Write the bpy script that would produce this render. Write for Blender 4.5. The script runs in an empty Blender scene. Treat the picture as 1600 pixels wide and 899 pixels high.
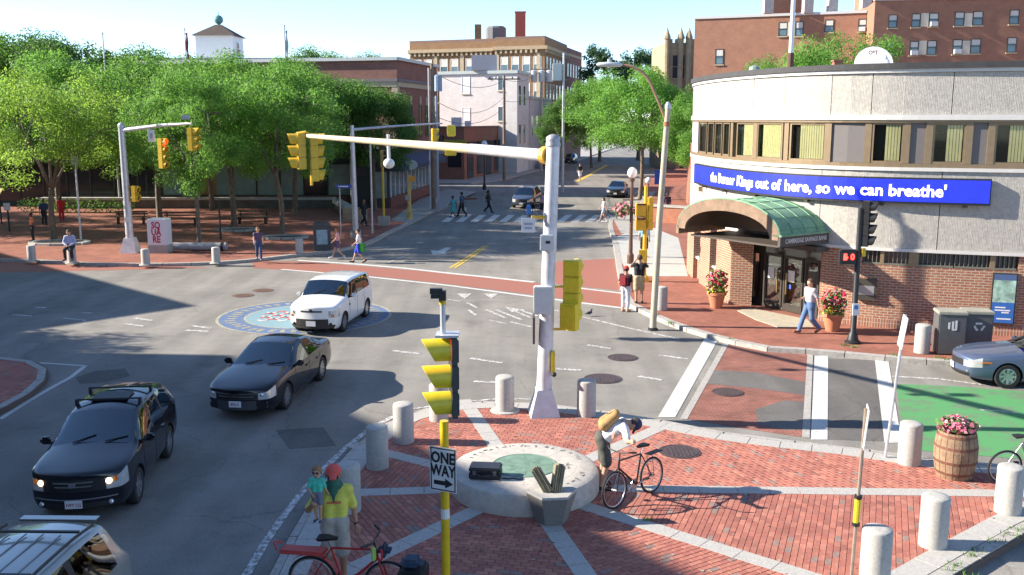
import bpy, bmesh, math, random
import numpy as np
from mathutils import Vector, Matrix
random.seed(7); np.random.seed(7)
S = bpy.context.scene
COL = S.collection
R = math.radians
# ------------------------------------------------------------------ camera, sky, sun, exposure
CAMH, PITCH, FPX = 6.8, R(9.9), 1500.0
cam = bpy.data.cameras.new('camera'); camo = bpy.data.objects.new('camera', cam); COL.objects.link(camo)
camo.location = (0, 0, CAMH); camo.rotation_euler = (R(90) - PITCH, 0, 0)
cam.sensor_width = 36; cam.lens = FPX / 1600 * 36; cam.clip_end = 3000; cam.clip_start = .1
S.camera = camo
SUN_EL, SUN_DIR = 27.0, Vector((.998, -.07, 0)).normalized()      # SUN_DIR: where the light travels on the ground
W = bpy.data.worlds.new('World'); S.world = W; W.use_nodes = True
nt = W.node_tree; bg = nt.nodes['Background']
sky = nt.nodes.new('ShaderNodeTexSky'); sky.sky_type = 'NISHITA'; sky.sun_disc = False
sky.sun_elevation = R(SUN_EL); sky.sun_rotation = math.atan2(-SUN_DIR.x, -SUN_DIR.y)
sky.air_density = .8; sky.dust_density = .1; sky.ozone_density = 2.2; sky.altitude = 1400
nt.links.new(sky.outputs[0], bg.inputs[0]); bg.inputs[1].default_value = .118
sl = bpy.data.lights.new('sun', 'SUN'); so = bpy.data.objects.new('sun', sl); COL.objects.link(so)
sl.energy = 5.0; sl.angle = R(.53); sl.color = (1, .91, .78)
ld = Vector((SUN_DIR.x * math.cos(R(SUN_EL)), SUN_DIR.y * math.cos(R(SUN_EL)), -math.sin(R(SUN_EL))))
so.rotation_euler = ld.to_track_quat('-Z', 'Y').to_euler(); so.location = (-40, 20, 40)
S.view_settings.view_transform = 'Standard'; S.view_settings.look = 'None'
S.view_settings.gamma = 1; S.view_settings.exposure = 1.4; S.view_settings.use_curve_mapping = False
S.render.engine = 'CYCLES'; S.cycles.max_bounces = 6; S.cycles.diffuse_bounces = 3; S.cycles.transparent_max_bounces = 12
# ------------------------------------------------------------------ helpers
_c, _s = math.cos(PITCH), math.sin(PITCH)
def ray(px, py):
    b = (449.5 - py) / FPX
    return Vector(((px - 800) / FPX, _c + b * _s, -_s + b * _c))
def P(px, py, z=0.0):                       # place on a level at height z
    d = ray(px, py); t = (z - CAMH) / d.z
    return Vector((d.x * t, d.y * t, z))
def PY(px, py, Y):                          # place on the vertical plane y = Y
    d = ray(px, py); t = Y / d.y
    return Vector((d.x * t, Y, CAMH + d.z * t))
def proj(v):
    dz = v[2] - CAMH; d = v[1] * _c - dz * _s; u = v[1] * _s + dz * _c
    return 800 + FPX * v[0] / d, 449.5 - FPX * u / d
_mats = {}
def lin(c):
    return tuple(c) if len(c) == 4 else (c[0], c[1], c[2], 1)
def M(name, col, rough=.65, metal=0, var=.15, scale=6, bump=0, spec=.5, emis=None, es=0, coat=0, bscale=None):
    if name in _mats: return _mats[name]
    m = bpy.data.materials.new(name); m.use_nodes = True; t = m.node_tree; b = t.nodes['Principled BSDF']
    b.inputs['Roughness'].default_value = rough; b.inputs['Metallic'].default_value = metal
    b.inputs['Specular IOR Level'].default_value = spec
    if coat: b.inputs['Coat Weight'].default_value = coat; b.inputs['Coat Roughness'].default_value = .03
    if emis: b.inputs['Emission Color'].default_value = lin(emis); b.inputs['Emission Strength'].default_value = es
    if var > 0:
        tc = t.nodes.new('ShaderNodeTexCoord'); n = t.nodes.new('ShaderNodeTexNoise')
        n.inputs['Scale'].default_value = scale; n.inputs['Detail'].default_value = 6; n.inputs['Roughness'].default_value = .65
        t.links.new(tc.outputs['Object'], n.inputs['Vector'])
        r = t.nodes.new('ShaderNodeMapRange'); r.inputs['From Min'].default_value = .3; r.inputs['From Max'].default_value = .7
        r.inputs['To Min'].default_value = 1 - var; r.inputs['To Max'].default_value = 1 + var
        t.links.new(n.outputs['Fac'], r.inputs['Value'])
        mx = t.nodes.new('ShaderNodeMix'); mx.data_type = 'RGBA'; mx.blend_type = 'MULTIPLY'; mx.inputs['Factor'].default_value = 1
        mx.inputs[6].default_value = lin(col); t.links.new(r.outputs[0], mx.inputs[7]); t.links.new(mx.outputs[2], b.inputs['Base Color'])
        if bump:
            bn = t.nodes.new('ShaderNodeTexNoise'); bn.inputs['Scale'].default_value = bscale or scale * 6; bn.inputs['Detail'].default_value = 3
            t.links.new(tc.outputs['Object'], bn.inputs['Vector'])
            bp = t.nodes.new('ShaderNodeBump'); bp.inputs['Strength'].default_value = bump; bp.inputs['Distance'].default_value = .02
            t.links.new(bn.outputs['Fac'], bp.inputs['Height']); t.links.new(bp.outputs[0], b.inputs['Normal'])
    else: b.inputs['Base Color'].default_value = lin(col)
    _mats[name] = m; return m
def brickmat(name, c1, c2, mortar, bw=.21, bh=.07, ms=.012, bump=.4, var=.2, offs=.5):
    if name in _mats: return _mats[name]
    m = bpy.data.materials.new(name); m.use_nodes = True; t = m.node_tree; b = t.nodes['Principled BSDF']
    b.inputs['Roughness'].default_value = .85; b.inputs['Specular IOR Level'].default_value = .25
    uv = t.nodes.new('ShaderNodeUVMap'); uv.uv_map = 'UVMap'
    k = t.nodes.new('ShaderNodeTexBrick'); k.inputs['Color1'].default_value = lin(c1); k.inputs['Color2'].default_value = lin(c2)
    k.inputs['Mortar'].default_value = lin(mortar); k.inputs['Scale'].default_value = 1; k.inputs['Mortar Size'].default_value = ms
    k.inputs['Brick Width'].default_value = bw; k.inputs['Row Height'].default_value = bh; k.inputs['Mortar Smooth'].default_value = .2
    k.inputs['Bias'].default_value = -.2; k.offset = offs
    t.links.new(uv.outputs[0], k.inputs['Vector'])
    n = t.nodes.new('ShaderNodeTexNoise'); n.inputs['Scale'].default_value = .9; n.inputs['Detail'].default_value = 8; n.inputs['Roughness'].default_value = .7
    t.links.new(uv.outputs[0], n.inputs['Vector'])
    r = t.nodes.new('ShaderNodeMapRange'); r.inputs['From Min'].default_value = .3; r.inputs['From Max'].default_value = .7
    r.inputs['To Min'].default_value = 1 - var; r.inputs['To Max'].default_value = 1 + var; t.links.new(n.outputs['Fac'], r.inputs['Value'])
    mx = t.nodes.new('ShaderNodeMix'); mx.data_type = 'RGBA'; mx.blend_type = 'MULTIPLY'; mx.inputs['Factor'].default_value = 1
    t.links.new(k.outputs['Color'], mx.inputs[6]); t.links.new(r.outputs[0], mx.inputs[7]); t.links.new(mx.outputs[2], b.inputs['Base Color'])
    bp = t.nodes.new('ShaderNodeBump'); bp.inputs['Strength'].default_value = bump; bp.inputs['Distance'].default_value = .01; bp.invert = True
    t.links.new(k.outputs['Fac'], bp.inputs['Height']); t.links.new(bp.outputs[0], b.inputs['Normal'])
    _mats[name] = m; return m

class MB:
    """collects shapes; build() links them as ONE mesh object"""
    def __init__(s): s.v = []; s.f = []; s.m = []; s.mi = 0
    def add(s, vs, fs):
        o = len(s.v); s.v.extend([tuple(a) for a in vs]); s.f.extend([tuple(i + o for i in f) for f in fs]); s.m.extend([s.mi] * len(fs)); return s
    def box(s, c, d, rz=0, rx=0, ry=0):
        x, y, z = d[0] / 2, d[1] / 2, d[2] / 2
        vs = [Vector(p) for p in [(-x,-y,-z),(x,-y,-z),(x,y,-z),(-x,y,-z),(-x,-y,z),(x,-y,z),(x,y,z),(-x,y,z)]]
        if rz or rx or ry:
            from mathutils import Euler
            m = Euler((rx, ry, rz)).to_matrix(); vs = [m @ a for a in vs]
        c = Vector(c); return s.add([a + c for a in vs], [(3,2,1,0),(4,5,6,7),(0,1,5,4),(1,2,6,5),(2,3,7,6),(3,0,4,7)])
    def prism(s, poly, z0, z1):
        n = len(poly); vs = [(p[0], p[1], z0) for p in poly] + [(p[0], p[1], z1) for p in poly]
        a = sum(poly[i][0] * poly[(i+1) % n][1] - poly[(i+1) % n][0] * poly[i][1] for i in range(n))
        fs = [tuple(range(n - 1, -1, -1)), tuple(range(n, 2 * n))] + [(i, (i+1) % n, n + (i+1) % n, n + i) for i in range(n)]
        if a < 0: fs = [tuple(reversed(f)) for f in fs]
        return s.add(vs, fs)
    def sheet(s, poly, z):
        n = len(poly); a = sum(poly[i][0] * poly[(i+1) % n][1] - poly[(i+1) % n][0] * poly[i][1] for i in range(n))
        f = tuple(range(n)) if a > 0 else tuple(range(n - 1, -1, -1))
        return s.add([(p[0], p[1], z) for p in poly], [f])
    def tube(s, pts, r, n=8, cap=True, up=None):
        pts = [Vector(p) for p in pts]; k = len(pts); rs = r if isinstance(r, (list, tuple)) else [r] * k
        vs = []; fs = []; prev = None
        for i, p in enumerate(pts):
            t = (pts[min(i+1, k-1)] - pts[max(i-1, 0)]).normalized()
            if prev is None:
                a = Vector((0,0,1)) if abs(t.z) < .9 else Vector((1,0,0))
                u = t.cross(a).normalized()
            else: u = (prev - t * prev.dot(t)).normalized()
            prev = u; w = t.cross(u)
            for j in range(n):
                an = 2 * math.pi * j / n; vs.append(p + (u * math.cos(an) + w * math.sin(an)) * rs[i])
        for i in range(k - 1):
            for j in range(n): fs.append((i*n+j, i*n+(j+1) % n, (i+1)*n+(j+1) % n, (i+1)*n+j))
        if cap: fs += [tuple(range(n-1, -1, -1)), tuple(range((k-1)*n, k*n))]
        return s.add(vs, fs)
    def lathe(s, prof, n=24, c=(0,0,0), sx=1, sy=1):
        vs = []; fs = []; k = len(prof)
        for (r, z) in prof:
            for j in range(n):
                a = 2 * math.pi * j / n; vs.append((c[0] + r * sx * math.cos(a), c[1] + r * sy * math.sin(a), c[2] + z))
        for i in range(k - 1):
            for j in range(n): fs.append((i*n+j, i*n+(j+1) % n, (i+1)*n+(j+1) % n, (i+1)*n+j))
        if prof[0][0] > 1e-4: fs.append(tuple(range(n-1, -1, -1)))
        if prof[-1][0] > 1e-4: fs.append(tuple(range((k-1)*n, k*n)))
        return s.add(vs, fs)
    def ball(s, c, r, n=10, sz=1):
        pr = [(max(1e-5, r * math.sin(math.pi * i / n)), -r * sz * math.cos(math.pi * i / n)) for i in range(n + 1)]
        return s.lathe(pr, n * 2, c)
    def grid(s, rows):
        nr = len(rows); nc = len(rows[0]); vs = [p for r in rows for p in r]
        return s.add(vs, [(i*nc+j, i*nc+j+1, (i+1)*nc+j+1, (i+1)*nc+j) for i in range(nr-1) for j in range(nc-1)])
    def mesh(s, name, mats, smooth=None, uv=False):
        me = bpy.data.meshes.new(name); me.from_pydata(s.v, [], s.f)
        for m in (mats if isinstance(mats, (list, tuple)) else [mats]): me.materials.append(m)
        if len(me.materials) > 1: me.polygons.foreach_set('material_index', s.m)
        if uv: boxuv(me)
        if smooth is not None:
            me.polygons.foreach_set('use_smooth', [True] * len(me.polygons))
            if smooth < 179: me.set_sharp_from_angle(angle=R(smooth))
        me.update(); return me
    def build(s, name, mats, parent=None, loc=None, smooth=None, uv=False, rz=0):
        return link(name, s.mesh(name, mats, smooth, uv), parent, loc, rz)
def boxuv(me):
    l = me.uv_layers.new(name='UVMap'); vv = me.vertices
    for p in me.polygons:
        n = p.normal
        if abs(n.z) > .75:
            for li in p.loop_indices: c = vv[me.loops[li].vertex_index].co; l.data[li].uv = (c.x, c.y)
        else:
            t = Vector((-n.y, n.x)).normalized()
            for li in p.loop_indices: c = vv[me.loops[li].vertex_index].co; l.data[li].uv = (c.x * t.x + c.y * t.y, c.z)
def link(name, me, parent=None, loc=None, rz=0):
    o = bpy.data.objects.new(name, me); COL.objects.link(o)
    if parent is not None: o.parent = parent
    if loc is not None: o.location = loc
    if rz: o.rotation_euler = (0, 0, rz)
    return o
def tag(o, label=None, cat=None, group=None, kind=None):
    if label: o['label'] = label
    if cat: o['category'] = cat
    if group: o['group'] = group
    if kind: o['kind'] = kind
    return o
def thing(name, label, cat, loc=(0,0,0), rz=0, group=None):
    o = bpy.data.objects.new(name, None); COL.objects.link(o); o.location = loc; o.rotation_euler = (0, 0, rz); o.empty_display_size = .2
    return tag(o, label, cat, group)
def copy_tree(o, parent=None):
    c = o.copy(); COL.objects.link(c)
    if parent is not None: c.parent = parent
    for ch in list(o.children): copy_tree(ch, c)
    return c
def textmesh(body, size=1.0, bold=0.0, ext=.004, shear=0, align='CENTER', space=1.0):
    cu = bpy.data.curves.new('lettering', 'FONT'); cu.body = body; cu.size = size; cu.extrude = ext; cu.offset = bold; cu.shear = shear
    cu.align_x = align; cu.align_y = 'CENTER'; cu.resolution_u = 2; cu.space_character = space
    o = bpy.data.objects.new('lettering', cu); COL.objects.link(o)
    dg = bpy.context.evaluated_depsgraph_get(); me = bpy.data.meshes.new_from_object(o.evaluated_get(dg))
    bpy.data.objects.remove(o); bpy.data.curves.remove(cu); return me
def lettering(body, size, m, parent, mat4, bold=0.0, name='lettering', sx=1.0, ext=.004, space=1.0):
    me = textmesh(body, size, bold, ext, space=space); me.transform(Matrix.Diagonal((sx, 1, 1, 1))); me.transform(mat4); me.materials.clear(); me.materials.append(m)
    return link(name, me, parent)
def frame(origin, right, up):               # matrix: local x -> right, local y -> up, local z -> right x up
    r = Vector(right).normalized(); u = Vector(up).normalized(); n = r.cross(u)
    return Matrix(((r.x,u.x,n.x,origin[0]),(r.y,u.y,n.y,origin[1]),(r.z,u.z,n.z,origin[2]),(0,0,0,1)))
def inpoly(x, y, poly):
    c = False; n = len(poly); j = n - 1
    for i in range(n):
        a, b = poly[i], poly[j]
        if (a[1] > y) != (b[1] > y) and x < (b[0] - a[0]) * (y - a[1]) / (b[1] - a[1]) + a[0]: c = not c
        j = i
    return c
def resample(pts, step):
    pts = [Vector((p[0], p[1])) for p in pts]; out = [pts[0]]; acc = 0
    L = [0]
    for i in range(1, len(pts)): L.append(L[-1] + (pts[i] - pts[i-1]).length)
    n = max(1, round(L[-1] / step)); out = []
    for k in range(n + 1):
        d = L[-1] * k / n; i = 1
        while i < len(L) - 1 and L[i] < d: i += 1
        f = (d - L[i-1]) / max(1e-9, L[i] - L[i-1]); out.append(pts[i-1].lerp(pts[i], f))
    return out
def smoothline(pts, n=8):                   # Catmull-Rom
    pts = [Vector(p) for p in pts]; q = [pts[0] * 2 - pts[1]] + pts + [pts[-1] * 2 - pts[-2]]; out = []
    for i in range(1, len(q) - 2):
        for k in range(n):
            t = k / n; a, b, c, d = q[i-1:i+3]
            out.append(.5 * (2*b + (c-a)*t + (2*a-5*b+4*c-d)*t*t + (3*b-a-3*c+d)*t**3))
    out.append(pts[-1]); return out
def offs(pts, d):                           # parallel polyline (left of travel is +)
    out = []
    for i, p in enumerate(pts):
        t = (pts[min(i+1, len(pts)-1)] - pts[max(i-1, 0)]).normalized(); out.append(Vector((p.x - t.y * d, p.y + t.x * d)))
    return out
def stones(name, line, d0, d1, z0, z1, mat, parent, step, gap=.012, jit=.002, batter=0):
    l = resample(line, step); a = offs(l, d0); b = offs(l, d1); os = []
    for i in range(len(l) - 1):
        A0, A1 = a[i].lerp(a[i+1], gap), a[i].lerp(a[i+1], 1 - gap); B0, B1 = b[i].lerp(b[i+1], gap), b[i].lerp(b[i+1], 1 - gap)
        zz = z1 + random.uniform(-jit, jit)
        os.append(MB().prism([A0, A1, B1, B0], z0, zz).build(name, mat, parent))
    return os
# ================================================================== THE GROUND
def asphalt(name, base, patch):
    m = bpy.data.materials.new(name); m.use_nodes = True; t = m.node_tree; b = t.nodes['Principled BSDF']
    b.inputs['Roughness'].default_value = .9; b.inputs['Specular IOR Level'].default_value = .25
    tc = t.nodes.new('ShaderNodeTexCoord')
    def noise(sc, det, ro=.6):
        n = t.nodes.new('ShaderNodeTexNoise'); n.inputs['Scale'].default_value = sc; n.inputs['Detail'].default_value = det; n.inputs['Roughness'].default_value = ro
        t.links.new(tc.outputs['Object'], n.inputs['Vector']); return n
    def mr(src, a, bb, lo, hi):
        r = t.nodes.new('ShaderNodeMapRange'); r.inputs['From Min'].default_value = a; r.inputs['From Max'].default_value = bb
        r.inputs['To Min'].default_value = lo; r.inputs['To Max'].default_value = hi; t.links.new(src, r.inputs['Value']); return r.outputs[0]
    n1 = noise(.22, 5); n2 = noise(28, 4, .8); n3 = noise(.9, 7, .7)
    def mul(a, bv):
        mm = t.nodes.new('ShaderNodeMath'); mm.operation = 'MULTIPLY'; t.links.new(a, mm.inputs[0]); t.links.new(bv, mm.inputs[1]); return mm.outputs[0]
    f = mul(mr(n1.outputs['Fac'], .35, .65, .86, 1.12), mul(mr(n2.outputs['Fac'], .3, .7, .72, 1.28), mr(n3.outputs['Fac'], .35, .65, .9, 1.1)))
    mp = t.nodes.new('ShaderNodeMapping'); mp.inputs['Rotation'].default_value = (0, 0, .12); mp.inputs['Scale'].default_value = (1.1, .07, 1); t.links.new(tc.outputs['Object'], mp.inputs['Vector'])   # wheel tracks
    n5 = t.nodes.new('ShaderNodeTexNoise'); n5.inputs['Scale'].default_value = 1.0; n5.inputs['Detail'].default_value = 5; t.links.new(mp.outputs[0], n5.inputs['Vector'])
    n6 = noise(.55, 3); f = mul(f, mul(mr(n5.outputs['Fac'], .35, .65, .86, 1.1), mr(n6.outputs['Fac'], .30, .40, .82, 1.0)))
    # tar-sealed cracks
    vo = t.nodes.new('ShaderNodeTexVoronoi'); vo.feature = 'DISTANCE_TO_EDGE'; vo.inputs['Scale'].default_value = .23
    dn = noise(.8, 4); mv = t.nodes.new('ShaderNodeVectorMath'); mv.operation = 'MULTIPLY_ADD'
    t.links.new(dn.outputs['Color'], mv.inputs[0]); mv.inputs[1].default_value = (1.2, 1.2, 0); t.links.new(tc.outputs['Object'], mv.inputs[2]); t.links.new(mv.outputs[0], vo.inputs['Vector'])
    f = mul(f, mr(vo.outputs['Distance'], 0.0, .005, .76, 1.0))
    mx = t.nodes.new('ShaderNodeMix'); mx.data_type = 'RGBA'; mx.blend_type = 'MULTIPLY'; mx.inputs['Factor'].default_value = 1
    mx.inputs[6].default_value = lin(base); t.links.new(f, mx.inputs[7]); t.links.new(mx.outputs[2], b.inputs['Base Color'])
    bp = t.nodes.new('ShaderNodeBump'); bp.inputs['Strength'].default_value = .35; bp.inputs['Distance'].default_value = .01
    n4 = noise(90, 2); t.links.new(n4.outputs['Fac'], bp.inputs['Height']); t.links.new(bp.outputs[0], b.inputs['Normal'])
    return m
def wornpaint(name, col, under, wear=.42, scale=5):
    if name in _mats: return _mats[name]
    m = bpy.data.materials.new(name); m.use_nodes = True; t = m.node_tree; b = t.nodes['Principled BSDF']
    b.inputs['Roughness'].default_value = .7; b.inputs['Specular IOR Level'].default_value = .3
    tc = t.nodes.new('ShaderNodeTexCoord'); n = t.nodes.new('ShaderNodeTexNoise'); n.inputs['Scale'].default_value = scale; n.inputs['Detail'].default_value = 9; n.inputs['Roughness'].default_value = .75
    t.links.new(tc.outputs['Object'], n.inputs['Vector'])
    r = t.nodes.new('ShaderNodeMapRange'); r.inputs['From Min'].default_value = wear - .04; r.inputs['From Max'].default_value = wear + .05
    t.links.new(n.outputs['Fac'], r.inputs['Value'])
    mx = t.nodes.new('ShaderNodeMix'); mx.data_type = 'RGBA'; mx.inputs[6].default_value = lin(under); mx.inputs[7].default_value = lin(col)
    t.links.new(r.outputs[0], mx.inputs['Factor']); t.links.new(mx.outputs[2], b.inputs['Base Color']); _mats[name] = m; return m
ASPH = (.228, .215, .193)
m_road = asphalt('asphalt', ASPH, 0); m_patch = asphalt('asphalt_patch', (.135, .128, .12), 0)
m_white = wornpaint('road_paint_white', (.54, .54, .51), ASPH, .38)
m_wworn = wornpaint('road_paint_white_worn', (.62, .62, .6), ASPH, .5, 9)
m_yellow = wornpaint('road_paint_yellow', (.62, .42, .06), ASPH, .42)
m_green = wornpaint('road_paint_green', (.09, .285, .105), (.13, .21, .12), .46, 1.7)
m_redlane = wornpaint('worn_brick_red', (.31, .125, .09), (.22, .15, .13), .40, 2.5)
m_granite = M('granite', (.40, .385, .355), .8, var=.22, scale=30, bump=.25, bscale=120)
m_granite_kerb = M('granite_kerb', (.36, .34, .31), .85, var=.25, scale=9, bump=.4, bscale=60)
m_conc = M('concrete_pavement', (.34, .325, .295), .85, var=.15, scale=3, bump=.2)
m_mortar = M('joint_sand', (.12, .085, .07), .95, var=.3, scale=20)
m_iron = M('cast_iron', (.085, .06, .06), .6, .3, var=.3, scale=12)
pave_brick = brickmat('paving_brick', (.35, .13, .085), (.26, .095, .068), (.17, .1, .08), .2, .1, .01, .3, .25)
pave_brick2 = brickmat('paving_brick_street', (.31, .12, .085), (.23, .09, .07), (.13, .09, .08), .2, .1, .012, .3, .35)
BM = [M('brick_a', (.375, .14, .10), .85, var=.3, scale=1.4, bump=.3), M('brick_b', (.335, .118, .088), .85, var=.3, scale=1.1, bump=.3), M('brick_c', (.40, .162, .115), .85, var=.3, scale=1.7, bump=.3),
      M('brick_d', (.31, .115, .085), .85, var=.3, scale=1.3, bump=.3), M('brick_grey', (.25, .17, .145), .85, var=.2, scale=5, bump=.3)]
def struct(name, mb, m, uv=False): return tag(mb.build(name, m, uv=uv), kind='structure')
ground = struct('ground', MB().sheet([(-900,-300),(900,-300),(900,1500),(-900,1500)], -.06), M('earth', (.13, .12, .09), .95, var=.3, scale=.05))
road = struct('road', MB().prism([(-90,-12),(90,-12),(90,330),(-90,330)], -.05, 0), m_road)
def mark(name, px, m, z=.005, raw=False):
    return MB().sheet([(q[0], q[1]) if raw else P(q[0], q[1], z)[:2] for q in px], z).build(name, m, road)
# worn red brick crosswalks
tag(mark('brick_crosswalk', [(-400,405),(0,408),(160,414),(280,416),(330,419),(0,426),(-400,431)], m_redlane, .004), 'dull red crosswalk band along the kerb')
for q in ([(395,408),(480,409),(640,422),(760,434),(860,445),(985,458),(990,484),(860,464),(700,444),(560,429),(395,419)],
          [(868,409),(960,404),(984,440),(986,456),(868,444)]): mark('brick_crosswalk', q, m_redlane, .004)
def linestrip(name, pts, w, m, z=.008, px=True):
    l = [Vector(P(a, b, z)[:2]) if px else Vector((a, b)) for a, b in pts]; l = resample(l, 1.2); a = offs(l, w / 2); b = offs(l, -w / 2)
    return MB().grid([[(p.x, p.y, z) for p in b], [(p.x, p.y, z) for p in a]]).build(name, m, road)
linestrip('crosswalk_line', [(465,407),(560,413),(640,420),(700,427),(760,433),(835,441)], .3, m_white)
linestrip('crosswalk_line', [(440,421),(560,431),(700,446),(850,466),(985,483)], .22, m_white)
linestrip('crosswalk_line', [(868,446),(985,460)], .2, m_white)
linestrip('crosswalk_line', [(840,478),(900,493),(980,512),(1060,530)], .12, m_wworn)
for q in ([(1101,529),(1123,529),(1055,652),(1028,652)], [(1273,556),(1294,556),(1293,687),(1267,687)], [(1367,562),(1388,562),(1409,692),(1382,692)]):
    mark('crosswalk_bar', q, m_white, .009)
linestrip('granite_edging', [(1136,535),(1068,655)], .16, m_granite_kerb, .012)
linestrip('granite_edging', [(1266,554),(1259,684)], .16, m_granite_kerb, .012)
# green cycle lane
mark('cycle_lane', [(1400,600),(1480,603),(1600,612),(1760,625),(1800,720),(1600,718),(1414,702)], m_green, .005)
linestrip('lane_line', [(1394,588),(1500,594),(1560,606),(1640,612),(1780,620)], .12, m_wworn)
linestrip('lane_line', [(1530,640),(1590,645)], .1, m_wworn)
# dashes and edge lines
for a, b in (((613,548),(657,553)),((735,560),(785,567)),((868,576),(908,579)),((997,588),(1035,594)),((918,539),(955,545)),((1030,555),(1075,561)),((740,596),(790,598)),((20,492),(50,494)),((55,480),(72,481)),((128,489),(145,489)),((195,506),(225,510)),((290,516),(325,518)),((300,509),(330,513)),((100,497),(135,501)),((210,497),(238,501)),((604,663),(616,660))):
    linestrip('lane_dash', [a, b], .16, m_wworn)
linestrip('edge_line', [(0,655),(60,617),(110,590),(133,572)], .13, m_white)
linestrip('edge_line', [(62,567),(100,570),(135,572)], .11, m_white)
linestrip('edge_line', [(384,900),(420,838),(470,770),(525,713),(570,675),(615,650)], .14, m_wworn)
linestrip('edge_line', [(640,640),(760,622),(860,625)], .1, m_wworn)
for q in ([(714,459),(737,459),(726,467)], [(756,459),(778,459),(768,467)], [(790,480),(820,484),(800,488)]): mark('yield_triangle', q, m_wworn, .009)
for a, b in (((730,473),(745,481)),((760,484),(790,497)),((775,484),(815,500)),((790,480),(830,497)),((765,500),(790,506)),((812,484),(840,494)),((732,484),(744,493)),((798,503),(835,512)),((700,468),(720,471))):
    linestrip('cycle_symbol_stroke', [a, b], .12, m_wworn)
# arrow, double yellow lines, far zebra
mark('lane_arrow', [(676,398),(673,391),(684,392),(697,387),(706,387),(694,395),(700,397)], m_white, .008)
for dx in (0, 7): linestrip('double_yellow_line', [(703+dx,419),(732+dx*.9,401),(757+dx*.8,384)], .13, m_yellow)
linestrip('double_yellow_line', [(7.3,108),(10.4,125),(14.5,148)], .5, m_yellow, .01, px=False)
for i in range(12):
    x = 690 + i * 22.5
    mark('zebra_stripe', [(x+14,336),(x+25,336),(x+11,347),(x-1,347)], m_white, .008)
linestrip('stop_line', [(826,358),(905,358)], .35, m_wworn); linestrip('lane_dash', [(605,411),(640,397)], .1, m_wworn); linestrip('lane_dash', [(640,392),(600,389)], .3, m_wworn)
linestrip('lane_dash', [(583,388),(610,386)], .3, m_wworn)
# repair patches
mark('asphalt_patch', [(430,672),(505,668),(526,697),(452,702)], m_patch, .003)
mark('asphalt_patch', [(118,590),(150,580),(195,576),(204,588),(160,598),(125,600)], m_patch, .003)
mark('asphalt_patch', [(1294,560),(1367,563),(1384,690),(1294,687)], m_patch, .003)
# the brick carpet of the right-hand crosswalk
xb = [P(*q)[:2] for q in [(1138,538),(1264,553),(1257,684),(1160,670),(1074,655)]]
tag(MB().sheet(xb, .006).build('brick_crosswalk', pave_brick2, road, uv=True), 'brick crosswalk with grey repair patches')
mark('asphalt_patch', [(1110,578),(1180,582),(1262,598),(1262,618),(1180,607),(1102,599)], m_patch, .010)
mark('asphalt_patch', [(1180,640),(1225,626),(1260,628),(1258,672),(1230,672),(1185,664)], m_patch, .010)
# ---- the painted seal
sc_ = P(477, 494, 0); seal = MB().lathe([(3.02, .002), (3.02, .006), (0.001, .006)], 64, (sc_.x, sc_.y, 0)).build('street_seal', wornpaint('seal_blue', (.10, .16, .29), (.19, .20, .22), .45, 5), road)
tag(seal, 'painted blue round seal on the asphalt')
m_gold = wornpaint('seal_gold', (.42, .38, .24), (.2, .22, .25), .46, 8)
def ring(name, r0, r1, z, m): return MB().add(*[(lambda n: ([(sc_.x + r * math.cos(2*math.pi*j/n), sc_.y + r * math.sin(2*math.pi*j/n), z) for r in (r0, r1) for j in range(n)], [(j, n + j, n + (j+1) % n, (j+1) % n) for j in range(n)]))(64)][0]).build(name, m, seal)
ring('rim', 2.93, 3.03, .0085, m_gold); ring('rim', 2.02, 2.09, .0095, m_gold)
ring('inner_field', .002, 2.02, .009, wornpaint('seal_sky', (.19, .32, .36), (.24, .27, .28), .44, 5))
mk = MB()
for j in range(44):                          # faded strokes of the circling inscription
    a = 2 * math.pi * j / 44 + .05
    for t_, w_, h_ in ((0, .05, .36), (random.choice((-.07, .07)), .04, random.choice((.2, .34)))):
        rr = 2.52 + random.uniform(-.06, .06); ct = Vector((sc_.x + rr * math.cos(a), sc_.y + rr * math.sin(a))); e = Vector((math.cos(a), math.sin(a))); q = Vector((-e.y, e.x)); ct = ct + q * t_
        mk.sheet([ct + e*h_/2 - q*w_, ct + e*h_/2 + q*w_, ct - e*h_/2 + q*w_, ct - e*h_/2 - q*w_], .0105)
mk.build('inscription', m_gold, seal)
m_sred = wornpaint('seal_red', (.5, .07, .05), (.45, .3, .28), .42, 6); m_swh = wornpaint('seal_white', (.5, .49, .46), (.3, .35, .35), .38, 6)
for i in range(9):                           # red and white chevrons across the middle
    for j in range(-2, 3):
        x = sc_.x - 1.5 + i * .34; y = sc_.y + j * .33; k = .17 * (1 if (i + j) % 2 else -1)
        if math.hypot(x + .17 - sc_.x, y - sc_.y) > 1.62: continue
        MB().sheet([(x, y - .13), (x + .17, y - .13 + k), (x + .34, y - .13), (x + .34, y + .05), (x + .17, y + .05 + k), (x, y + .05)], .012).build('chevron', m_sred if (i + j) % 2 else m_swh, seal)
# ---- pavements
KZ = .13
def pavement(name, world_poly, m, uv=True): return tag(MB().prism(world_poly, -.04, KZ).build(name, m, uv=uv), kind='structure')
def W2(px, py, z=KZ): return Vector(P(px, py, z)[:2])
# left block pavement
lk = smoothline([Vector((-75,48)), Vector((-40,47.6))] + [W2(*q) for q in [(0,405),(160,412),(330,410),(450,399),(560,384),(620,357),(690,325)]] + [Vector((-4.3,79)), Vector((-5.2,82.5)), Vector((-9,85)), Vector((-75,92))], 6)
left_pavement = pavement('left_pavement', [p[:] for p in lk], pave_brick)
stones('kerb_stone', [p for p in lk if p.y < 83], -.07, .2, .0, KZ + .012, m_granite_kerb, left_pavement, 1.3)
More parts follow.
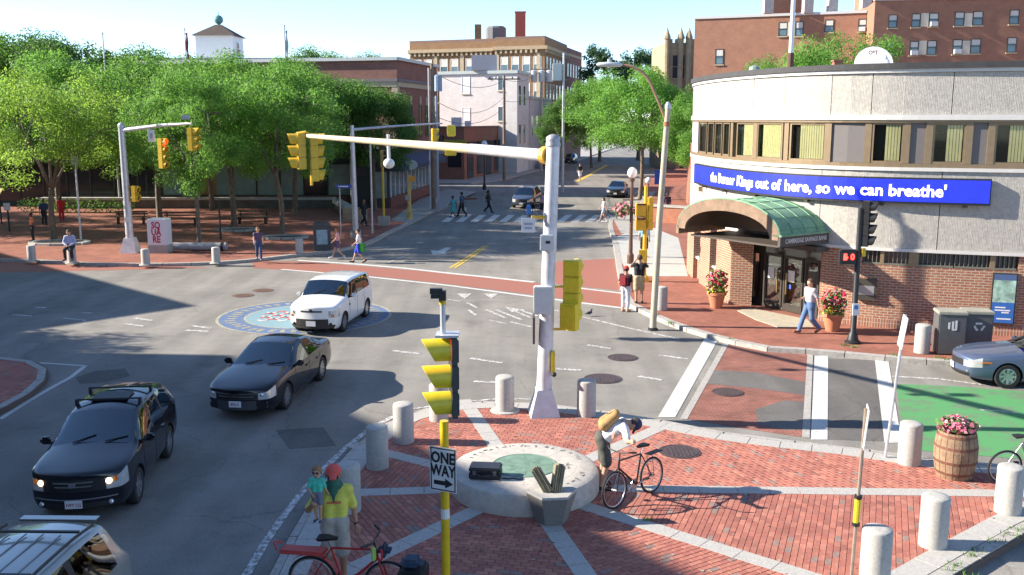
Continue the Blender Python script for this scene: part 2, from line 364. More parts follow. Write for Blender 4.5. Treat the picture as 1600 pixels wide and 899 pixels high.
# concrete walk along the street side of the left block
MB().sheet([W2(*q) for q in [(610,345),(640,348),(690,325),(745,300),(700,295),(655,312)]], KZ + .004).build('concrete_walk', m_conc, left_pavement)
# right block pavement
rk = smoothline([W2(*q) for q in [(1800,590),(1600,574),(1500,566),(1400,559),(1280,548),(1200,543),(1120,526),(1060,508),(1010,487)]] + [Vector((4.35,35.5)), Vector((4.75,42)), Vector((5.6,52)), Vector((6.15,60)), Vector((6.7,65)), Vector((8.0,71)), Vector((12.0,92)), Vector((18,121)), Vector((26,160)), Vector((60,330))], 6)
right_pavement = pavement('right_pavement', [p[:] for p in rk] + [(90,330),(90,25)], pave_brick)
stones('kerb_stone', [p for p in rk if p.y < 100], -.2, .07, .0, KZ + .012, m_granite_kerb, right_pavement, 1.1)
MB().sheet([W2(*q) for q in [(958,372),(1010,352),(1060,372),(1075,432),(985,432),(965,400)]], KZ + .004).build('concrete_ramp', M('pale_concrete', (.42, .41, .38), .85, var=.1, scale=2), right_pavement)
MB().sheet([Vector((6.9,65)), Vector((12.2,91)), Vector((13.6,91)), Vector((8.6,66)), Vector((8.2,57)), Vector((6.5,57))], KZ + .008).build('concrete_walk', m_conc, right_pavement)
MB().prism([W2(*q) for q in [(1152,486),(1172,482),(1262,500),(1272,512),(1215,512),(1180,500)]], KZ - .05, KZ + .02).build('door_apron', M('apron_concrete', (.42, .37, .28), .85, var=.15, scale=4), right_pavement)
# grass tufts between the kerb stones
m_weed = M('weed', (.10, .2, .04), .8, var=.3, scale=30)
def weeds(name, spots, parent, n=26, h=.1):
    mb = MB()
    for c in spots:
        for _ in range(n):
            a = random.uniform(0, 6.28); r = random.uniform(0, .12); x, y = c[0] + r * math.cos(a) * 1.6, c[1] + r * math.sin(a); b = random.uniform(0, 6.28); w = .012; t = random.uniform(-.05, .05)
            mb.add([(x - w * math.cos(b), y - w * math.sin(b), KZ), (x + w * math.cos(b), y + w * math.sin(b), KZ), (x + t, y + random.uniform(-.05, .05), KZ + random.uniform(.4, 1) * h)], [(0, 1, 2)])
    return tag(mb.build(name, m_weed), kind='stuff')
tag(weeds('kerb_weeds', [W2(*q) for q in [(1025,492),(1045,505),(1048,506),(1140,530),(1335,543),(1318,540),(1480,563),(1470,560),(1505,562),(1395,556),(1032,484)]], None), 'green weeds along the bank kerb', 'weeds')
tag(weeds('plaza_weeds', [W2(*q) for q in [(1520,870),(1555,848),(1490,893),(1530,862),(1575,838),(1590,830),(1455,845),(1010,815),(1495,885)]] + [P(1520,905,.1)[:2]], None), 'green weeds in the joints of the near kerb', 'weeds')
# far side street corner
far_pavement = pavement('far_pavement', [(-75,104),(-9,104.5),(-4.4,103.5),(-1.5,108),(3.6,130),(8.5,150),(30,262),(48,330),(-90,330),(-90,104)], m_conc)
# ---- brick fields of laid bricks
def brick_proto():
    out = []
    for k, m in enumerate(BM):
        mb = MB(); x, y, z, b = .097, .047, .012, .004
        mb.add([(-x,-y,0),(x,-y,0),(x,y,0),(-x,y,0),(-x,-y,z-b),(x,-y,z-b),(x,y,z-b),(-x,y,z-b),(-x+b,-y+b,z),(x-b,-y+b,z),(x-b,y-b,z),(-x+b,y-b,z)],
               [(0,1,5,4),(1,2,6,5),(2,3,7,6),(3,0,4,7),(4,5,9,8),(5,6,10,9),(6,7,11,10),(7,4,8,11),(8,9,10,11)])
        out.append(mb.mesh('brick', m))
    return out
BPROTO = brick_proto()
def pick(): return random.choices(range(5), (32, 30, 22, 11, 5))[0]
def brick_field(cells, z, parent, n_ind):
    items = []
    for poly, ang in cells:
        ca, sa = math.cos(ang), math.sin(ang); us = [p[0]*ca + p[1]*sa for p in poly]; vs = [-p[0]*sa + p[1]*ca for p in poly]
        j = 0; v = min(vs)
        while v < max(vs):
            u = min(us) - .2 + (.1 if j % 2 else 0)
            while u < max(us) + .2:
                x, y = u*ca - v*sa, u*sa + v*ca
                if inpoly(x, y, poly):
                    px, py = proj((x, y, z))
                    if -260 < px < 1860 and py < 1080: items.append((x, y, ang, px, py))
                u += .203
            v += .102; j += 1
    vis = [(i, it) for i, it in enumerate(items) if 8 < it[3] < 1592 and it[4] < 892]
    vis.sort(key=lambda a: -a[1][4]); own = set(i for i, _ in vis[:n_ind]); mb = MB()
    for i, (x, y, a, px, py) in enumerate(items):
        k = pick(); zz = z + random.uniform(-.002, .002); aa = a + random.uniform(-.02, .02); mx = Matrix.Translation((x, y, zz)) @ Matrix.Rotation(aa, 4, 'Z') @ Matrix.Rotation(random.uniform(-.015, .015), 4, 'X')
        if i in own:
            o = link('brick', BPROTO[k], parent); o.matrix_basis = mx
        else:
            mb.mi = k; me = BPROTO[k]; mb.add([mx @ vv.co for vv in me.vertices], [tuple(p.vertices) for p in me.polygons])
    if mb.f: tag(mb.build('laid_bricks', BM, parent), kind='stuff')
    return len(items)
# ---- near plaza
pl = smoothline([Vector(q) for q in [(-3.5,10.2),(-3.6,12),(-3.62,13.33),(-3.63,14.17),(-3.6,15.95),(-3.43,18.2),(-2.96,20.3),(-2.37,21.38),(-1.52,22.04),(-.4,22.3),(.76,22.1),(2.22,21.45),(3.46,20.76),(4.45,20.05),(5.7,19.48),(6.91,19.05),(7.75,18.6),(8.47,18.25),(9.52,17.98),(10.57,17.85),(11.6,17.75)]], 5)
pe = [Vector(q) for q in [(11.6,17.3),(10.4,16.25),(8.37,14.76),(6.7,13.41),(4.6,11.7),(3.0,10.2)]]
plaza_poly = [p[:] for p in pl] + [p[:] for p in pe]
plaza = tag(MB().prism(plaza_poly, -.04, KZ).build('plaza', m_mortar), kind='structure')
stones('kerb_stone', pl, -.02, -.15, .0, KZ + .018, m_granite_kerb, plaza, 1.5)
stones('granite_slab', pl, -.165, -.58, .05, KZ + .02, m_granite, plaza, .62)
stones('kerb_stone', pe, -.02, -.24, .0, KZ + .02, m_granite_kerb, plaza, 1.4)
stones('granite_slab', pe, -.26, -.66, .05, KZ + .02, m_granite, plaza, .8)
DC = Vector((.23, 16.78)); SP = [49, 104, 146.6, 185, 231, 284, 319.9, 358]; DR = 1.36
cells = []
for i, a in enumerate(SP):
    b = SP[(i+1) % 8] + (360 if i == 7 else 0); mid = R((a + b) / 2)
    wedge = lambda x, y: True
    far = 16; n = 10
    poly = [tuple(DC)] + [(DC.x + far * math.cos(R(a + (b - a) * k / n)), DC.y + far * math.sin(R(a + (b - a) * k / n))) for k in range(n + 1)]
    cells.append((poly, mid + math.pi / 2))
_in = inpoly
inner = [p[:] for p in offs(pl, -.45)] + [p[:] for p in offs(pe, -.5)]
def clipcells():
    global inpoly
    def both(x, y, poly): return _in(x, y, poly) and _in(x, y, inner) and (x - DC.x)**2 + (y - DC.y)**2 > 1.2**2
    return both
inpoly = clipcells(); nb = brick_field(cells, KZ, plaza, 300); inpoly = _in
for a in SP:
    e = Vector((math.cos(R(a)), math.sin(R(a)))); q = Vector((-e.y, e.x)) * .165; r = 1.3
    while r < 13:
        r2 = r + random.uniform(.5, .72); c0 = DC + e * (r + .006); c1 = DC + e * (r2 - .006)
        if not _in(c1.x, c1.y, inner) and not _in(c0.x, c0.y, inner): break
        px, py = proj((c0.x, c0.y, KZ))
        if -100 < px < 1750 and py < 1050: MB().prism([c0 - q, c1 - q, c1 + q, c0 + q], KZ - .03, KZ + .0165 + random.uniform(-.001, .001)).build('granite_slab', m_granite, plaza)
        r = r2
gm = MB(); rg = random.Random(5)
for _ in range(170):                          # trodden gum and drips on the bricks
    x, y = rg.uniform(-3, 9), rg.uniform(12, 21)
    if not _in(x, y, inner) or (x - DC.x)**2 + (y - DC.y)**2 < 2.2: continue
    r = rg.uniform(.012, .035); n = 7; gm.mi = rg.randrange(2); gm.sheet([(x + r * rg.uniform(.7, 1.2) * math.cos(2*math.pi*k/n), y + r * rg.uniform(.7, 1.2) * math.sin(2*math.pi*k/n)) for k in range(n)], KZ + .0195)
tag(gm.build('gum_spots', [M('gum_dark', (.10,.075,.065), .9, var=.1), M('gum_pale', (.36,.30,.27), .9, var=.1)], plaza), kind='stuff')
# ---- small brick island at the left edge
isl = smoothline([Vector(q) for q in [(-15.5,27.6)]] + [W2(*q) for q in [(0,559),(45,563),(75,578),(60,605),(0,640)]] + [Vector((-12.6,20.6)), Vector((-14,18.6))], 6)
island = tag(MB().prism([p[:] for p in isl] + [(-20,18.6),(-20,27.6)], -.04, KZ).build('brick_island', m_mortar), kind='structure')
stones('kerb_stone', isl, -.02, -.22, 0, KZ + .018, m_granite_kerb, island, 1.2)
brick_field([([p[:] for p in offs(isl, -.2)] + [(-20,18.6),(-20,27.6)], R(12))], KZ, island, 0)
# ---- manhole covers
def manhole(px, py, r, z, label, m=m_iron):
    c = P(px, py, z); mb = MB().lathe([(r*1.16, 0), (r*1.16, .008), (r*1.04, .008), (r*1.03, .004), (r, .004), (r, .01), (.001, .01)], 28)
    for i in range(-3, 4):
        h = math.sqrt(max(.01, 1 - (i/4)**2)) * r * .8
        mb.box((i * r * .22, 0, .012), (r * .08, 2 * h, .008))
    tag(mb.build('manhole_cover', m, None, (c.x, c.y, z)), label, 'manhole', 'manhole covers')
manhole(380, 462, .36, .004, 'rust brown manhole cover left of the painted seal, nearer of two', M('rusty_iron', (.15, .085, .06), .8, .1, var=.35, scale=10))
manhole(411, 454, .36, .004, 'rust brown manhole cover left of the painted seal, farther of two', _mats['rusty_iron'])
manhole(973, 559, .38, .004, 'purplish manhole cover in the asphalt before the long white bar')
manhole(942, 592, .44, .004, 'larger purplish manhole cover in the asphalt behind the granite bollard')
manhole(1062, 706, .37, KZ + .012, 'round iron cover set in the plaza bricks behind the bicycle')
manhole(1137, 613, .34, .012, 'iron cover at the left edge of the brick crosswalk')
# ================================================================== TREES
def leafmat(name, col, tr, mixf=.48):
    m = bpy.data.materials.new(name); m.use_nodes = True; t = m.node_tree; b = t.nodes['Principled BSDF']; out = t.nodes['Material Output']
    b.inputs['Roughness'].default_value = .55; b.inputs['Specular IOR Level'].default_value = .3
    g = t.nodes.new('ShaderNodeNewGeometry'); oi = t.nodes.new('ShaderNodeObjectInfo'); tc = t.nodes.new('ShaderNodeTexCoord')
    n = t.nodes.new('ShaderNodeTexNoise'); n.inputs['Scale'].default_value = .7; n.inputs['Detail'].default_value = 3; t.links.new(tc.outputs['Object'], n.inputs['Vector'])
    def mth(op, a, bb):
        k = t.nodes.new('ShaderNodeMath'); k.operation = op
        for i, q in enumerate((a, bb)):
            if isinstance(q, (int, float)): k.inputs[i].default_value = q
            else: t.links.new(q, k.inputs[i])
        return k.outputs[0]
    v = mth('ADD', mth('ADD', mth('MULTIPLY', g.outputs['Random Per Island'], .55), mth('MULTIPLY', n.outputs['Fac'], .75)), mth('MULTIPLY', oi.outputs['Random'], .25))
    v = mth('ADD', v, .26)
    def tint(c):
        mx = t.nodes.new('ShaderNodeMix'); mx.data_type = 'RGBA'; mx.blend_type = 'MULTIPLY'; mx.inputs['Factor'].default_value = 1; mx.inputs[6].default_value = lin(c); t.links.new(v, mx.inputs[7]); return mx.outputs[2]
    t.links.new(tint(col), b.inputs['Base Color'])
    tl = t.nodes.new('ShaderNodeBsdfTranslucent'); t.links.new(tint(tr), tl.inputs['Color'])
    ms = t.nodes.new('ShaderNodeMixShader'); ms.inputs[0].default_value = mixf
    t.links.new(b.outputs[0], ms.inputs[1]); t.links.new(tl.outputs[0], ms.inputs[2]); t.links.new(ms.outputs[0], out.inputs['Surface'])
    return m
LEAF = {'yellow': leafmat('leaf_yellow_green', (.17, .285, .042), (.30, .47, .065)), 'green': leafmat('leaf_green', (.115, .245, .042), (.21, .42, .07)),
        'dark': leafmat('leaf_dark_green', (.075, .155, .035), (.13, .27, .045)), 'blue': leafmat('leaf_blue_green', (.055, .12, .05), (.08, .17, .06))}
m_bark = M('bark', (.16, .125, .095), .95, var=.35, scale=5, bump=.8, bscale=25)
def leaf_cloud(clumps, per, lsz, rng, asp=.45):
    vs = []; n = 0
    for (c, r, fl) in clumps:
        k = max(6, int(per * r * r))
        d = rng.normal(size=(k, 3)); d /= np.linalg.norm(d, axis=1)[:, None]; rad = r * rng.random(k)[:, None] ** .45
        p = np.array(c) + d * rad * np.array([1, 1, fl])
        nrm = d * np.array([1, 1, 1.2]) + rng.normal(size=(k, 3)) * .7 + np.array([0, 0, .6]); nrm /= np.linalg.norm(nrm, axis=1)[:, None]
        a = np.cross(nrm, rng.normal(size=(k, 3))); a /= np.linalg.norm(a, axis=1)[:, None]; b = np.cross(nrm, a)
        L = (lsz * rng.uniform(.6, 1.4, k))[:, None]
        vs.append(np.stack([p - a * L * .5, p + b * L * asp * .5, p + a * L * .5, p - b * L * asp * .5], 1).reshape(-1, 3)); n += k
    v = np.concatenate(vs); return v, n
def leaf_mesh(name, v, n, m):
    me = bpy.data.meshes.new(name); me.vertices.add(4 * n); me.vertices.foreach_set('co', v.astype(np.float32).ravel())
    me.loops.add(4 * n); me.loops.foreach_set('vertex_index', np.arange(4 * n, dtype=np.int32)); me.polygons.add(n)
    me.polygons.foreach_set('loop_start', np.arange(0, 4 * n, 4, dtype=np.int32)); me.polygons.foreach_set('loop_total', np.full(n, 4, dtype=np.int32))
    me.materials.append(m); me.update(calc_edges=True); return me
def tree_proto(seed, H, cw, cb, leaf, nclump=70, per=150, lsz=.27, lean=0, trunk_r=.17, fork=.38, top=1.0, fl=.6):
    rng = np.random.default_rng(seed); rd = random.Random(seed); tr = MB()
    fz = H * fork; tp = [Vector((0, 0, 0)), Vector((rd.uniform(-.1, .1), rd.uniform(-.1, .1), fz * .5)), Vector((lean + rd.uniform(-.15, .15), rd.uniform(-.15, .15), fz))]
    tr.tube([tp[0] - Vector((0, 0, .1))] + smoothline(tp, 4), [trunk_r * 1.5, trunk_r * 1.35] + [trunk_r * (1.1 - .3 * i / 8) for i in range(8)], 9)
    hz = (H - cb) / 2; cz = cb + hz; clumps = []; lim = []
    nl = 6
    for i in range(nl):
        a = 2 * math.pi * i / nl + rd.uniform(-.4, .4); el = rd.uniform(.5, 1.25); ln = cw * .5 * rd.uniform(.65, .95)
        e = tp[2] + Vector((math.cos(a) * math.cos(el) * ln, math.sin(a) * math.cos(el) * ln, abs(math.sin(el)) * ln * 1.15 + .3)); e.z = min(e.z, H * .74); mid = tp[2].lerp(e, .5) + Vector((rd.uniform(-.3, .3), rd.uniform(-.3, .3), .25))
        tr.tube(smoothline([tp[2] - Vector((0, 0, .2)), mid, e], 3), [trunk_r * .62 * (1 - .8 * k / 6) for k in range(7)], 6); lim.append((mid, e))
    for k in range(nclump):
        while True:
            d = Vector(rng.normal(size=3)); d.normalize(); rr = rd.uniform(.35, 1) ** .5
            if d.z > -.75: break
        wob = 1 + .22 * math.sin(3 * math.atan2(d.y, d.x) + seed) + .12 * math.sin(7 * math.atan2(d.y, d.x) + 2 * seed)
        c = Vector((lean + d.x * cw / 2 * rr * wob * .86, d.y * cw / 2 * rr * wob * .86, cz + d.z * hz * rr * .88 * top))
        clumps.append((c, rd.uniform(.55, 1.05) * cw / 8.5, fl)); s = min((p for l in lim for p in l), key=lambda p: (p - c).length)
        if rd.random() < .5 and c.z < H * .8: tr.tube([s, s.lerp(c, .55) + Vector((0, 0, .1)), c], [.035, .022, .008], 4, cap=False)
    v, n = leaf_cloud(clumps, per, lsz, rng)
    return tr.mesh('trunk', m_bark, smooth=180), leaf_mesh('crown', v, n, LEAF[leaf])
PROTO = {'locust_a': tree_proto(11, 10.2, 11.6, 2.3, 'green', 100, 400, .165), 'locust_b': tree_proto(12, 10.4, 11.2, 2.2, 'green', 96, 400, .165, lean=.4), 'locust_y': tree_proto(13, 10.0, 11.2, 1.9, 'yellow', 84, 330, .15, fork=.3),
         'maple': tree_proto(14, 12, 10.8, 2.8, 'dark', 115, 330, .22, fl=.8, trunk_r=.22), 'maple_g': tree_proto(15, 10.8, 12, 2.6, 'green', 112, 400, .18, fl=.7), 'poplar': tree_proto(16, 15, 8.5, 3.5, 'blue', 95, 150, .36, fl=.85, trunk_r=.25),
         'bushy': tree_proto(17, 7, 6.5, 1.2, 'dark', 60, 170, .3, fl=.8)}
def tree(kind, x, y, s, rz, label, sz=None, group=None, z=.1, dark=None):
    t = thing('tree', label, 'tree', (x, y, z), rz, group); tm, cm = PROTO[kind]
    for nm, me in (('trunk', tm), ('crown', cm)): link(nm, me, t)
    t.scale = (s, s, sz or s); return t
def tpx(px, py): p = P(px, py, KZ); return p.x, p.y
G1 = 'street trees on the left brick pavement'
def T(kind, q, s, rz, label, sz=None, group=G1): x, y = tpx(*q); return tree(kind, x, y, s, rz, label, sz, group)
T('locust_y', (85,376), .92, .4, 'yellow green tree at far left beside the standing man in orange', 1.0)
T('locust_a', (250,346), 1.05, 1.0, 'green tree with a slim trunk behind the silver mast pole', 1.1)
T('locust_b', (312,386), .66, 2.1, 'green tree with a pale forked trunk right of the lettered cabinet', .92)
T('locust_a', (366,357), 1.0, 3.3, 'green tree with two slim dark trunks behind the lettered cabinet tree', 1.08)
T('locust_b', (441,368), .84, 4.4, 'green tree behind the double yellow signal, near the dark litter bin', .98)
tree('maple', -10.2, 71.5, .72, 1.1, 'dark green tree beside the blue awning shop', .8, G1)
tree('locust_a', -34.5, 59, 1.0, 5.2, 'green tree cut by the left edge of the picture', 1.05, G1)
tree('locust_b', -33, 70, 1.1, .9, 'green tree behind the yellow green tree at far left', 1.15, G1)
tree('locust_a', -22.5, 72, 1.08, 2.6, 'green tree in front of the dark storefront near its door', 1.08, G1)
tree('locust_b', -15.8, 70, 1.05, 5.9, 'green tree in front of the pale storefront windows', 1.1, G1)
G2 = 'trees behind the roofs'
tree('maple', -44, 92, 1.3, .3, 'tall dark green tree rising at the far left skyline', 1.27, G2)
tree('maple', -51, 99, 1.25, 2.3, 'dark green tree at the left edge of the skyline', 1.3, G2)
tree('maple', -36.5, 95, 1.05, 4.3, 'dark green tree left of the white cupola', 1.17, G2)
tree('maple', -28, 142, 1.35, 1.3, 'dark rounded tree behind the brown brick roof', 1.45, G2)
tree('maple', -21.5, 145, 1.0, 3.1, 'smaller dark tree behind the brown brick roof, right of the rounded one', 1.4, G2)
# right side of the street
tree('maple_g', 10.9, 82, 1.0, .7, 'broad bright green tree over the far right pavement', 1.05, 'trees on the right of the street')
tree('maple_g', 14.6, 73, .62, 2.7, 'green tree against the left end of the bank', .85, 'trees on the right of the street')
tree('maple', 6.2, 117, .72, 1.9, 'dark green tree left of the broad bright tree', .78, 'trees on the right of the street')
tree('poplar', 14.5, 160, 1.05, .5, 'tall blue green tree on the skyline, left of two', 1.35, G2)
tree('poplar', 21.5, 165, 1.2, 2.5, 'tall blue green tree on the skyline, right of two', 1.33, G2)
tree('maple_g', 11.5, 140, .9, 3.5, 'green tree below the two tall skyline trees', 1.2, G2)
tree('maple_g', 20.8, 62, .82, 1.5, 'bright green tree above the bank roof beside the dish', 1.14, G2)
tree('maple_g', 16.6, 64, .52, 4.1, 'small green tree above the bank roof behind the pole', 1.02, G2)
# trees and houses out of the picture on the left: they throw the shade over the crossing
tree('maple', -29.5, 29.0, .8, .2, 'tree left of the picture shading the crossing', .72, 'shade trees')
tree('maple', -31.5, 25.0, .8, 1.2, 'tree left of the picture shading the plaza', .74, 'shade trees')
tree('locust_a', -23.5, 20.5, .8, 2.2, 'tree left of the picture shading the near cars', .85, 'shade trees')
tree('locust_b', -45, 58, 1.0, 1.9, 'tree left of the picture shading the left pavement', 1.0, 'shade trees')
tree('locust_a', -49, 66, 1.0, .9, 'tree left of the picture shading the far end of the left pavement', 1.0, 'shade trees')
# ================================================================== BUILDINGS
m_glassd = M('dark_window_glass', (.03, .04, .05), .08, var=0, spec=.8)
m_glassb = M('sky_window_glass', (.10, .16, .20), .1, var=0, spec=.8)
m_wframe = M('white_window_frame', (.72, .72, .7), .5, var=.05)
m_dframe = M('bronze_frame', (.05, .042, .035), .5, .2, var=.1)
m_stone = M('limestone', (.42, .35, .235), .85, var=.15, scale=3)
m_roofd = M('dark_roofing', (.05, .05, .052), .8, var=.2, scale=2)
bk_red = brickmat('wall_brick_red', (.30, .105, .062), (.23, .08, .05), (.27, .2, .16), .22, .075, .011, .4, .15)
bk_brown = brickmat('wall_brick_brown', (.25, .095, .07), (.18, .07, .055), (.2, .15, .13), .22, .075, .01, .3, .2)
bk_tan = brickmat('wall_brick_tan', (.27, .14, .065), (.22, .11, .055), (.27, .2, .13), .22, .075, .01, .3, .15)
bk_apart = brickmat('wall_brick_apartment', (.35, .155, .095), (.30, .125, .078), (.33, .23, .17), .22, .075, .008, .3, .15)
bk_white = brickmat('painted_brick_white', (.68, .65, .62), (.60, .57, .55), (.55, .52, .5), .22, .075, .008, .3, .1)
bk_white_shade = brickmat('painted_brick_shaded', (.52, .49, .5), (.48, .45, .46), (.42, .4, .4), .22, .075, .008, .3, .1)  # white painted brick with the wing's lavender shade mixed into its colours
def wallbox(name, poly, z0, z1, m, parent, uv=True): return MB().prism(poly, z0, z1).build(name, m, parent, uv=uv)
class Face:
    """a vertical facade from A to B (left to right as seen from outside); u in metres along it, z up"""
    def __init__(s, A, B):
        s.A = Vector((A[0], A[1])); s.B = Vector((B[0], B[1])); s.t = (s.B - s.A).normalized(); s.n = Vector((s.t.y, -s.t.x)); s.L = (s.B - s.A).length
    def pt(s, u, z, d=0): q = s.A + s.t * u + s.n * d; return Vector((q.x, q.y, z))
    def box(s, mb, u0, u1, z0, z1, d0, d1):
        a, b, c, d = s.pt(u0, 0, d0), s.pt(u1, 0, d0), s.pt(u1, 0, d1), s.pt(u0, 0, d1); mb.prism([a[:2], b[:2], c[:2], d[:2]], z0, z1); return mb
    def upx(s, px, z):                       # u where the picture column px crosses the facade
        lo, hi = -5.0, s.L + 5.0
        for _ in range(40):
            mid = (lo + hi) / 2
            if proj(s.pt(mid, z))[0] < px: lo = mid
            else: hi = mid
        return (lo + hi) / 2
    def zpx(s, u, py):
        lo, hi = -2.0, 60.0
        for _ in range(40):
            mid = (lo + hi) / 2
            if proj(s.pt(u, mid))[1] > py: lo = mid
            else: hi = mid
        return (lo + hi) / 2
def window(F, u0, u1, z0, z1, parent, frame_m=None, glass=None, sill=None, rail=True, blind=None, ac=False, rec=.0):
    frame_m = frame_m or m_wframe; glass = glass or m_glassd; w = .07
    mb = MB(); F.box(mb, u0, u1, z0, z0 + w, .005, .05); F.box(mb, u0, u1, z1 - w, z1, .005, .05); F.box(mb, u0, u0 + w, z0 + w, z1 - w, .005, .05); F.box(mb, u1 - w, u1, z0 + w, z1 - w, .005, .05)
    if rail: F.box(mb, u0 + w, u1 - w, (z0 + z1) / 2 - .03, (z0 + z1) / 2 + .03, .005, .06)
    o = mb.build('window', frame_m, parent)
    F.box(MB(), u0 + w, u1 - w, z0 + w, z1 - w, .003, .015).build('pane', glass, o)
    if blind: F.box(MB(), u0 + w, u1 - w, z1 - w - (z1 - z0) * blind, z1 - w, .016, .022).build('blind', M('window_blind', (.6, .58, .52), .8, var=.05), o)
    if sill: F.box(MB(), u0 - .06, u1 + .06, z0 - .12, z0, .0, .12).build('sill', sill, o)
    if ac:
        c = (u0 + u1) / 2; F.box(MB(), c - .3, c + .3, z0 + .02, z0 + .42, .05, .4).build('air_conditioner', M('ac_white', (.6, .6, .58), .6, var=.1), o)
    return o
# ---------------- low dark storefront under the trees
b = thing('storefront_building', 'long dark single storey storefront behind the left street trees', 'building', (0,0,0))
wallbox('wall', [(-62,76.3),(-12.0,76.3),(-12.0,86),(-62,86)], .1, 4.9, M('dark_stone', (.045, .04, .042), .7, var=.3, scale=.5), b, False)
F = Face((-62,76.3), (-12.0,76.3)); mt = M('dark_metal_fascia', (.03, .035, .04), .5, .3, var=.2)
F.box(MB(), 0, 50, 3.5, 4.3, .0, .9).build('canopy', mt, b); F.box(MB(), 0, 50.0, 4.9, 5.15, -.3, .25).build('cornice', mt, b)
m_shop = M('pale_shop_glass', (.22, .30, .29), .15, var=.15, scale=1.5, spec=.7); m_shopd = M('dark_shop_glass', (.03, .03, .035), .1, var=.2, scale=1, spec=.6)
u = .6; k = 0
while u < 49:
    w = 1.75; pale = u > 31.5 and k % 7 not in (3,)
    F.box(MB(), u, u + w, .95 if pale else .5, 3.35, .005, .03).build('shop_window', m_shop if pale else m_shopd, b)
    F.box(MB(), u + w, u + w + .12, .4, 3.4, .005, .09).build('mullion', m_dframe, b); u += w + .125; k += 1
F.box(MB(), 31.5, 49.4, .12, .9, .005, .1).build('plinth', bk_brown, b, uv=True)
for u0, w, c in ((14.2,.7,(.75,.12,.04)),(16.5,.55,(.6,.06,.1)),(18.2,.9,(.55,.55,.5)),(20.8,.5,(.1,.4,.35)),(12.2,.5,(.1,.45,.45))):
    F.box(MB(), u0, u0 + w, 1.9, 2.6, .035, .05).build('window_poster', M('poster_%d' % int(c[0]*100), c, .7, var=.2, scale=4), b)
F.box(MB(), 37.0, 38.6, .95, 3.1, .035, .06).build('timber_panel', M('timber_panel', (.33, .17, .06), .7, var=.2, scale=3), b)
# slim steel posts in front of the terrace
for i, px in enumerate((163, 178, 291, 540)):
    q = P(px, 322 if px < 500 else 322, .5); tag(MB().lathe([(.13,0),(.13,.06),(.085,.1),(.085,5.2),(.0001,5.22)], 10).build('steel_post', M('pale_steel', (.42, .44, .44), .45, .4, var=.1), None, (q.x, 74.3, .1)), ['pale steel post left of the mast pole', 'thin pale steel post just behind the mast pole', 'pale steel post behind the pale forked tree trunk', 'pale steel post by the terrace end, left of the street signs'][i], 'post', 'steel posts')
# terrace: raised granite ledge with steps
tr_ = thing('terrace_wall', 'low stone terrace ledge in front of the dark storefront', 'wall', (0,0,0))
wallbox('wall', [(-36,73.4),(-13.6,73.4),(-13.6,73.9),(-36,73.9)], .1, .78, M('terrace_stone', (.13, .12, .105), .9, var=.3, scale=1.2), tr_, False)
ledge = [Vector((-36.1,73.65)), Vector((-13.5,73.65))]
stones('coping_stone', ledge, -.38, .38, .78, .95, m_granite, tr_, 1.9)
MB().prism([(-36,73.9),(-13.6,73.9),(-13.6,76.2),(-36,76.2)], .1, .74).build('terrace_floor', m_conc, tr_)
stones('coping_stone', [Vector((-13.3,73.0)), Vector((-11.2,66.5))], -.35, .35, .6, .85, m_granite, tr_, 1.6)
wallbox('wall', [(-13.5,73.1),(-13.0,73.1),(-11.0,66.5),(-11.5,66.5)], .1, .6, _mats['terrace_stone'], tr_, False)
# ---------------- blue awning corner shop
b = thing('corner_shop', 'single storey corner shop with blue awning and white window mullions', 'shop', (0,0,0))
cs = [(-12.0,73.6),(-9.4,73.6),(-7.3,91),(-12.0,91)]; wallbox('wall', cs, .1, 4.6, M('shop_dark', (.06, .055, .06), .8, var=.2, scale=1), b, False)
F = Face((-9.4,73.6), (-7.3,91)); F.box(MB(), .1, F.L - .1, .12, .95, .0, .12).build('plinth', bk_brown, b, uv=True)
n = 12
for i in range(n):
    a = .25 + i * (F.L - .5) / n; F.box(MB(), a + .12, a + (F.L - .5) / n, 1.0, 3.1, .005, .03).build('shop_window', m_glassb, b)
    F.box(MB(), a, a + .11, .96, 3.15, .004, .1).build('mullion', m_wframe, b)
aw = MB(); r0 = [F.pt(-.2, 4.0, .02), F.pt(F.L, 4.0, .02)]; r1 = [F.pt(-.2, 3.25, 1.15), F.pt(F.L, 3.25, 1.15)]; r2 = [F.pt(-.2, 2.95, 1.16), F.pt(F.L, 2.95, 1.16)]
aw.grid([r2, r1, r0]); aw.add([r0[0], r1[0], r2[0], F.pt(-.2, 2.95, .02)], [(0,1,2,3)]); aw.build('awning', M('awning_navy', (.045, .06, .11), .9, var=.15, scale=2), b)
F2 = Face((-12.0,73.6), (-9.4,73.6)); F2.box(MB(), .2, 1.2, .2, 2.6, .005, .06).build('door', M('shop_door', (.02, .03, .03), .4, var=.1), b); F2.box(MB(), 1.4, 2.45, .9, 2.9, .005, .04).build('shop_window', m_shop, b)
sg = MB(); q = F.pt(2.0, 3.7, 1.3); sg.lathe([(.5,-.04),(.5,.04),(.001,.04)], 20); sg.v = [(v[0] + q.x, v[2] + q.y, v[1] * .75 + 3.35) for v in sg.v]; sg.build('hanging_sign', M('shop_sign_white', (.6, .66, .62), .6, var=.1), b)
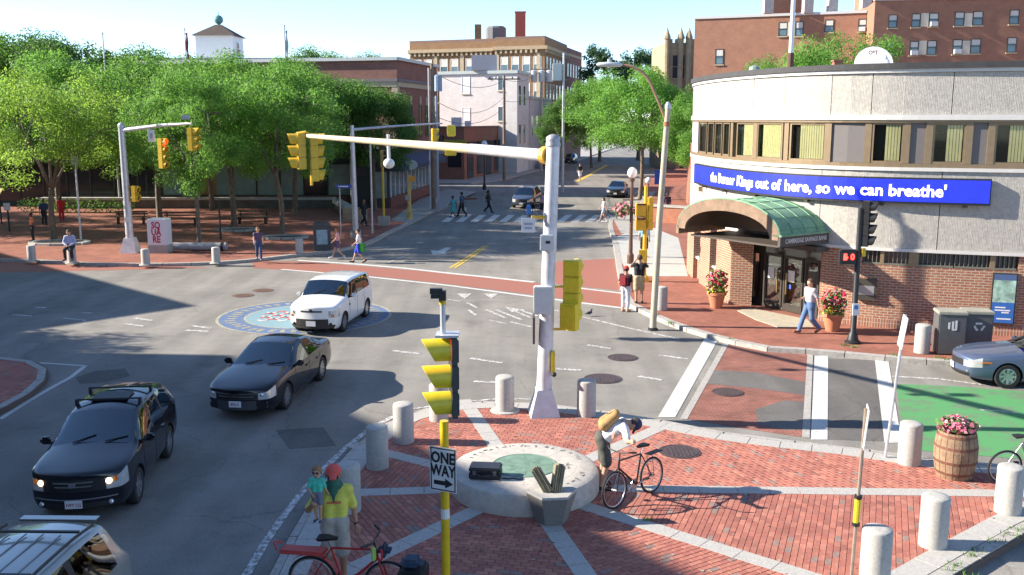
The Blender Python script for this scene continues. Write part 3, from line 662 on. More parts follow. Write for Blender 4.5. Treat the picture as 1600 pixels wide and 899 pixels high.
# ---------------- two storey brown brick corner building behind
b = thing('brick_corner_building', 'brown brick corner building with pale roof edge behind the left trees', 'building', (0,0,0))
ft = [(-42,95),(-10.2,87),(-7.6,99.5),(-42,104)]; wallbox('wall', ft, .1, 12.0, bk_brown, b)
for a, c in (((-42,95),(-10.2,87)), ((-10.2,87),(-7.6,99.5))):
    F = Face(a, c); F.box(MB(), -.12, F.L + .12, 10.15, 10.42, .0, .22).build('stone_band', M('band_dark_stone', (.16, .14, .14), .8, var=.2), b); F.box(MB(), -.15, F.L + .15, 12.0, 12.28, -.35, .28).build('roof_edge', M('pale_coping', (.5, .52, .5), .6, var=.1), b)
    F.box(MB(), -.05, F.L, 9.72, 10.14, .0, .1).build('stone_band', m_stone, b)
F = Face((-10.2,87), (-7.6,99.5)); F.box(MB(), .02, .5, .1, 9.7, .0, .06).build('quoin_strip', m_stone, b)
F0 = Face((-42,95), (-10.2,87)); F0.box(MB(), F0.L - .5, F0.L + .06, .1, 9.7, .0, .06).build('quoin_strip', m_stone, b)
for u in (1.4, 3.4, 6.4, 8.4, 11.0):
    window(F, u, u + .85, 5.2, 8.2, b, m_dframe, m_glassd, rail=False); F.box(MB(), u + .2, u + .65, 8.25, 9.0, .0, .08).build('keystone', m_stone, b)
for u in (3, 8, 13, 18, 23, 28): window(F0, u, u + 1.6, 5.2, 8.4, b, m_wframe, m_glassd, m_stone)
# ---------------- white cupola on a roof behind
b = thing('cupola_building', 'brick building crowned by a white cupola with dark hipped roof', 'building', (0,0,0))
wallbox('wall', [(-44,104),(-19.2,104),(-19.2,118),(-44,118)], .1, 12.9, bk_brown, b); MB().prism([(-44.4,103.6),(-18.8,103.6),(-18.8,118.4),(-44.4,118.4)], 12.9, 13.25).build('roof_edge', M('pale_coping2', (.55, .55, .53), .7, var=.1), b)
cx, cy = PY(344, 80, 110).x, 110; cw = 2.05
cu = MB().prism([(cx-cw,cy-cw),(cx+cw,cy-cw),(cx+cw,cy+cw),(cx-cw,cy+cw)], 13.2, 15.9).build('cupola', M('white_clapboard', (.78, .77, .75), .7, var=.05), b, smooth=None)
rf = MB(); e = cw + .35; rf.add([(cx-e,cy-e,15.9),(cx+e,cy-e,15.9),(cx+e,cy+e,15.9),(cx-e,cy+e,15.9),(cx-.3,cy-.3,17.2),(cx+.3,cy-.3,17.2),(cx+.3,cy+.3,17.2),(cx-.3,cy+.3,17.2)], [(3,2,1,0),(0,1,5,4),(1,2,6,5),(2,3,7,6),(3,0,4,7),(4,5,6,7)]); rf.build('roof', M('slate_roof', (.075, .055, .045), .9, var=.3, scale=3), b)
MB().ball((cx, cy, 17.75), .5, 8).lathe([(.2,17.1),(.14,17.4),(.14,17.5)], 10, (cx, cy, 0)).lathe([(.05,18.1),(.03,18.6),(.0001,18.7)], 8, (cx, cy, 0)).build('finial', M('verdigris', (.1, .24, .24), .7, var=.2), b)
Fc = Face((cx+cw,cy-cw), (cx+cw,cy+cw)); window(Fc, 1.2, 2.2, 13.9, 15.3, b, m_wframe, m_glassd)
# flag poles
for i, (px, py, Y, hpx, lab) in enumerate(((160,52,82,200,'white flagpole above the left trees'), (288,45,98,120,'flagpole carrying a folded flag left of the cupola'), (444,40,80,130,'white flagpole in front of the brown brick building'))):
    q = PY(px, py, Y); t = thing('flagpole', lab, 'flagpole', (q.x, Y, .1), 0, 'flagpoles'); MB().lathe([(.12,0),(.11,3),(.06,q.z-.25),(.06,q.z-.2),(.1,q.z-.12),(.0001,q.z)], 8).build('pole', M('flagpole_white', (.66, .66, .66), .4, var=.05), t)
    if i: 
        fl = MB(); rows = []
        for k in range(9):
            z = q.z - .5 - k * .32; rows.append([(.07 + .06 * j + .05 * math.sin(k * 1.3 + j), .06 * math.sin(j * 2 + k), z) for j in range(5 if i == 1 else 4)])
        fl.grid(rows); fl.build('flag', M('flag_red', (.35, .06, .08), .8, var=.3, scale=3) if i == 1 else M('flag_grey', (.5, .5, .52), .8, var=.2, scale=3), t)
# ---------------- tan apartment house
b = thing('tan_apartment_house', 'tan brick apartment house with stone bands and red chimney', 'building', (0,0,0))
Y0 = 150.0; XL, XM, XR = PY(640,100,Y0).x, PY(774,100,Y0).x, PY(850,100,Y0-2).x
sl_ = .38; YA = Y0 + sl_*(XM-XL+.5); YB = Y0 - 2 - sl_*(XR-XM); foot = [(XL-.5,YA),(XM,Y0),(XM,Y0-2),(XR,YB),(XR+4.3,YB+18),(XL-.5,YA+16)]; wallbox('wall', foot, .1, 18.6, bk_tan, b)
top = [(XL-.8,YA-.4),(XM-.4,Y0-.4),(XM-.4,Y0-2.4),(XR+.35,YB-.4),(XR+4.8,YB+18.3),(XL-.8,YA+16.3)]
MB().prism(top, 17.1, 17.6).build('cornice', M('cornice_tan', (.40, .30, .19), .8, var=.2), b); MB().prism([(p[0], p[1]) for p in foot], 18.6, 19.0).build('parapet', M('parapet_brown', (.2, .12, .09), .8, var=.2), b)
Fa = Face((XL-.5,YA), (XM,Y0)); Fb = Face((XM,Y0-2), (XR,YB)); Fs = Face((XR,YB), (XR+4.3,YB+18))
for F in (Fa, Fb, Fs):
    for z in (13.2, 9.3): F.box(MB(), 0, F.L, z, z + .3, .0, .1).build('stone_band', m_stone, b)
    for i in range(int(F.L / .8)): F.box(MB(), i*.8 + .1, i*.8 + .4, 16.6, 17.08, .0, .32).build('bracket', m_stone, b)
for u0 in (.8, 2.6, 5.3, 7.1, 9.6, 11.4): 
    for z in (13.8, 9.9): window(Fa, u0, u0 + 1.25, z, z + 2.3, b, m_wframe, m_glassb, m_stone, blind=.45)
for F, us in ((Fa, (4.2, 8.7, 13.6)), (Fb, (.05, 6.6))):
    for u in us: F.box(MB(), u, u + .6, .1, 16.6, .0, .08).build('stone_pier', m_stone, b)
for i in range(4):
    for z in (13.8, 9.9): window(Fb, .9 + i * 1.75, 2.1 + i * 1.75, z, z + 2.3, b, m_wframe, m_glassb, m_stone, blind=.45)
for i in range(6):
    for z in (13.8, 9.9): window(Fs, 1.2 + i * 2.6, 2.5 + i * 2.6, z, z + 2.3, b, m_wframe, m_glassd, m_stone)
c = PY(813,50,Y0+4); MB().box((c.x, Y0+4, 21.0), (1.6,1.6,4.4)).box((c.x, Y0+4, 23.25), (1.75,1.75,.12)).build('chimney', M('chimney_red', (.42, .10, .07), .85, var=.15, scale=4), b)
c = PY(747,55,Y0+4); MB().box((c.x, Y0+4, 20.2), (1.0,1.0,2.4)).build('chimney', bk_tan, b, uv=True)
c = PY(775,55,Y0+6); MB().lathe([(1.6,18.9),(1.6,21.0),(1.3,21.3),(.0001,21.3)], 10, (c.x, Y0+6, 0)).build('water_tank', M('tank_grey', (.15, .15, .16), .8, var=.2), b)
b = thing('brown_end_house', 'narrow brown brick house end right of the tan apartments', 'building', (0,0,0))
xa, xb = PY(880,100,166).x, PY(905,100,166).x; ft = [(xa-2,166),(xb-2.2,166),(xb+1.4,180),(xa-2,180)]; wallbox('wall', ft, .1, 18.9, bk_brown, b); MB().prism([(p[0]*1.0, p[1]-.3) for p in ft], 17.6, 18.0).build('cornice', _mats['cornice_tan'], b)
F = Face((xb-2.2,166), (xb+1.4,180))
for i in range(5):
    for z in (14.1, 10.2): window(F, 1 + i * 2.5, 2.2 + i * 2.5, z, z + 2.2, b, m_wframe, m_glassd)
# ---------------- white painted building
b = thing('white_building', 'white painted brick building with grey cornice and rooftop box', 'building', (0,0,0))
Y0 = 124.0; XL, XR = PY(683,150,Y0).x, PY(808,150,Y0).x; ft = [(XL,Y0+4.0),(XR,Y0),(XR+1.6,Y0+7),(XL,Y0+11)]; wallbox('wall', ft, .1, 12.6, bk_white, b)
F = Face((XL,Y0+4.0), (XR,Y0)); Fs = Face((XR,Y0), (XR+1.6,Y0+7))
for f in (F, Fs): f.box(MB(), -.1, f.L + .15, 12.6, 13.0, -.3, .22).build('cornice', M('cornice_greygreen', (.42, .47, .46), .6, var=.1), b)
for px, py, w, h in ((722,147,1.15,2.3),(722,200,1.15,2.6),(778,142,.75,1.9),(778,190,.75,1.9)):
    u = F.upx(px, 8); z = F.zpx(u, py); window(F, u, u + w, z, z + h, b, m_wframe, M('white_shutter', (.74, .74, .72), .6, var=.05) if px == 722 else m_glassb, m_stone, rail=False)
for u in (.9, 3.6): 
    for z in (8.6, 3.7): window(Fs, u, u + 1.3, z, z + 2.6, b, m_wframe, m_glassd)
c = PY(757,100,Y0+3); MB().box((c.x, Y0+3, 14.0), (3.2,3.2,1.9)).build('rooftop_box', M('rooftop_box_grey', (.52, .5, .5), .7, var=.05), b)
b = thing('shaded_wing_house', 'lower house wing right of the white building, shade in its colour', 'building', (0,0,0))
q = [(XR+1.7,Y0+7.1),(XR+5.0,Y0+22),(XR-4,Y0+22),(XR-4,Y0+7.1)]; wallbox('wall', q, .1, 9.6, bk_white_shade, b); F = Face((XR+1.7,Y0+7.1), (XR+5.0,Y0+22))
F.box(MB(), -.1, F.L, 9.6, 9.95, -.3, .2).build('cornice', _mats['cornice_greygreen'], b)
for i in range(4): window(F, 1.2 + i * 3.4, 2.5 + i * 3.4, 4.6, 7.4, b, m_wframe, m_glassd)
# ---------------- low brick shop at the far corner
b = thing('low_brick_shop', 'low flat roofed red brick shop at the far street corner', 'shop', (0,0,0))
A, B_, C_ = (-18,113.5), (-5.4,109.5), (.8,136); ft = [A, B_, C_, (-18,136)]; wallbox('wall', ft, .1, 5.9, bk_red, b)
Fa, Fb = Face(A, B_), Face(B_, C_)
for F in (Fa, Fb): F.box(MB(), -.05, F.L + .1, 5.9, 6.1, -.3, .1).build('coping', M('coping_brown', (.18, .1, .08), .8, var=.2), b)
u0, u1 = Fa.upx(700, 3), Fa.upx(721, 3); Fa.box(MB(), u0, u1, 1.5, 3.5, .005, .05).build('shop_window', m_shopd, b); Fa.box(MB(), u0 - .1, u1 + .1, 3.55, 4.0, .005, .5).build('awning', M('awning_maroon', (.3, .05, .06), .8, var=.2), b)
Fa.box(MB(), u0 - .4, u1 + .6, 4.2, 4.6, .005, .12).build('sign_board', M('sign_olive', (.3, .3, .05), .6, var=.3, scale=5), b)
for i in range(6):
    u = 1.2 + i * 4.2; Fb.box(MB(), u, u + 2.6, .5 if i % 2 else .15, 3.4, .005, .05).build('shop_window', m_shopd, b); Fb.box(MB(), u - .2, u + 2.8, 3.5, 4.3, .005, .3).build('awning', M('awning_black', (.03, .03, .035), .9, var=.2), b)
c = PY(712,192,114); MB().box((c.x, 116, 6.5), (1.2,1.2,1.2)).box((c.x+1.3, 116, 6.3), (.7,.7,.8)).build('rooftop_fan', M('vent_white', (.6, .6, .6), .5, var=.1), b)
# ---------------- castle-like tan building
b = thing('stone_tower_house', 'tan stone gothic house with pinnacles behind the brick apartments', 'building', (0,0,0))
Y0 = 135.0; XL, XR = PY(1038,80,Y0).x, PY(1092,80,Y0).x; m_tan = M('tan_stone', (.36, .28, .17), .9, var=.25, scale=1.2, bump=.3, bscale=4)
wallbox('wall', [(XL,Y0),(XR+6,Y0),(XR+6,Y0+12),(XL,Y0+12)], .1, 17.2, m_tan, b, False)
F = Face((XL,Y0), (XR+6,Y0))
for u in (.0, 1.9, 3.0):
    q = F.pt(u + .3, 0, .25); MB().lathe([(.38,.1),(.38,17.6),(.5,17.7),(.5,17.95),(.2,18.7),(.0001,19.3)], 8, (q.x, q.y, 0)).build('pinnacle', m_tan, b)
for i in range(8): F.box(MB(), .7 + i * .75, 1.1 + i * .75, 17.2, 17.7, -.4, .02).build('merlon', m_tan, b)
window(F, 1.1, 2.9, 12.4, 15.6, b, m_stone, m_glassd); window(F, 4.2, 5.2, 9.8, 13, b, m_stone, m_glassd)
# ---------------- big brick apartment block above the bank
b = thing('brick_apartment_block', 'large red brown brick apartment block rising behind the bank', 'building', (0,0,0))
Y0 = 96.0; XL, XR = PY(1085,60,Y0+6).x, PY(1352,60,Y0).x; X2 = PY(1640,60,Y0-4).x + 26
wallbox('wall', [(XL,Y0+6),(XR,Y0),(XR,Y0+16),(XL*1.2,Y0+24)], .1, 17.0, bk_apart, b); x5 = PY(1364,60,Y0-5).x
wallbox('wall', [(x5,Y0-5),(X2,Y0-9.5),(X2,Y0+16),(XR+.05,Y0+16),(XR+.05,Y0)], .1, 17.55, bk_apart, b)
F = Face((XL,Y0+6), (XR,Y0)); F5 = Face((x5,Y0-5), (X2,Y0-9.5)); m_pale = M('pale_spandrel', (.58, .53, .42), .8, var=.08)
F.box(MB(), -.1, F.L, 17.0, 17.25, -.3, .12).build('coping', M('coping_pale', (.55, .55, .55), .6, var=.05), b); F5.box(MB(), -.1, F5.L, 17.55, 17.8, -.3, .12).build('coping', _mats['coping_pale'], b)
m_awin = M('apartment_glass', (.10, .17, .20), .1, var=.3, scale=.6, spec=.8)
def aw_(F, px0, px1, py0, py1, ac=False, blind=None):
    u0, u1 = F.upx(px0, 14), F.upx(px1, 14); z0, z1 = F.zpx(u0, py1), F.zpx(u0, py0); window(F, u0, u1, z0, z1, b, m_dframe, m_awin, m_stone, ac=ac, blind=blind)
for a in ((1118,1131,77,101),(1215,1229,35,57),(1241,1254,34,57),(1287,1301,31,51),(1339,1352,30,50)): aw_(F, *a, ac=a[0] == 1339, blind=.4)
for px0, px1 in ((1386,1400),(1422,1436),(1449,1464),(1489,1504),(1517,1533),(1574,1589),(1640,1655),(1668,1684)):
    for py0, py1 in ((23,44),(66,88)): aw_(F5, px0, px1, py0 - (px0-1386)*.04, py1 - (px0-1386)*.03, ac=(px0, py0) in ((1449,23),(1422,66),(1489,66)), blind=.35)
    
for px0, px1 in ((1436,1449),(1504,1517),(1655,1668)):
    for py0, py1 in ((23,44),(66,88)):
        u0, u1 = F5.upx(px0, 14), F5.upx(px1, 14); F5.box(MB(), u0 + .03, u1 - .03, F5.zpx(u0, py1-2), F5.zpx(u0, py0-2), .004, .04).build('spandrel', m_pale, b)
u0, u1 = F.upx(1229,14), F.upx(1241,14); F.box(MB(), u0 + .03, u1 - .03, F.zpx(u0,57), F.zpx(u0,35), .004, .04).build('spandrel', m_pale, b)
for px, w, h, m in ((1230,4.2,2.2,bk_apart),(1385,5.5,3.0,bk_apart)): c = PY(px, 10, Y0+6); MB().box((c.x, Y0+6, 17.3+h/2), (w,3,h)).build('rooftop_house', m, b, uv=True)
for px in (1200, 1262, 1300, 1352): 
    c = PY(px, 10, Y0+2); MB().box((c.x, Y0+2, 17.9), (.9,.9,1.5)).build('roof_vent', M('vent_pale', (.5, .45, .42), .7, var=.2), b)
# ---------------- shops beyond the bank, left of its curved end
b = thing('brick_side_shop', 'brick shop front with ivy and yellow sign beside the bank', 'shop', (0,0,0))
wallbox('wall', [(12.9,70),(15.3,62),(20,62),(20,80),(14.5,80)], .1, 5.2, bk_red, b); F = Face((12.9,70), (15.3,62)); F = Face((14.5,80), (12.9,70)) if False else F
F.box(MB(), .5, 7.2, .2, 2.8, .004, .05).build('shop_window', m_shopd, b); F.box(MB(), 1.2, 3.0, 3.3, 4.1, .1, .22).build('sign_board', M('sign_yellow', (.75, .68, .03), .6, var=.1), b)
# ---------------- houses out of the picture on the left, whose shade reaches the crossing
m_plain = brickmat('wall_brick_side', (.28, .12, .08), (.22, .09, .06), (.25, .2, .17), .22, .075, .01, .3, .2)
def shade_house(K, d, L, h, dep, label):
    b = thing('side_street_house', label, 'building', (0,0,0)); d = Vector(d).normalized(); n = Vector((d.y, -d.x)); K = Vector(K)
    if n.x > 0: n = -n
    q = [K, K + d*L, K + d*L + n*dep, K + n*dep]; wallbox('wall', [p[:] for p in q], 0, h, m_plain, b); MB().prism([p[:] for p in q], h, h + .3).build('roof', m_roofd, b)
    F = Face(K, K + d*L) if Face(K, K + d*L).n.dot(n) < 0 else Face(K + d*L, K)
    for i in range(int(L / 3)):
        for z in (1.2, 4.6, 8.0): 
            if z + 2.2 < h: window(F, .8 + i*3, 2.2 + i*3, z, z + 2, b, m_wframe, m_glassd, m_stone)
shade_house((-36.5,29.4), (.62,-.78), 46, 14.15, 14, 'brick house left of the picture, nearer of two')
shade_house((-35.0,36.6), (-.72,.69), 26, 11.6, 12, 'brick house left of the picture, farther of two')
# ================================================================== THE BANK
bank = thing('bank_building', 'curved concrete and brick bank with blue message sign and green canopy', 'building', (0,0,0))
m_panel = M('exposed_aggregate', (.43, .405, .36), .92, var=.2, scale=9, bump=.7, bscale=45)
_t = m_panel.node_tree; _b = _t.nodes['Principled BSDF']; _uv = _t.nodes.new('ShaderNodeUVMap'); _uv.uv_map = 'UVMap'; _w = _t.nodes.new('ShaderNodeTexWave'); _w.wave_type = 'BANDS'; _w.bands_direction = 'X'; _w.inputs['Scale'].default_value = 7.0; _w.inputs['Distortion'].default_value = 1.0; _w.inputs['Detail'].default_value = 2
_t.links.new(_uv.outputs[0], _w.inputs['Vector']); _bp = _t.nodes.new('ShaderNodeBump'); _bp.inputs['Strength'].default_value = .16; _bp.inputs['Distance'].default_value = .02; _t.links.new(_w.outputs['Fac'], _bp.inputs['Height'])
for _l in list(_b.inputs['Normal'].links): _t.links.new(_l.from_socket, _bp.inputs['Normal']); 
_t.links.new(_bp.outputs[0], _b.inputs['Normal'])
m_trim = M('white_trim', (.62, .60, .56), .6, var=.05)
m_bframe = M('bronze_window_frame', (.26, .19, .115), .45, .3, var=.1)
m_spandrel = M('grey_infill_panel', (.155, .14, .135), .55, var=.05)
m_curtain = M('vertical_blind', (.76, .68, .40), .8, var=.1, scale=3)
m_bglass = M('bank_glass', (.045, .05, .035), .06, var=0, spec=.9)
bk_bank = brickmat('bank_brick', (.36, .155, .085), (.27, .105, .065), (.42, .36, .29), .24, .085, .013, .6, .12)
bc = smoothline([Vector(q) for q in [(8.6,46),(7.95,42.6),(7.85,40.0),(8.05,37.2),(8.55,34.9),(9.3,33.0),(10.35,31.65),(11.7,30.72),(13.4,30.05),(15.8,29.28),(19.5,28.2),(27,26.2)]], 14)
BL = [0.0]
for i in range(1, len(bc)): BL.append(BL[-1] + (bc[i] - bc[i-1]).length)
def bpt(s, d=0.0, z=0.0):
    s = min(max(s, 0), BL[-1] - 1e-6); i = 1
    while BL[i] < s: i += 1
    f = (s - BL[i-1]) / (BL[i] - BL[i-1]); p = bc[i-1].lerp(bc[i], f); t = (bc[min(i+1, len(bc)-1)] - bc[max(i-2, 0)]).normalized(); n = Vector((t.y, -t.x))
    q = p + n * d; return Vector((q.x, q.y, z))
def bs(px, z=6.0):
    lo, hi = 3.2, BL[-1]
    for _ in range(40):
        m_ = (lo + hi) / 2
        if proj(bpt(m_, 0, z))[0] < px: lo = m_
        else: hi = m_
    return lo
def bseg(s0, s1, z0, z1, d0, d1, mb=None, step=.45):
    mb = mb or MB(); n = max(1, int((s1 - s0) / step)); ss = [s0 + (s1 - s0) * k / n for k in range(n + 1)]
    o = [bpt(s, d1) for s in ss]; i = [bpt(s, d0) for s in ss]
    rows = [[(p.x, p.y, z0) for p in i], [(p.x, p.y, z0) for p in o], [(p.x, p.y, z1) for p in o], [(p.x, p.y, z1) for p in i], [(p.x, p.y, z0) for p in i]]
    mb.grid(rows); k = len(rows[0])
    a = [rows[r][0] for r in range(4)]; b_ = [rows[r][-1] for r in range(4)]; mb.add(a, [(3,2,1,0)]); mb.add(b_, [(0,1,2,3)]); return mb
SE = BL[-1] - .1
# roof deck, cap and core
core = [bpt(s, -.32)[:2] for s in np.linspace(.2, SE, 40)]
MB().prism(core + [(40,26.2),(40,48),(9.5,48)], 2.4, 8.33).build('core', M('core_grey', (.2, .19, .18), .9, var=.1), bank)
bseg(.1, SE, 8.36, 8.54, -.5, .16).build('roof_edge', m_roofd, bank); bseg(.1, SE, 8.25, 8.36, -.3, .1).build('trim', m_trim, bank)
bseg(.1, SE, 6.80, 6.97, -.3, .09).build('trim', m_trim, bank); bseg(.1, SE, 5.22, 5.33, -.3, .09).build('trim', m_trim, bank); bseg(.1, SE, 2.66, 2.76, -.3, .07).build('trim', m_trim, bank)
bseg(.1, SE, 6.72, 6.80, -.3, .05).build('window_head', m_bframe, bank); bseg(.1, SE, 5.33, 5.45, -.3, .07).build('window_sill', m_bframe, bank)
# concrete panels, one object each, with open joints
for z0, z1 in ((2.7, 5.3), (6.85, 8.3)): bseg(.1, SE, z0, z1, -.31, -.05).build('panel_backing', M('joint_dark', (.12, .11, .10), .9, var=.1), bank)
def panels(pxs, z0, z1):
    ss = [.15] + [bs(p, (z0 + z1) / 2) for p in pxs] + [SE]
    for a, b_ in zip(ss[:-1], ss[1:]): bseg(a + .012, b_ - .012, z0, z1, -.05, .03 + random.uniform(-.003, .003)).build('concrete_panel', m_panel, bank, uv=True)
panels([1085,1179,1227,1300,1363,1489,1610,1735], 6.975, 8.245); panels([1130,1200,1282,1468,1650], 2.765, 5.215)
# window band
for z0, z1, d in ((5.45, 6.72, -.2),): bseg(.1, SE, z0, z1, -.3, -.16).build('band_backing', M('band_dark', (.02, .02, .018), .9, var=0), bank)
def bwindow(p0, p1, blind=(.0, 1.0), narrow=False):
    a, b_ = bs(p0), bs(p1); w = .05 if narrow else .07
    mb = MB(); bseg(a, b_, 5.452, 5.52, -.12, -.012, mb); bseg(a, b_, 6.65, 6.718, -.12, -.012, mb); bseg(a, a + w, 5.52, 6.65, -.12, -.012, mb); bseg(b_ - w, b_, 5.52, 6.65, -.12, -.012, mb)
    o = mb.build('window', m_bframe, bank); bseg(a + w, b_ - w, 5.52, 6.65, -.036, -.033).build('pane', m_glassT, o)
    if blind:
        s = a + w + (b_ - a) * blind[0]; e = a + w + (b_ - a - 2 * w) * blind[1]; sl = MB()
        while s < e - .05: bseg(s, min(e, s + .075), 5.53, 6.64, -.06, -.053, sl, 1); s += .09
        if sl.f: sl.build('vertical_blinds', m_curtain, o)
def glassT():
    m = bpy.data.materials.new('clear_window_glass'); m.use_nodes = True; t = m.node_tree; out = t.nodes['Material Output']; t.nodes.remove(t.nodes['Principled BSDF'])
    tr = t.nodes.new('ShaderNodeBsdfTransparent'); tr.inputs[0].default_value = (.92, .94, .9, 1); gl = t.nodes.new('ShaderNodeBsdfGlossy'); gl.inputs['Roughness'].default_value = .04
    fr = t.nodes.new('ShaderNodeFresnel'); fr.inputs[0].default_value = 1.52; ms = t.nodes.new('ShaderNodeMixShader')
    hf = t.nodes.new('ShaderNodeMath'); hf.operation = 'MULTIPLY'; hf.inputs[1].default_value = .5; t.links.new(fr.outputs[0], hf.inputs[0]); t.links.new(hf.outputs[0], ms.inputs[0]); t.links.new(tr.outputs[0], ms.inputs[1]); t.links.new(gl.outputs[0], ms.inputs[2]); t.links.new(ms.outputs[0], out.inputs[0]); return m
m_glassT = glassT()
for p0, p1 in ((1092,1103),(1105,1114),(1116,1127),(1129,1139)): bwindow(p0, p1, None, True)
bwindow(1150, 1177, (.35, 1)); bwindow(1182, 1222, (.18, 1)); bwindow(1233, 1290, (.25, 1)); bwindow(1361, 1412, (.36, 1)); bwindow(1456, 1509, (.36, 1)); bwindow(1553, 1608, (.36, 1)); bwindow(1655, 1710, (.36, 1))
for p0, p1 in ((1297,1351),(1420,1446),(1518,1543),(1616,1645)): bseg(bs(p0), bs(p1), 5.455, 6.715, -.15, -.05).build('infill_panel', m_spandrel, bank)
for p in (1143,1180,1228,1293.5,1355.5,1416,1451,1513.5,1548,1612,1650):
    w = .1; s = bs(p); bseg(s - w, s + w, 5.455, 6.715, -.15, .004).build('mullion', m_bframe, bank)
s0_, s1_ = .3, bs(1091); bseg(s0_, s1_, 5.455, 6.715, -.15, .02).build('end_panel', m_trim, bank)
# brick ground storey: right wall with clerestory strip
sw0 = bs(1279, 1.0)
bseg(sw0, SE, .1, 2.2, -.35, -.03).build('brick_wall', bk_bank, bank, uv=True); bseg(sw0, bs(1347, 2.4), 2.2, 2.66, -.35, -.03).build('brick_wall', bk_bank, bank, uv=True)
bseg(bs(1592, 2.4), SE, 2.2, 2.66, -.35, -.03).build('brick_wall', bk_bank, bank, uv=True)
bseg(sw0 + .02, SE, .1, .42, -.03, -.005).build('soldier_course', brickmat('soldier_brick', (.34, .14, .08), (.26, .1, .06), (.4, .34, .28), .085, .3, .012, .5, .12, 0), bank, uv=True)
cl = [1349, 1375, 1381, 1420, 1435, 1490, 1492, 1547, 1555, 1589]
for a, b_ in zip(cl[0::2], cl[1::2]):
    A, B_ = bs(a, 2.4), bs(b_, 2.4); o = bseg(A, B_, 2.22, 2.65, -.28, -.22).build('clerestory_window', m_glassd, bank); mb = MB()
    bseg(A, B_, 2.2, 2.26, -.22, -.02, mb)
    s = A
    while s < B_: bseg(s, s + .022, 2.26, 2.65, -.12, -.08, mb, 1); s += .13
    mb.build('bars', M('bar_bronze', (.20, .19, .15), .5, .4, var=.1), o)
for a, b_ in ((1375,1381),(1420,1435),(1547,1555)): bseg(bs(a, 2.4), bs(b_, 2.4), 2.2, 2.66, -.3, -.02).build('mullion', m_bframe, bank)
# night deposit box and poster
A, B_ = bs(1340, 1.5), bs(1370, 1.5); nd = bseg(A, B_, 1.02, 1.72, -.03, .12).build('deposit_box', M('steel_dark', (.10, .095, .08), .4, .6, var=.1), bank); bseg(A + .05, B_ - .06, 1.2, 1.5, .12, .13).build('shutter', M('brushed_steel', (.45, .46, .48), .35, .7, var=.1), nd)
A, B_ = bs(1549, 1.5), bs(1588, 1.5); po = bseg(A, B_, .5, 2.12, -.03, .06).build('poster_frame', m_dframe, bank)
bseg(A + .04, B_ - .04, .55, 1.2, .06, .066).build('poster_blue', M('poster_blue', (.03, .13, .42), .5, var=.05), po); bseg(A + .04, B_ - .04, 1.2, 1.9, .06, .066).build('poster_picture', M('poster_picture', (.30, .46, .38), .5, var=.6, scale=5), po); bseg(A + .04, B_ - .04, 1.9, 2.08, .06, .066).build('poster_top', M('poster_navy', (.07, .12, .25), .5, var=.1), po)
mbl = MB()
for zz, f0, f1 in ((1.02,.12,.6),(.93,.12,.8),(.86,.4,.75),(.66,.22,.85)): bseg(A + .04 + (B_-A)*f0, A + (B_-A)*f1, zz, zz + .04, .066, .07, mbl)
mbl.build('poster_print', m_wframe, po)
# left brick piers with slot windows
sp_ = [(bs(1072,1), bs(1087,1), 'p'), (bs(1087,1), bs(1096,1), 'w'), (bs(1096,1), bs(1112,1), 'p'), (bs(1112,1), bs(1122,1), 'w'), (bs(1122,1), bs(1136,1), 'p')]
bseg(.2, sp_[0][0], .1, 2.66, -.35, -.03).build('brick_wall', bk_bank, bank, uv=True)
for a, b_, k in sp_:
    if k == 'p': bseg(a, b_, .1, 2.66, -.35, .1).build('brick_pier', bk_bank, bank, uv=True)
    else:
        bseg(a, b_, .1, 1.0, -.35, -.08).build('brick_wall', bk_bank, bank, uv=True); w_ = bseg(a, b_, 1.0, 2.66, -.35, -.2).build('slot_window', m_glassb, bank)
        bseg(a, b_, 1.0, 1.08, -.2, .0).build('sill', m_trim, w_)
# entrance: deep pier, glazed doors
e0 = Vector((8.45,34.75)); e1 = Vector((10.25,31.55)); ED = (e1 - e0).normalized(); EN = Vector((ED.y, -ED.x))
def eb(mb, u0, u1, d0, d1, z0, z1): 
    q = [e0 + ED*u0 + EN*d0, e0 + ED*u1 + EN*d0, e0 + ED*u1 + EN*d1, e0 + ED*u0 + EN*d1]; return mb.prism([p[:] for p in q], z0, z1)
bp_ = [W2(1132,476), W2(1140,483), W2(1167,481), W2(1160,473)]
pr = [Vector((7.78,36.0)), Vector((7.98,34.6)), Vector((8.72,34.35)), Vector((8.55,36.2))]
MB().prism([p[:] for p in pr], .1, 2.72).build('brick_pier', bk_bank, bank, uv=True)
EL = (e1 - e0).length
eb(MB(), -.6, EL + .3, -1.6, -1.35, .1, 2.7).build('lobby_wall', M('lobby_dark', (.06, .055, .05), .8, var=.1), bank)
eb(MB(), -.4, EL + .1, -1.35, .3, 2.5, 2.68).build('soffit', M('soffit_dark', (.09, .08, .07), .8, var=.1), bank)
eb(MB(), -.3, EL + .1, -.42, -.38, .15, .22).build('threshold', m_bframe, bank)
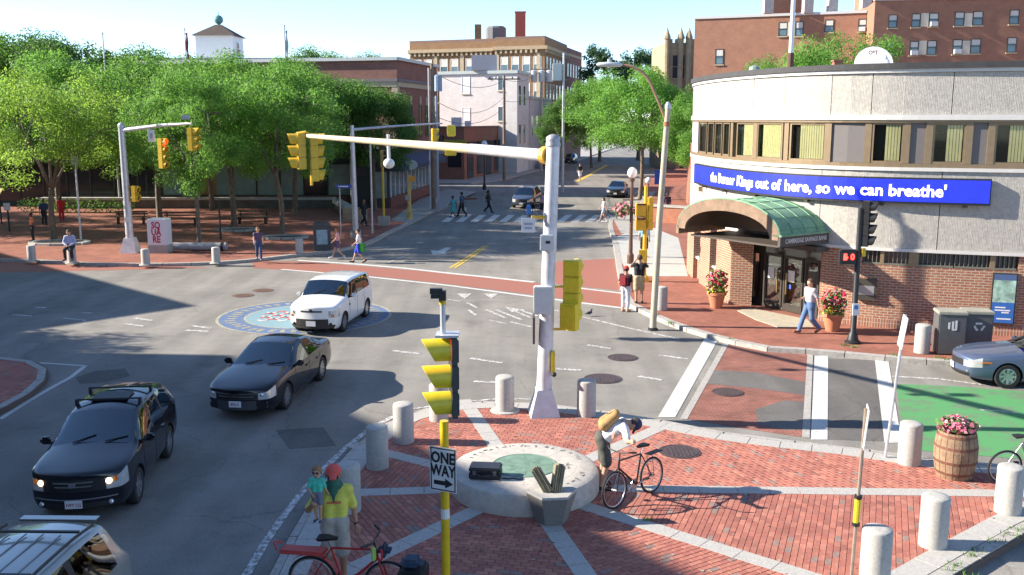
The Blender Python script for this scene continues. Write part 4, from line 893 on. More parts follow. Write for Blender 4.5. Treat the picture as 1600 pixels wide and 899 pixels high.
for u0, u1 in ((.1,.62),(.68,1.6),(1.66,2.58),(2.64,3.3)):
    dr = MB(); fw = .075
    eb(dr, u0, u0 + fw, -.45, -.36, .15, 2.12); eb(dr, u1 - fw, u1, -.45, -.36, .15, 2.12); eb(dr, u0 + fw, u1 - fw, -.45, -.36, .15, .4); eb(dr, u0 + fw, u1 - fw, -.45, -.36, 2.02, 2.12)
    o = dr.build('door', m_dframe, bank); eb(MB(), u0 + fw, u1 - fw, -.42, -.405, .4, 2.02).build('pane', m_glassT, o)
    if u1 - u0 > .8: 
        x = u1 - fw - .12 if u0 < 1 else u0 + fw + .1
        eb(MB(), x, x + .035, -.36, -.3, .75, 1.5).build('handle', M('brass', (.45, .33, .14), .35, .8, var=.05), o); eb(MB(), u0 + .2, u0 + .5, -.404, -.4, 1.2, 1.6).build('notice', m_wframe, o)
eb(MB(), -.1, EL + .05, -.46, -.34, 2.13, 2.5).build('transom', m_bglass, bank)
eb(MB(), 1.9, 2.02, -.404, -.398, .95, 1.1).build('access_sticker', M('sticker_blue', (.03, .1, .55), .5, var=0), bank)
atm = MB().box((0,0,0), (1.1,.12,.3)).build('atm_sign', M('atm_purple', (.09, .07, .22), .5, var=.05), bank); q = e0 + ED*1.75 + EN*.34; atm.location = (q.x, q.y, 2.62); atm.rotation_euler = (0,0, math.atan2(ED.y, ED.x))
lettering('ATM', .24, m_wframe, atm, frame((0,-.066,0), (1,0,0), (0,0,1)), .006)
# ---- the canopy: copper barrel vault
cn = MB(); ca_, cb_ = Vector((5.95,34.1)), Vector((8.5,30.3)); CD = (cb_ - ca_).normalized(); CN = Vector((.83,.555)); CL = (cb_ - ca_).length; N = 22
def carc(f, r_off, d, rise=1.13): 
    a = math.pi * f; u = CL / 2 - (CL / 2 + r_off) * math.cos(a) * (1 - .0); z = 3.02 + (rise + r_off) * math.sin(a) ** .9; q = ca_ + CD * u + CN * d; return (q.x, q.y, z)
fr_o = [k / N for k in range(N + 1)]
top = [[carc(f, 0, d) for f in fr_o] for d in (.0, .62, 1.24, 1.86, 2.6)]
m_cop = M('copper_green', (.17, .32, .19), .75, var=.25, scale=3, bump=.1); m_brn = M('copper_brown', (.22, .145, .095), .7, var=.3, scale=3)
canopy = MB().grid([list(reversed(r)) for r in top]).build('canopy', m_cop, bank, smooth=180)
for d in (.62, 1.24, 1.86): MB().tube([carc(f, .012, d) for f in fr_o], .018, 5).build('seam', m_cop, canopy)
for f in np.linspace(.08, .92, 9): MB().tube([carc(f, .012, d) for d in (.02, 1.3, 2.58)], .012, 4).build('seam', m_cop, canopy)
fa = [carc(f, .03, -.06) for f in fr_o]; fi = [carc(f, -.36, -.06) for f in fr_o]; fa2 = [carc(f, .03, .02) for f in fr_o]; fi2 = [carc(f, -.36, .02) for f in fr_o]
MB().grid([fi2, fi, fa, fa2, fi2]).build('fascia', m_brn, canopy, smooth=40); MB().tube([carc(f, .04, -.02) for f in fr_o], .04, 6).build('fascia_edge', m_cop, canopy)
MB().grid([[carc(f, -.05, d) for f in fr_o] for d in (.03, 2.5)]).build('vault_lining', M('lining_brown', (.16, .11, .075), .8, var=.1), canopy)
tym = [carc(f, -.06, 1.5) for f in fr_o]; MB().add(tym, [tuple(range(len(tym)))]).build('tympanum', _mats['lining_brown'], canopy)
def cq(u, d): q = ca_ + CD*u + CN*d; return (q.x, q.y)
MB().prism([cq(CL-.02,-.06), cq(CL+.08,-.06), cq(CL+.08,2.45), cq(CL-.02,2.45)], 2.82, 3.14).build('side_sign', M('side_sign_brown', (.075, .06, .055), .6, var=.1), canopy)
MB().prism([cq(CL-.25,-.06), cq(CL+.12,-.06), cq(CL+.12,2.45), cq(CL-.25,2.45)], 3.14, 3.2).build('gutter', m_cop, canopy); MB().prism([cq(-.08,-.06), cq(.05,-.06), cq(.05,2.3), cq(-.08,2.3)], 2.82, 3.1).build('side_board', m_brn, canopy)
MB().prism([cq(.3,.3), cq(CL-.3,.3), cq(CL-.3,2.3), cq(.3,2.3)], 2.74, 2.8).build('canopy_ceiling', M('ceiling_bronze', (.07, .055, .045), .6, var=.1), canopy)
sd = Vector((CN.x, CN.y, 0)); o_ = cq(CL+.084, 1.2); lettering('CAMBRIDGE SAVINGS BANK', .21, M('letter_pale', (.6, .58, .55), .5, var=0), canopy, frame((o_[0], o_[1], 2.98), sd, (0,0,1)), .002, sx=.76)
# ---- blue message sign on the curve
s0, s1 = bs(1093, 4.6), bs(1545, 4.6); sign = bseg(s0 - .03, s1 + .03, 4.20, 5.02, .06, .22).build('message_sign', M('sign_case', (.02, .02, .025), .5, var=0), bank)
bseg(s0, s1, 4.27, 4.97, .22, .235).build('screen', M('led_blue', (.012, .022, .26), .45, var=.25, scale=2.2, emis=(.012, .028, .62), es=.42), sign)
m_led = M('led_white', (.8, .75, .78), .5, var=0, emis=(1, .85, .9), es=.7); ta, tb = bs(1120, 4.6), bs(1486, 4.6); wx = 0.0; words = []
for wd in "the Burner Kings out of here, so we can breathe'".split():
    me = textmesh(wd, .5, .013, .004, align='LEFT'); words.append((me, wx)); wx += max(v.co.x for v in me.vertices) + .15
for me, w0 in words:
    for v in me.vertices:
        s = ta + (v.co.x + w0) / wx * (tb - ta); q = bpt(s, .238 + (.006 if v.co.z > 0 else 0)); v.co = (q.x, q.y, 4.60 + v.co.y * 1.02)
    me.materials.clear(); me.materials.append(m_led); link('sign_word', me, sign)
for f in np.linspace(.1, .95, 6): bseg(s0 + (s1-s0)*f, s0 + (s1-s0)*f + .12, 4.12, 4.2, -.03, .2).build('bracket', m_dframe, sign)
bseg(bs(1098,4.1), bs(1098,4.1) + .12, 3.9, 4.1, .03, .2).build('security_camera', m_stone, bank)
# ---- on the roof
q = PY(1365, 99, 41); d = thing('satellite_dish', 'white satellite dish on the bank roof', 'dish', (q.x, 41, 8.33)); R_ = .78
pr = [(R_ * math.sin(a), -.35 * (1 - (math.sin(a))**2)) for a in np.linspace(0.0005, math.pi/2, 9)]
dm = MB().lathe(pr, 28).lathe([(p[0], p[1] - .02) for p in pr], 28); dm.v = [(v[0], -v[2] * 1.0, v[1]) for v in dm.v]; dd = dm.build('bowl', M('dish_white', (.80, .80, .78), .5, var=.03), d, (0,0,.75), smooth=60); dd.rotation_euler = (R(-18), 0, R(-12))
MB().tube([(0,0,0),(0,.1,.75)], .06, 8).tube([(.3,.5,0),(0,.15,.6)], .03, 6).build('stand', m_dframe, d); lettering('O*T', .24, M('dish_print', (.35, .12, .08), .6, var=0), d, frame((-.05,-.02,1.22), (.98,.2,0), (0,.25,1)), .004)
q = PY(1235, 100, 38); t = thing('roof_flagpole', 'white pole with dark braced foot on the bank roof', 'pole', (q.x, 38, 8.33)); MB().lathe([(.09,.9),(.085,4),(.06,7)], 10).build('pole', M('pole_white', (.75, .75, .75), .4, var=.03), t); MB().lathe([(.13,0),(.13,1.0),(.1,1.02)], 10).tube([(-.55,0,0),(0,0,.5)], .035, 6).tube([(.55,0,0),(0,0,.5)], .035, 6).tube([(0,.5,0),(0,0,.5)], .035, 6).build('foot', M('foot_rust', (.12, .06, .045), .8, var=.2), t)
for i, (px, h) in enumerate(((1289,.62),(1308,.95))): 
    q = PY(px, 98, 42); tag(MB().box((0,0,h/2), (.34,.34,h)).box((0,0,h), (.42,.42,.06)).build('chimney', bk_red, None, (q.x, 42, 8.33), uv=True), ['short brick chimney on the bank roof, left of two', 'taller brick chimney on the bank roof, right of two'][i], 'chimney', 'roof chimneys')
q = PY(1179, 105, 40); tag(MB().lathe([(.12,0),(.12,.35),(.25,.4),(.25,.45),(.2,.6),(.0001,.68)], 12).build('roof_vent', M('vent_verdigris', (.2, .26, .24), .7, var=.2), None, (q.x, 40, 8.33)), 'round mushroom vent on the left end of the bank roof', 'vent')
# ================================================================== STREET FURNITURE
m_sy = M('signal_yellow', (.66, .43, .03), .45, var=.12, scale=8); m_sy2 = M('signal_yellow_bright', (.70, .55, .03), .4, var=.12, scale=8)
m_blk = M('signal_black', (.018, .018, .02), .5, var=.1); m_silver = M('galvanised_pole', (.52, .53, .56), .4, .35, var=.18, scale=4); m_white_p = M('weathered_white_pole', (.62, .62, .64), .5, .15, var=.2, scale=3)
m_visin = M('visor_inside', (.05, .025, .012), .8, var=0); m_signw = M('sign_white', (.70, .71, .70), .45, var=.04); m_signb = M('sign_black', (.02, .02, .022), .5, var=0)
LENS = {'r': M('lens_red_lit', (.3, .01, .01), .3, var=0, emis=(1, .04, .02), es=3.0), 'a': M('lens_amber', (.45, .12, .01), .3, var=0), 'g': M('lens_green', (.02, .16, .09), .3, var=0), 'R': M('lens_red', (.22, .02, .015), .3, var=0), 'd': M('lens_dark', (.03, .03, .03), .3, var=0)}
def visor(mb, c, r, L, cut=.78, drop=.35):
    n = 14; rows = []
    for i in range(n + 1):
        a = -math.pi * cut + 2 * math.pi * cut * i / n; k = 1 - drop * (1 - math.cos(a)) / 2 * 1.4     # hood longer on top than below
        x, z = r * math.sin(a), r * math.cos(a)
        rows.append([(c[0] + x * q, c[1] - y * k, c[2] + z * q) for y, q in ((0, 1), (L * .5, 1), (L, 1), (L, .93), (0.01, .93))])
    mb.grid(rows)
def signal_head(parent, loc, rz, sections, body, hood, pitch=.345, w=.33, dep=.19, L=.27, name='signal_head', back=False):
    h = bpy.data.objects.new(name, None); COL.objects.link(h); h.parent = parent; h.location = loc; h.rotation_euler = (0, 0, rz); n = len(sections)
    mb = MB()
    for i in range(n):
        z = (n - 1) * pitch / 2 - i * pitch; mb.box((0, dep / 2, z), (w, dep, pitch * .97)); mb.box((0, dep + .01, z), (w * .8, .025, pitch * .8))
    mb.build('housing', body, h)
    if back: MB().box((0, .06, 0), (w + .26, .012, n * pitch + .2)).build('back_plate', m_blk, h)
    for i, k in enumerate(sections):
        z = (n - 1) * pitch / 2 - i * pitch; v = MB(); visor(v, (0, -.005, z), w * .47, L); v.build('visor', hood, h, smooth=50)
        l = MB().lathe([(w * .43, 0), (w * .3, .015), (.0001, .025)], 16); l.v = [(a, -c, b_) for a, b_, c in l.v]; l.build('lens', LENS[k], h, (0, -.012, z), smooth=60)
    return h
# ---- bollards
m_bol = M('bollard_granite', (.41, .395, .365), .85, var=.16, scale=22, bump=.35, bscale=90)
bol = MB().lathe([(.217,0),(.215,.79),(.208,.815),(.19,.83),(.10,.838),(.0001,.84)], 26).mesh('bollard', m_bol, smooth=50)
def bollard(px, py, label, s=1.0, z=KZ+.012, foot=False, pos=None):
    p = P(px, py, z) if pos is None else pos; t = thing('bollard', label, 'bollard', (p.x, p.y, z), random.uniform(0, 6), 'granite bollards'); t.scale = (s, s, s)
    link('shaft', bol, t)
    if foot: MB().lathe([(.34,-.01),(.34,.02),(.3,.035),(.22,.036)], 20).build('footing', m_granite, t)
for a in ((631,690,'granite bollard on the left plaza kerb, second from the yellow signal pole'), (590,730,'granite bollard on the left plaza kerb between the two other left ones'), (545,797,'granite bollard beside the man in the yellow shirt'),
          (686,656,'granite bollard half hidden behind the hooded yellow signal'), (916,649,'granite bollard right of the big mast pole base'),
          (1420,724,'granite bollard left of the flower barrel'), (1574,800,'granite bollard in front of the cut off bicycle'), (1457,852,'granite bollard between the flower barrel and the near corner kerb'), (1366,909,'granite bollard cut by the lower picture edge'),
          (1440,551,'granite bollard left of the two grey litter bins'), (1033,484,'granite bollard at the foot of the tall street lamp')): bollard(*a)
bollard(789, 642, 'granite bollard on a round footing left of the big mast pole', foot=True)
for a in ((50,408,'granite bollard at far left by the crossing kerb'), (113,411,'granite bollard with a person sitting on it'), (228,414,'granite bollard in front of the lettered white cabinet'), (338,411,'granite bollard right of the lettered white cabinet'), (468,396,'granite bollard left of the dark litter bin')): bollard(*a, s=.9, foot=a[0] != 468)
# ---- the stone disc and book sculpture
disc = thing('stone_disc', 'low round granite disc with green bronze centre on the plaza', 'monument', (DC.x, DC.y, KZ))
m_disc = M('disc_granite', (.47, .435, .385), .85, var=.16, scale=7, bump=.25, bscale=60)
MB().lathe([(1.36,0),(1.37,.05),(1.37,.3),(1.33,.385),(1.24,.425),(.95,.43)], 72).build('rim', m_disc, disc, smooth=40)
for i in range(8):
    a0, a1 = 2*math.pi*i/8 + .02, 2*math.pi*(i+1)/8 - .02; k = 8
    o_ = [(.948*math.cos(a0+(a1-a0)*j/k), .948*math.sin(a0+(a1-a0)*j/k)) for j in range(k+1)]; i_ = [(.60*math.cos(a1-(a1-a0)*j/k), .60*math.sin(a1-(a1-a0)*j/k)) for j in range(k+1)]
    MB().prism(o_ + i_, .2, .432).build('ring_stone', m_disc, disc)
bz = MB().lathe([(.61,.2),(.61,.44),(.585,.446),(.57,.44),(.0001,.442)], 48).build('bronze_compass', M('bronze_green', (.17, .27, .20), .65, .1, var=.25, scale=5), disc)
for i in range(16):
    a = 2*math.pi*i/16; r = .54 if i % 4 == 0 else .42 if i % 2 == 0 else .3; w = .035
    MB().add([(0,0,.45),(r*.3*math.cos(a)-w*math.sin(a), r*.3*math.sin(a)+w*math.cos(a), .443),(r*math.cos(a), r*math.sin(a), .445),(r*.3*math.cos(a)+w*math.sin(a), r*.3*math.sin(a)-w*math.cos(a), .443)], [(3,2,1,0)]).build('ray', _mats['bronze_green'], bz)
m_engr = M('engraving', (.22, .205, .19), .9, var=.1); en = MB()
rnd = random.Random(3)
for arc, rr in (((20, 160), 1.09), ((300, 345), 1.12), ((-15, 10), .78)):   # worn carved strokes
    a = arc[0]
    while a < arc[1]:
        c = Vector((math.cos(R(a)), math.sin(R(a)))); q = Vector((-c.y, c.x))
        for _ in range(2):
            p = c * rr + q * rnd.uniform(-.04, .04) + c * rnd.uniform(-.04, .04); d_ = (q if rnd.random() < .5 else c) * rnd.uniform(.03, .06); e = Vector((-d_.y, d_.x)).normalized() * .011
            en.sheet([p - d_ - e, p + d_ - e, p + d_ + e, p - d_ + e], .4345 if rr < .95 else .4345)
        a += rnd.uniform(5, 11)
tag(en.build('carved_inscription', m_engr, disc), kind='stuff')
bp = P(862, 818, KZ); bk = thing('book_sculpture', 'grey hexagonal granite pedestal carrying an open bronze book', 'sculpture', (bp.x, bp.y + .1, KZ), R(6))
hexa = lambda r, rot=0: [(r * math.cos(R(60*i+rot)), r * math.sin(R(60*i+rot))) for i in range(6)]
def frust(r0, r1, z0, z1): a, b_ = hexa(r0), hexa(r1); return MB().add([(p[0],p[1],z0) for p in a] + [(p[0],p[1],z1) for p in b_], [tuple(range(5,-1,-1)), tuple(range(6,12))] + [(i,(i+1)%6,6+(i+1)%6,6+i) for i in range(6)])
frust(.27, .43, 0, .52).build('pedestal', M('pedestal_granite', (.19, .185, .17), .8, var=.2, scale=25, bump=.3), bk); frust(.43, .42, .52, .56).build('pedestal_top', m_granite, bk)
m_brz = M('bronze_patina', (.25, .215, .14), .6, .35, var=.3, scale=14, bump=.5, bscale=40)
for sx, an in ((-1, 30), (1, -12)):          # two leaning ribbed slabs forming a V
    g = MB(); 
    for k in range(5): g.box((-.07 + .035*k, 0, .21 + .012 * (k % 2)), (.022, .2 + .03 * (k % 2), .5 - .03 * abs(k - 2)))
    g.box((0, .01, .2), (.15, .16, .42)); o = g.build('book_cover', m_brz, bk, (sx*.06, -.05, .55)); o.rotation_euler = (R(-18), R(-an), 0)
# ---- hard case on the disc
q = P(759, 745, .56); t = thing('equipment_case', 'black hard equipment case on the stone disc', 'case', (q.x, q.y, KZ + .43), R(-6)); m_case = M('case_black', (.022, .022, .028), .45, var=.2, scale=10)
def bevbox(d, b=.02):
    bm = bmesh.new(); bmesh.ops.create_cube(bm, size=1); bmesh.ops.scale(bm, vec=d, verts=bm.verts); bmesh.ops.bevel(bm, geom=bm.edges[:], offset=b, segments=2, affect='EDGES'); me = bpy.data.meshes.new('part'); bm.to_mesh(me); bm.free(); return me
def bev(name, d, loc, m, parent, b=.02):
    me = bevbox(d, b); me.name = name; me.materials.append(m); return link(name, me, parent, loc)
bev('lower_shell', (.56,.36,.13), (0,0,.065), m_case, t); bev('lid', (.56,.36,.085), (0,0,.175), m_case, t); MB().tube([(-.1,-.19,.1),(-.09,-.225,.09),(.09,-.225,.09),(.1,-.19,.1)], .013, 6).build('handle', m_case, t)
for x in (-.18, .18): MB().box((x, -.185, .13), (.06,.02,.07)).build('latch', M('latch_grey', (.12,.12,.13), .4, var=0), t)
tag(MB().tube(smoothline([Vector(v) for v in ((0,0,.012),(.1,-.03,.012),(.2,.0,.012),(.28,-.05,.012),(.36,-.03,.012))], 5), .012, 6).build('cable', m_case, None, (q.x + .3, q.y - .1, KZ + .43)), 'short black cable trailing from the case', 'cable')
# ---- near signal with ONE WAY sign
sx_, sy_ = -.905, 12.3; t = thing('traffic_signal', 'near yellow signal post with three hooded lights and camera on top', 'traffic signal', (sx_, sy_, KZ), 0, 'traffic signals')
MB().lathe([(.09,0),(.09,.03),(.058,.05),(.058,2.72)], 16).build('pole', M('pole_yellow', (.68, .45, .015), .35, var=.15, scale=6), t, smooth=40)
for z, n_ in ((1.35,1),): MB().lathe([(.0595,0),(.0595,.14 if n_ == 1 else .05)], 12).build('sticker', m_signw, t, (0,0,z))
signal_head(t, (.09, 0, 3.33), R(-78), 'rag', M('housing_charcoal', (.045, .05, .05), .5, var=.1), m_sy2, .36, .34, .075, .37)
MB().box((.06,0,3.9), (.3,.3,.03)).build('top_plate', m_silver, t); MB().lathe([(.035,3.9),(.035,4.35)], 10).build('mast', m_silver, t); MB().lathe([(.045,4.3),(.045,4.37)], 10).build('collar', m_sy, t)
MB().box((0,0,4.42), (.09,.13,.12)).box((-.08,-.02,4.48), (.16,.08,.07)).box((-.1,-.02,4.41), (.1,.07,.05)).build('camera', m_blk, t)
ow = thing('one_way_sign', 'white ONE WAY sign with black arrow on the near yellow post', 'sign', (sx_ - .015, sy_ - .085, 2.2), R(-24)); sw, sh = .40, .62
bev('plate', (sw, .006, sh), (0,0,0), m_signw, ow, .002)
bd = MB(); 
for b_ in ((0,-.005,sh/2-.022,sw-.03,.014),(0,-.005,-sh/2+.022,sw-.03,.014)): bd.box((b_[0],b_[1],b_[2]), (b_[3],.004,b_[4]))
for x in (-sw/2+.022, sw/2-.022): bd.box((x,-.005,0), (.014,.004,sh-.058))
bd.build('border', m_signb, ow); lettering('ONE', .215, m_signb, ow, frame((0,-.006,.155), (1,0,0), (0,0,1)), .006, sx=.78); lettering('WAY', .215, m_signb, ow, frame((0,-.006,-.025), (1,0,0), (0,0,1)), .006, sx=.74)
ar = [(-.14,.03),(.03,.03),(.03,.07),(.15,0),(.03,-.07),(.03,-.03),(-.14,-.03)]; MB().add([(x,-.006,z-.19) for x, z in ar], [tuple(range(len(ar)))]).add([(x,-.004,z-.19) for x, z in ar], [tuple(range(len(ar)-1,-1,-1))]).build('arrow', m_signb, ow)
# ---- big mast pole
bx, by = .73, 21.25; t = thing('mast_pole', 'large white mast pole with long arm and grey boxes on the plaza edge', 'traffic signal', (bx, by, KZ), 0, 'traffic signals')
bm_ = MB(); a, b_ = .34, .17
bm_.add([(-a,-a,0),(a,-a,0),(a,a,0),(-a,a,0),(-b_,-b_,.62),(b_,-b_,.62),(b_,b_,.62),(-b_,b_,.62)], [(3,2,1,0),(0,1,5,4),(1,2,6,5),(2,3,7,6),(3,0,4,7),(4,5,6,7)]); bm_.build('base_cover', M('base_white', (.66, .64, .63), .7, var=.12), t, rz=R(6))
top = Vector((.17, 0, 6.1)); pl_ = [Vector((0,0,.5)), Vector((.08,0,3)), top]; MB().tube(pl_, [.175,.16,.145], 20).build('pole', m_white_p, t, smooth=60)
MB().lathe([(.165,0),(.165,.06),(.15,.1),(.16,.14),(.15,.2),(.09,.25),(.0001,.27)], 16).build('finial', M('finial_grey', (.35,.35,.38), .5, .3, var=.1), t, top, smooth=50)
ad = Vector((-7.3, 8.95, .2)); MB().tube([top + Vector((-.1,.12,-.2)), top + ad * .3 + Vector((0,0,-.17)), top + ad + Vector((0,0,-.12))], [.135,.115,.065], 14).build('arm', M('arm_cream', (.66,.56,.36), .5, .1, var=.2, scale=1), t, smooth=60)
MB().tube([top + Vector((-.09,.1,-.2)), top + Vector((-.19,.23,-.2))], .2, 14).build('arm_collar', M('collar_orange', (.62,.34,.05), .5, var=.15), t); MB().tube([top + Vector((-.2,.24,-.2)), top + ad * .26 + Vector((0,0,-.17))], [.1375,.122], 14).build('arm_sleeve', m_white_p, t, smooth=60)
for z, d_, ox, nm in ((4.0,(.3,.16,.36),-.02,'small_cabinet'),(2.72,(.42,.24,.62),-.1,'cabinet')): bev(nm, d_, (.06 + ox, -.2, z), M('cabinet_grey', (.56,.57,.56), .5, .1, var=.06), t)
MB().box((.06,-.285,4.02), (.1,.01,.06)).build('cabinet_label', m_blk, t)
bev('side_sign', (.05,.5,.62), (-.24,-.02,2.02), M('sign_back_bronze', (.10,.08,.075), .5, var=.1), t, .01); bev('push_button_box', (.08,.13,.5), (.2,-.14,1.28), m_sy2, t, .01); MB().ball((.22,-.2,1.0), .06, 6).build('push_button', m_blk, t)
h = signal_head(t, (.66, .12, 3.03), R(160), 'Rag', m_sy2, m_sy2, .37, .36, .22, .3); 
signal_head(t, (.62, -.02, 2.32), R(150), 'd', m_sy2, m_sy2, .62, .38, .22, .24)
for z in (2.98, 2.0): MB().tube([(.08,0,z),(.4,.02,z),(.6,.04,z)], .028, 8).build('bracket', m_sy, t)
MB().tube([(.08,-.05,4.55),(-.3,-.1,4.55)], .04, 8).build('sign_bracket', M('bracket_orange', (.6,.35,.03), .5, var=.1), t); bev('white_sign', (.3,.02,.32), (-.37,-.14,4.38), m_signw, t, .004); bev('blue_box', (.1,.1,.2), (-.36,-.05,4.72), M('box_blue', (.03,.16,.42), .5, var=.1), t)
MB().box((-.37,-.153,4.41), (.2,.004,.05)).box((-.37,-.153,4.32), (.16,.004,.05)).build('sign_print', M('print_faint', (.35,.36,.45), .6, var=0), t)
e = top + ad
for i, (dx, sec, rz, L) in enumerate(((-.28,'Rag',R(-70),.3),(.34,'Ragd',R(105),.22))):
    signal_head(t, e + Vector((dx, .05 * i, -.1 - (len(sec) * .37) / 2 + .06)), rz, sec, m_sy, m_sy, .37, .38, .22, L)
MB().tube([e + Vector((-.3,0,-.05)), e + Vector((0,-.05,.0)), e + Vector((.15,0,-.1)), e + Vector((.12,0,-1.65))], .045, 8).build('hanger_frame', m_sy, t)
cpos = top + ad * .585; MB().lathe([(.045,-.05),(.045,.62)], 8, cpos + Vector((0,0,-.55))).build('camera_drop', m_white_p, t); MB().ball(cpos + Vector((0,0,-.72)), .155, 9, .9).build('dome_camera', M('dome_white', (.7,.7,.68), .3, var=.05), t, smooth=180)
c2 = top + ad * .33; bev('arm_signal_back', (.2,.3,.28), c2 + Vector((0,-.05,.24)), m_sy2, t, .02); bev('arm_signal_foot', (.28,.2,.14), c2 + Vector((-.02,-.1,-.3)), m_sy2, t, .02)
# ---- left mast
lx, ly = -19.5, 48.7; t = thing('mast_pole', 'silver mast pole with short arm and two signals on the left pavement', 'traffic signal', (lx, ly, KZ), 0, 'traffic signals')
MB().add([(-.42,-.42,0),(.42,-.42,0),(.42,.42,0),(-.42,.42,0),(-.24,-.24,.75),(.24,-.24,.75),(.24,.24,.75),(-.24,.24,.75)], [(3,2,1,0),(0,1,5,4),(1,2,6,5),(2,3,7,6),(3,0,4,7),(4,5,6,7)]).build('base_cover', _mats['base_white'], t)
MB().tube([(0,0,.6),(-.05,0,6.35)], [.2,.15], 16).build('pole', m_silver, t, smooth=60); MB().lathe([(.17,6.3),(.17,6.42),(.1,6.52),(.0001,6.55)], 12, (-.05,0,0)).build('finial', m_silver, t)
a1 = Vector((4.0,-1.6,6.5)); MB().tube([(-.05,0,6.15),(2.2,-.9,6.4),a1], [.11,.09,.06], 10).build('arm', m_white_p, t, smooth=60)
signal_head(t, (2.35,-.95,5.05), R(72), 'rag' + 'd', m_sy, m_sy, .37, .36, .22, .2); signal_head(t, (4.05,-1.6,5.75), R(80), 'Rag', m_sy, m_sy, .37, .38, .22, .34)
bev('arm_sign', (.34,.02,.6), (1.7,-.75,5.9), m_signw, t, .004); bev('sign_mark', (.16,.01,.26), (1.7,-.767,5.9), M('sign_grey_mark', (.35,.36,.38), .6, var=0), t, .003); bev('camera', (.35,.2,.22), (3.7,-1.5,6.8), M('camera_grey', (.4,.4,.42), .5, var=.1), t)
signal_head(t, (.55,-.1,3.0), R(80), 'dd', m_sy, m_sy, .4, .36, .2, .16, 'pedestrian_signal')
for z in (3.32, 2.66): MB().tube([(.1,0,z),(.5,-.05,z)], .035, 6).build('bracket', m_sy, t)
bev('notice', (.18,.02,.26), (0,-.21,1.7), m_signw, t, .003)
# ---- pole with long thin arm and blue street sign
q = P(556, 372, KZ); t = thing('mast_pole', 'blue grey mast pole with thin arm and blue street sign', 'traffic signal', (q.x, q.y, KZ), 0, 'traffic signals'); zt = PY(553,196,q.y).z - KZ
MB().lathe([(.32,0),(.3,.45),(.0001,.46)], 12).build('base', m_conc, t); MB().tube([(0,0,.4),(-.05,0,zt)], [.17,.12], 12).build('pole', m_silver, t, smooth=60); MB().tube([(-.05,0,zt-.25),(2.3,1,zt-.05),(4.9,2,zt+.1)], [.08,.06,.045], 8).build('arm', m_silver, t)
bev('street_sign', (.95,.03,.2), (-.55,-.05,2.95), M('street_sign_blue', (.05,.10,.40), .5, var=.05), t, .004); bev('street_sign_print', (.55,.01,.07), (-.62,-.073,2.95), m_signw, t, .002); MB().tube([(-.9,.3,0),(-.9,.3,2.9)], .035, 6).build('side_post', m_silver, t)
signal_head(t, (4.5,1.9,zt-.75), R(110), 'Rag', m_sy, m_sy, .37, .36, .2, .2)
# ---- yellow post with dark signal, call box post
q = P(600, 353, KZ); t = thing('signal_post', 'slim yellow post with narrow signal at the left kerb', 'traffic signal', (q.x, q.y, KZ), 0, 'traffic signals'); bev('foot', (.75,.5,.62), (0,0,.31), m_conc, t, .03); MB().tube([(0,0,.5),(0,0,3.7)], .075, 10).build('pole', M('pole_ochre', (.6,.38,.03), .5, var=.1), t); signal_head(t, (.12,0,4.25), R(75), 'Rag', M('housing_tan', (.42,.30,.12), .5, var=.1), m_blk, .37, .34, .2, .2)
q = P(640, 343, KZ); t = thing('call_post', 'yellow and white call post with orange sign at the left kerb', 'post', (q.x, q.y, KZ)); MB().lathe([(.2,0),(.2,.5),(.13,.55),(.12,3.0),(.0001,3.02)], 10).build('pole', M('post_rusty_yellow', (.5,.36,.12), .7, var=.35, scale=3), t); bev('sign', (.45,.06,.35), (.22,-.1,2.75), M('sign_orange', (.62,.26,.03), .5, var=.08), t, .01); bev('box', (.3,.2,.35), (-.1,-.12,1.5), m_conc, t, .02)
# ---- right-hand signals and lamps
q = P(985, 412, KZ); t = thing('globe_lamp', 'brown lamp post with white globe and pink flower baskets', 'street lamp', (q.x, q.y, KZ)); zt = PY(987,272,q.y).z - KZ
m_lbr = M('lamp_brown', (.11,.06,.04), .6, .2, var=.2); MB().lathe([(.16,0),(.16,.4),(.1,.5),(.085,1.2),(.07,zt-.35),(.13,zt-.3),(.13,zt-.2)], 12).build('post', m_lbr, t); MB().ball((0,0,zt+.05), .23, 10, 1.15).build('globe', M('globe_white', (.75,.75,.76), .3, var=0), t, smooth=180); MB().tube([(-.42,0,3.0),(.42,0,3.0)], .03, 6).build('crossbar', m_lbr, t)
def flower_ball(name, parent, loc, r, cols, n=240, sz=.07, flat=.75, leafs=.5):
    rng = np.random.default_rng(len(bpy.data.objects)); mb = MB()
    for _ in range(n):
        d = Vector(rng.normal(size=3)); d.normalize(); p = d * r * (.55 + .45 * rng.random()); p.z *= flat; k = 0 if rng.random() < leafs else 1 + int(rng.integers(0, len(cols))); mb.mi = k
        nn = (d + Vector(rng.normal(size=3)) * .5).normalized(); a = nn.orthogonal().normalized(); b_ = nn.cross(a); s = sz * rng.uniform(.7, 1.3)
        mb.add([p + a*s, p + b_*s*.8, p - a*s, p - b_*s*.8], [(0,1,2,3)])
        if k: mb.add([p + nn*s*.5 + a*s*.4, p + nn*s*.5 + b_*s*.4, p + nn*s*.5 - a*s*.4, p + nn*s*.5 - b_*s*.4], [(0,1,2,3)])
    return tag(mb.build(name, [M('plant_green', (.07,.16,.03), .7, var=.3, scale=20)] + cols, parent, loc), kind='stuff')
m_pink = M('petal_pink', (.66,.16,.25), .6, var=.25, scale=20); m_redf = M('petal_red', (.6,.02,.07), .6, var=.25, scale=20); m_yel = M('petal_yellow', (.62,.48,.03), .6, var=.25, scale=20); m_pale = M('petal_pale_pink', (.7,.38,.4), .6, var=.2, scale=20)
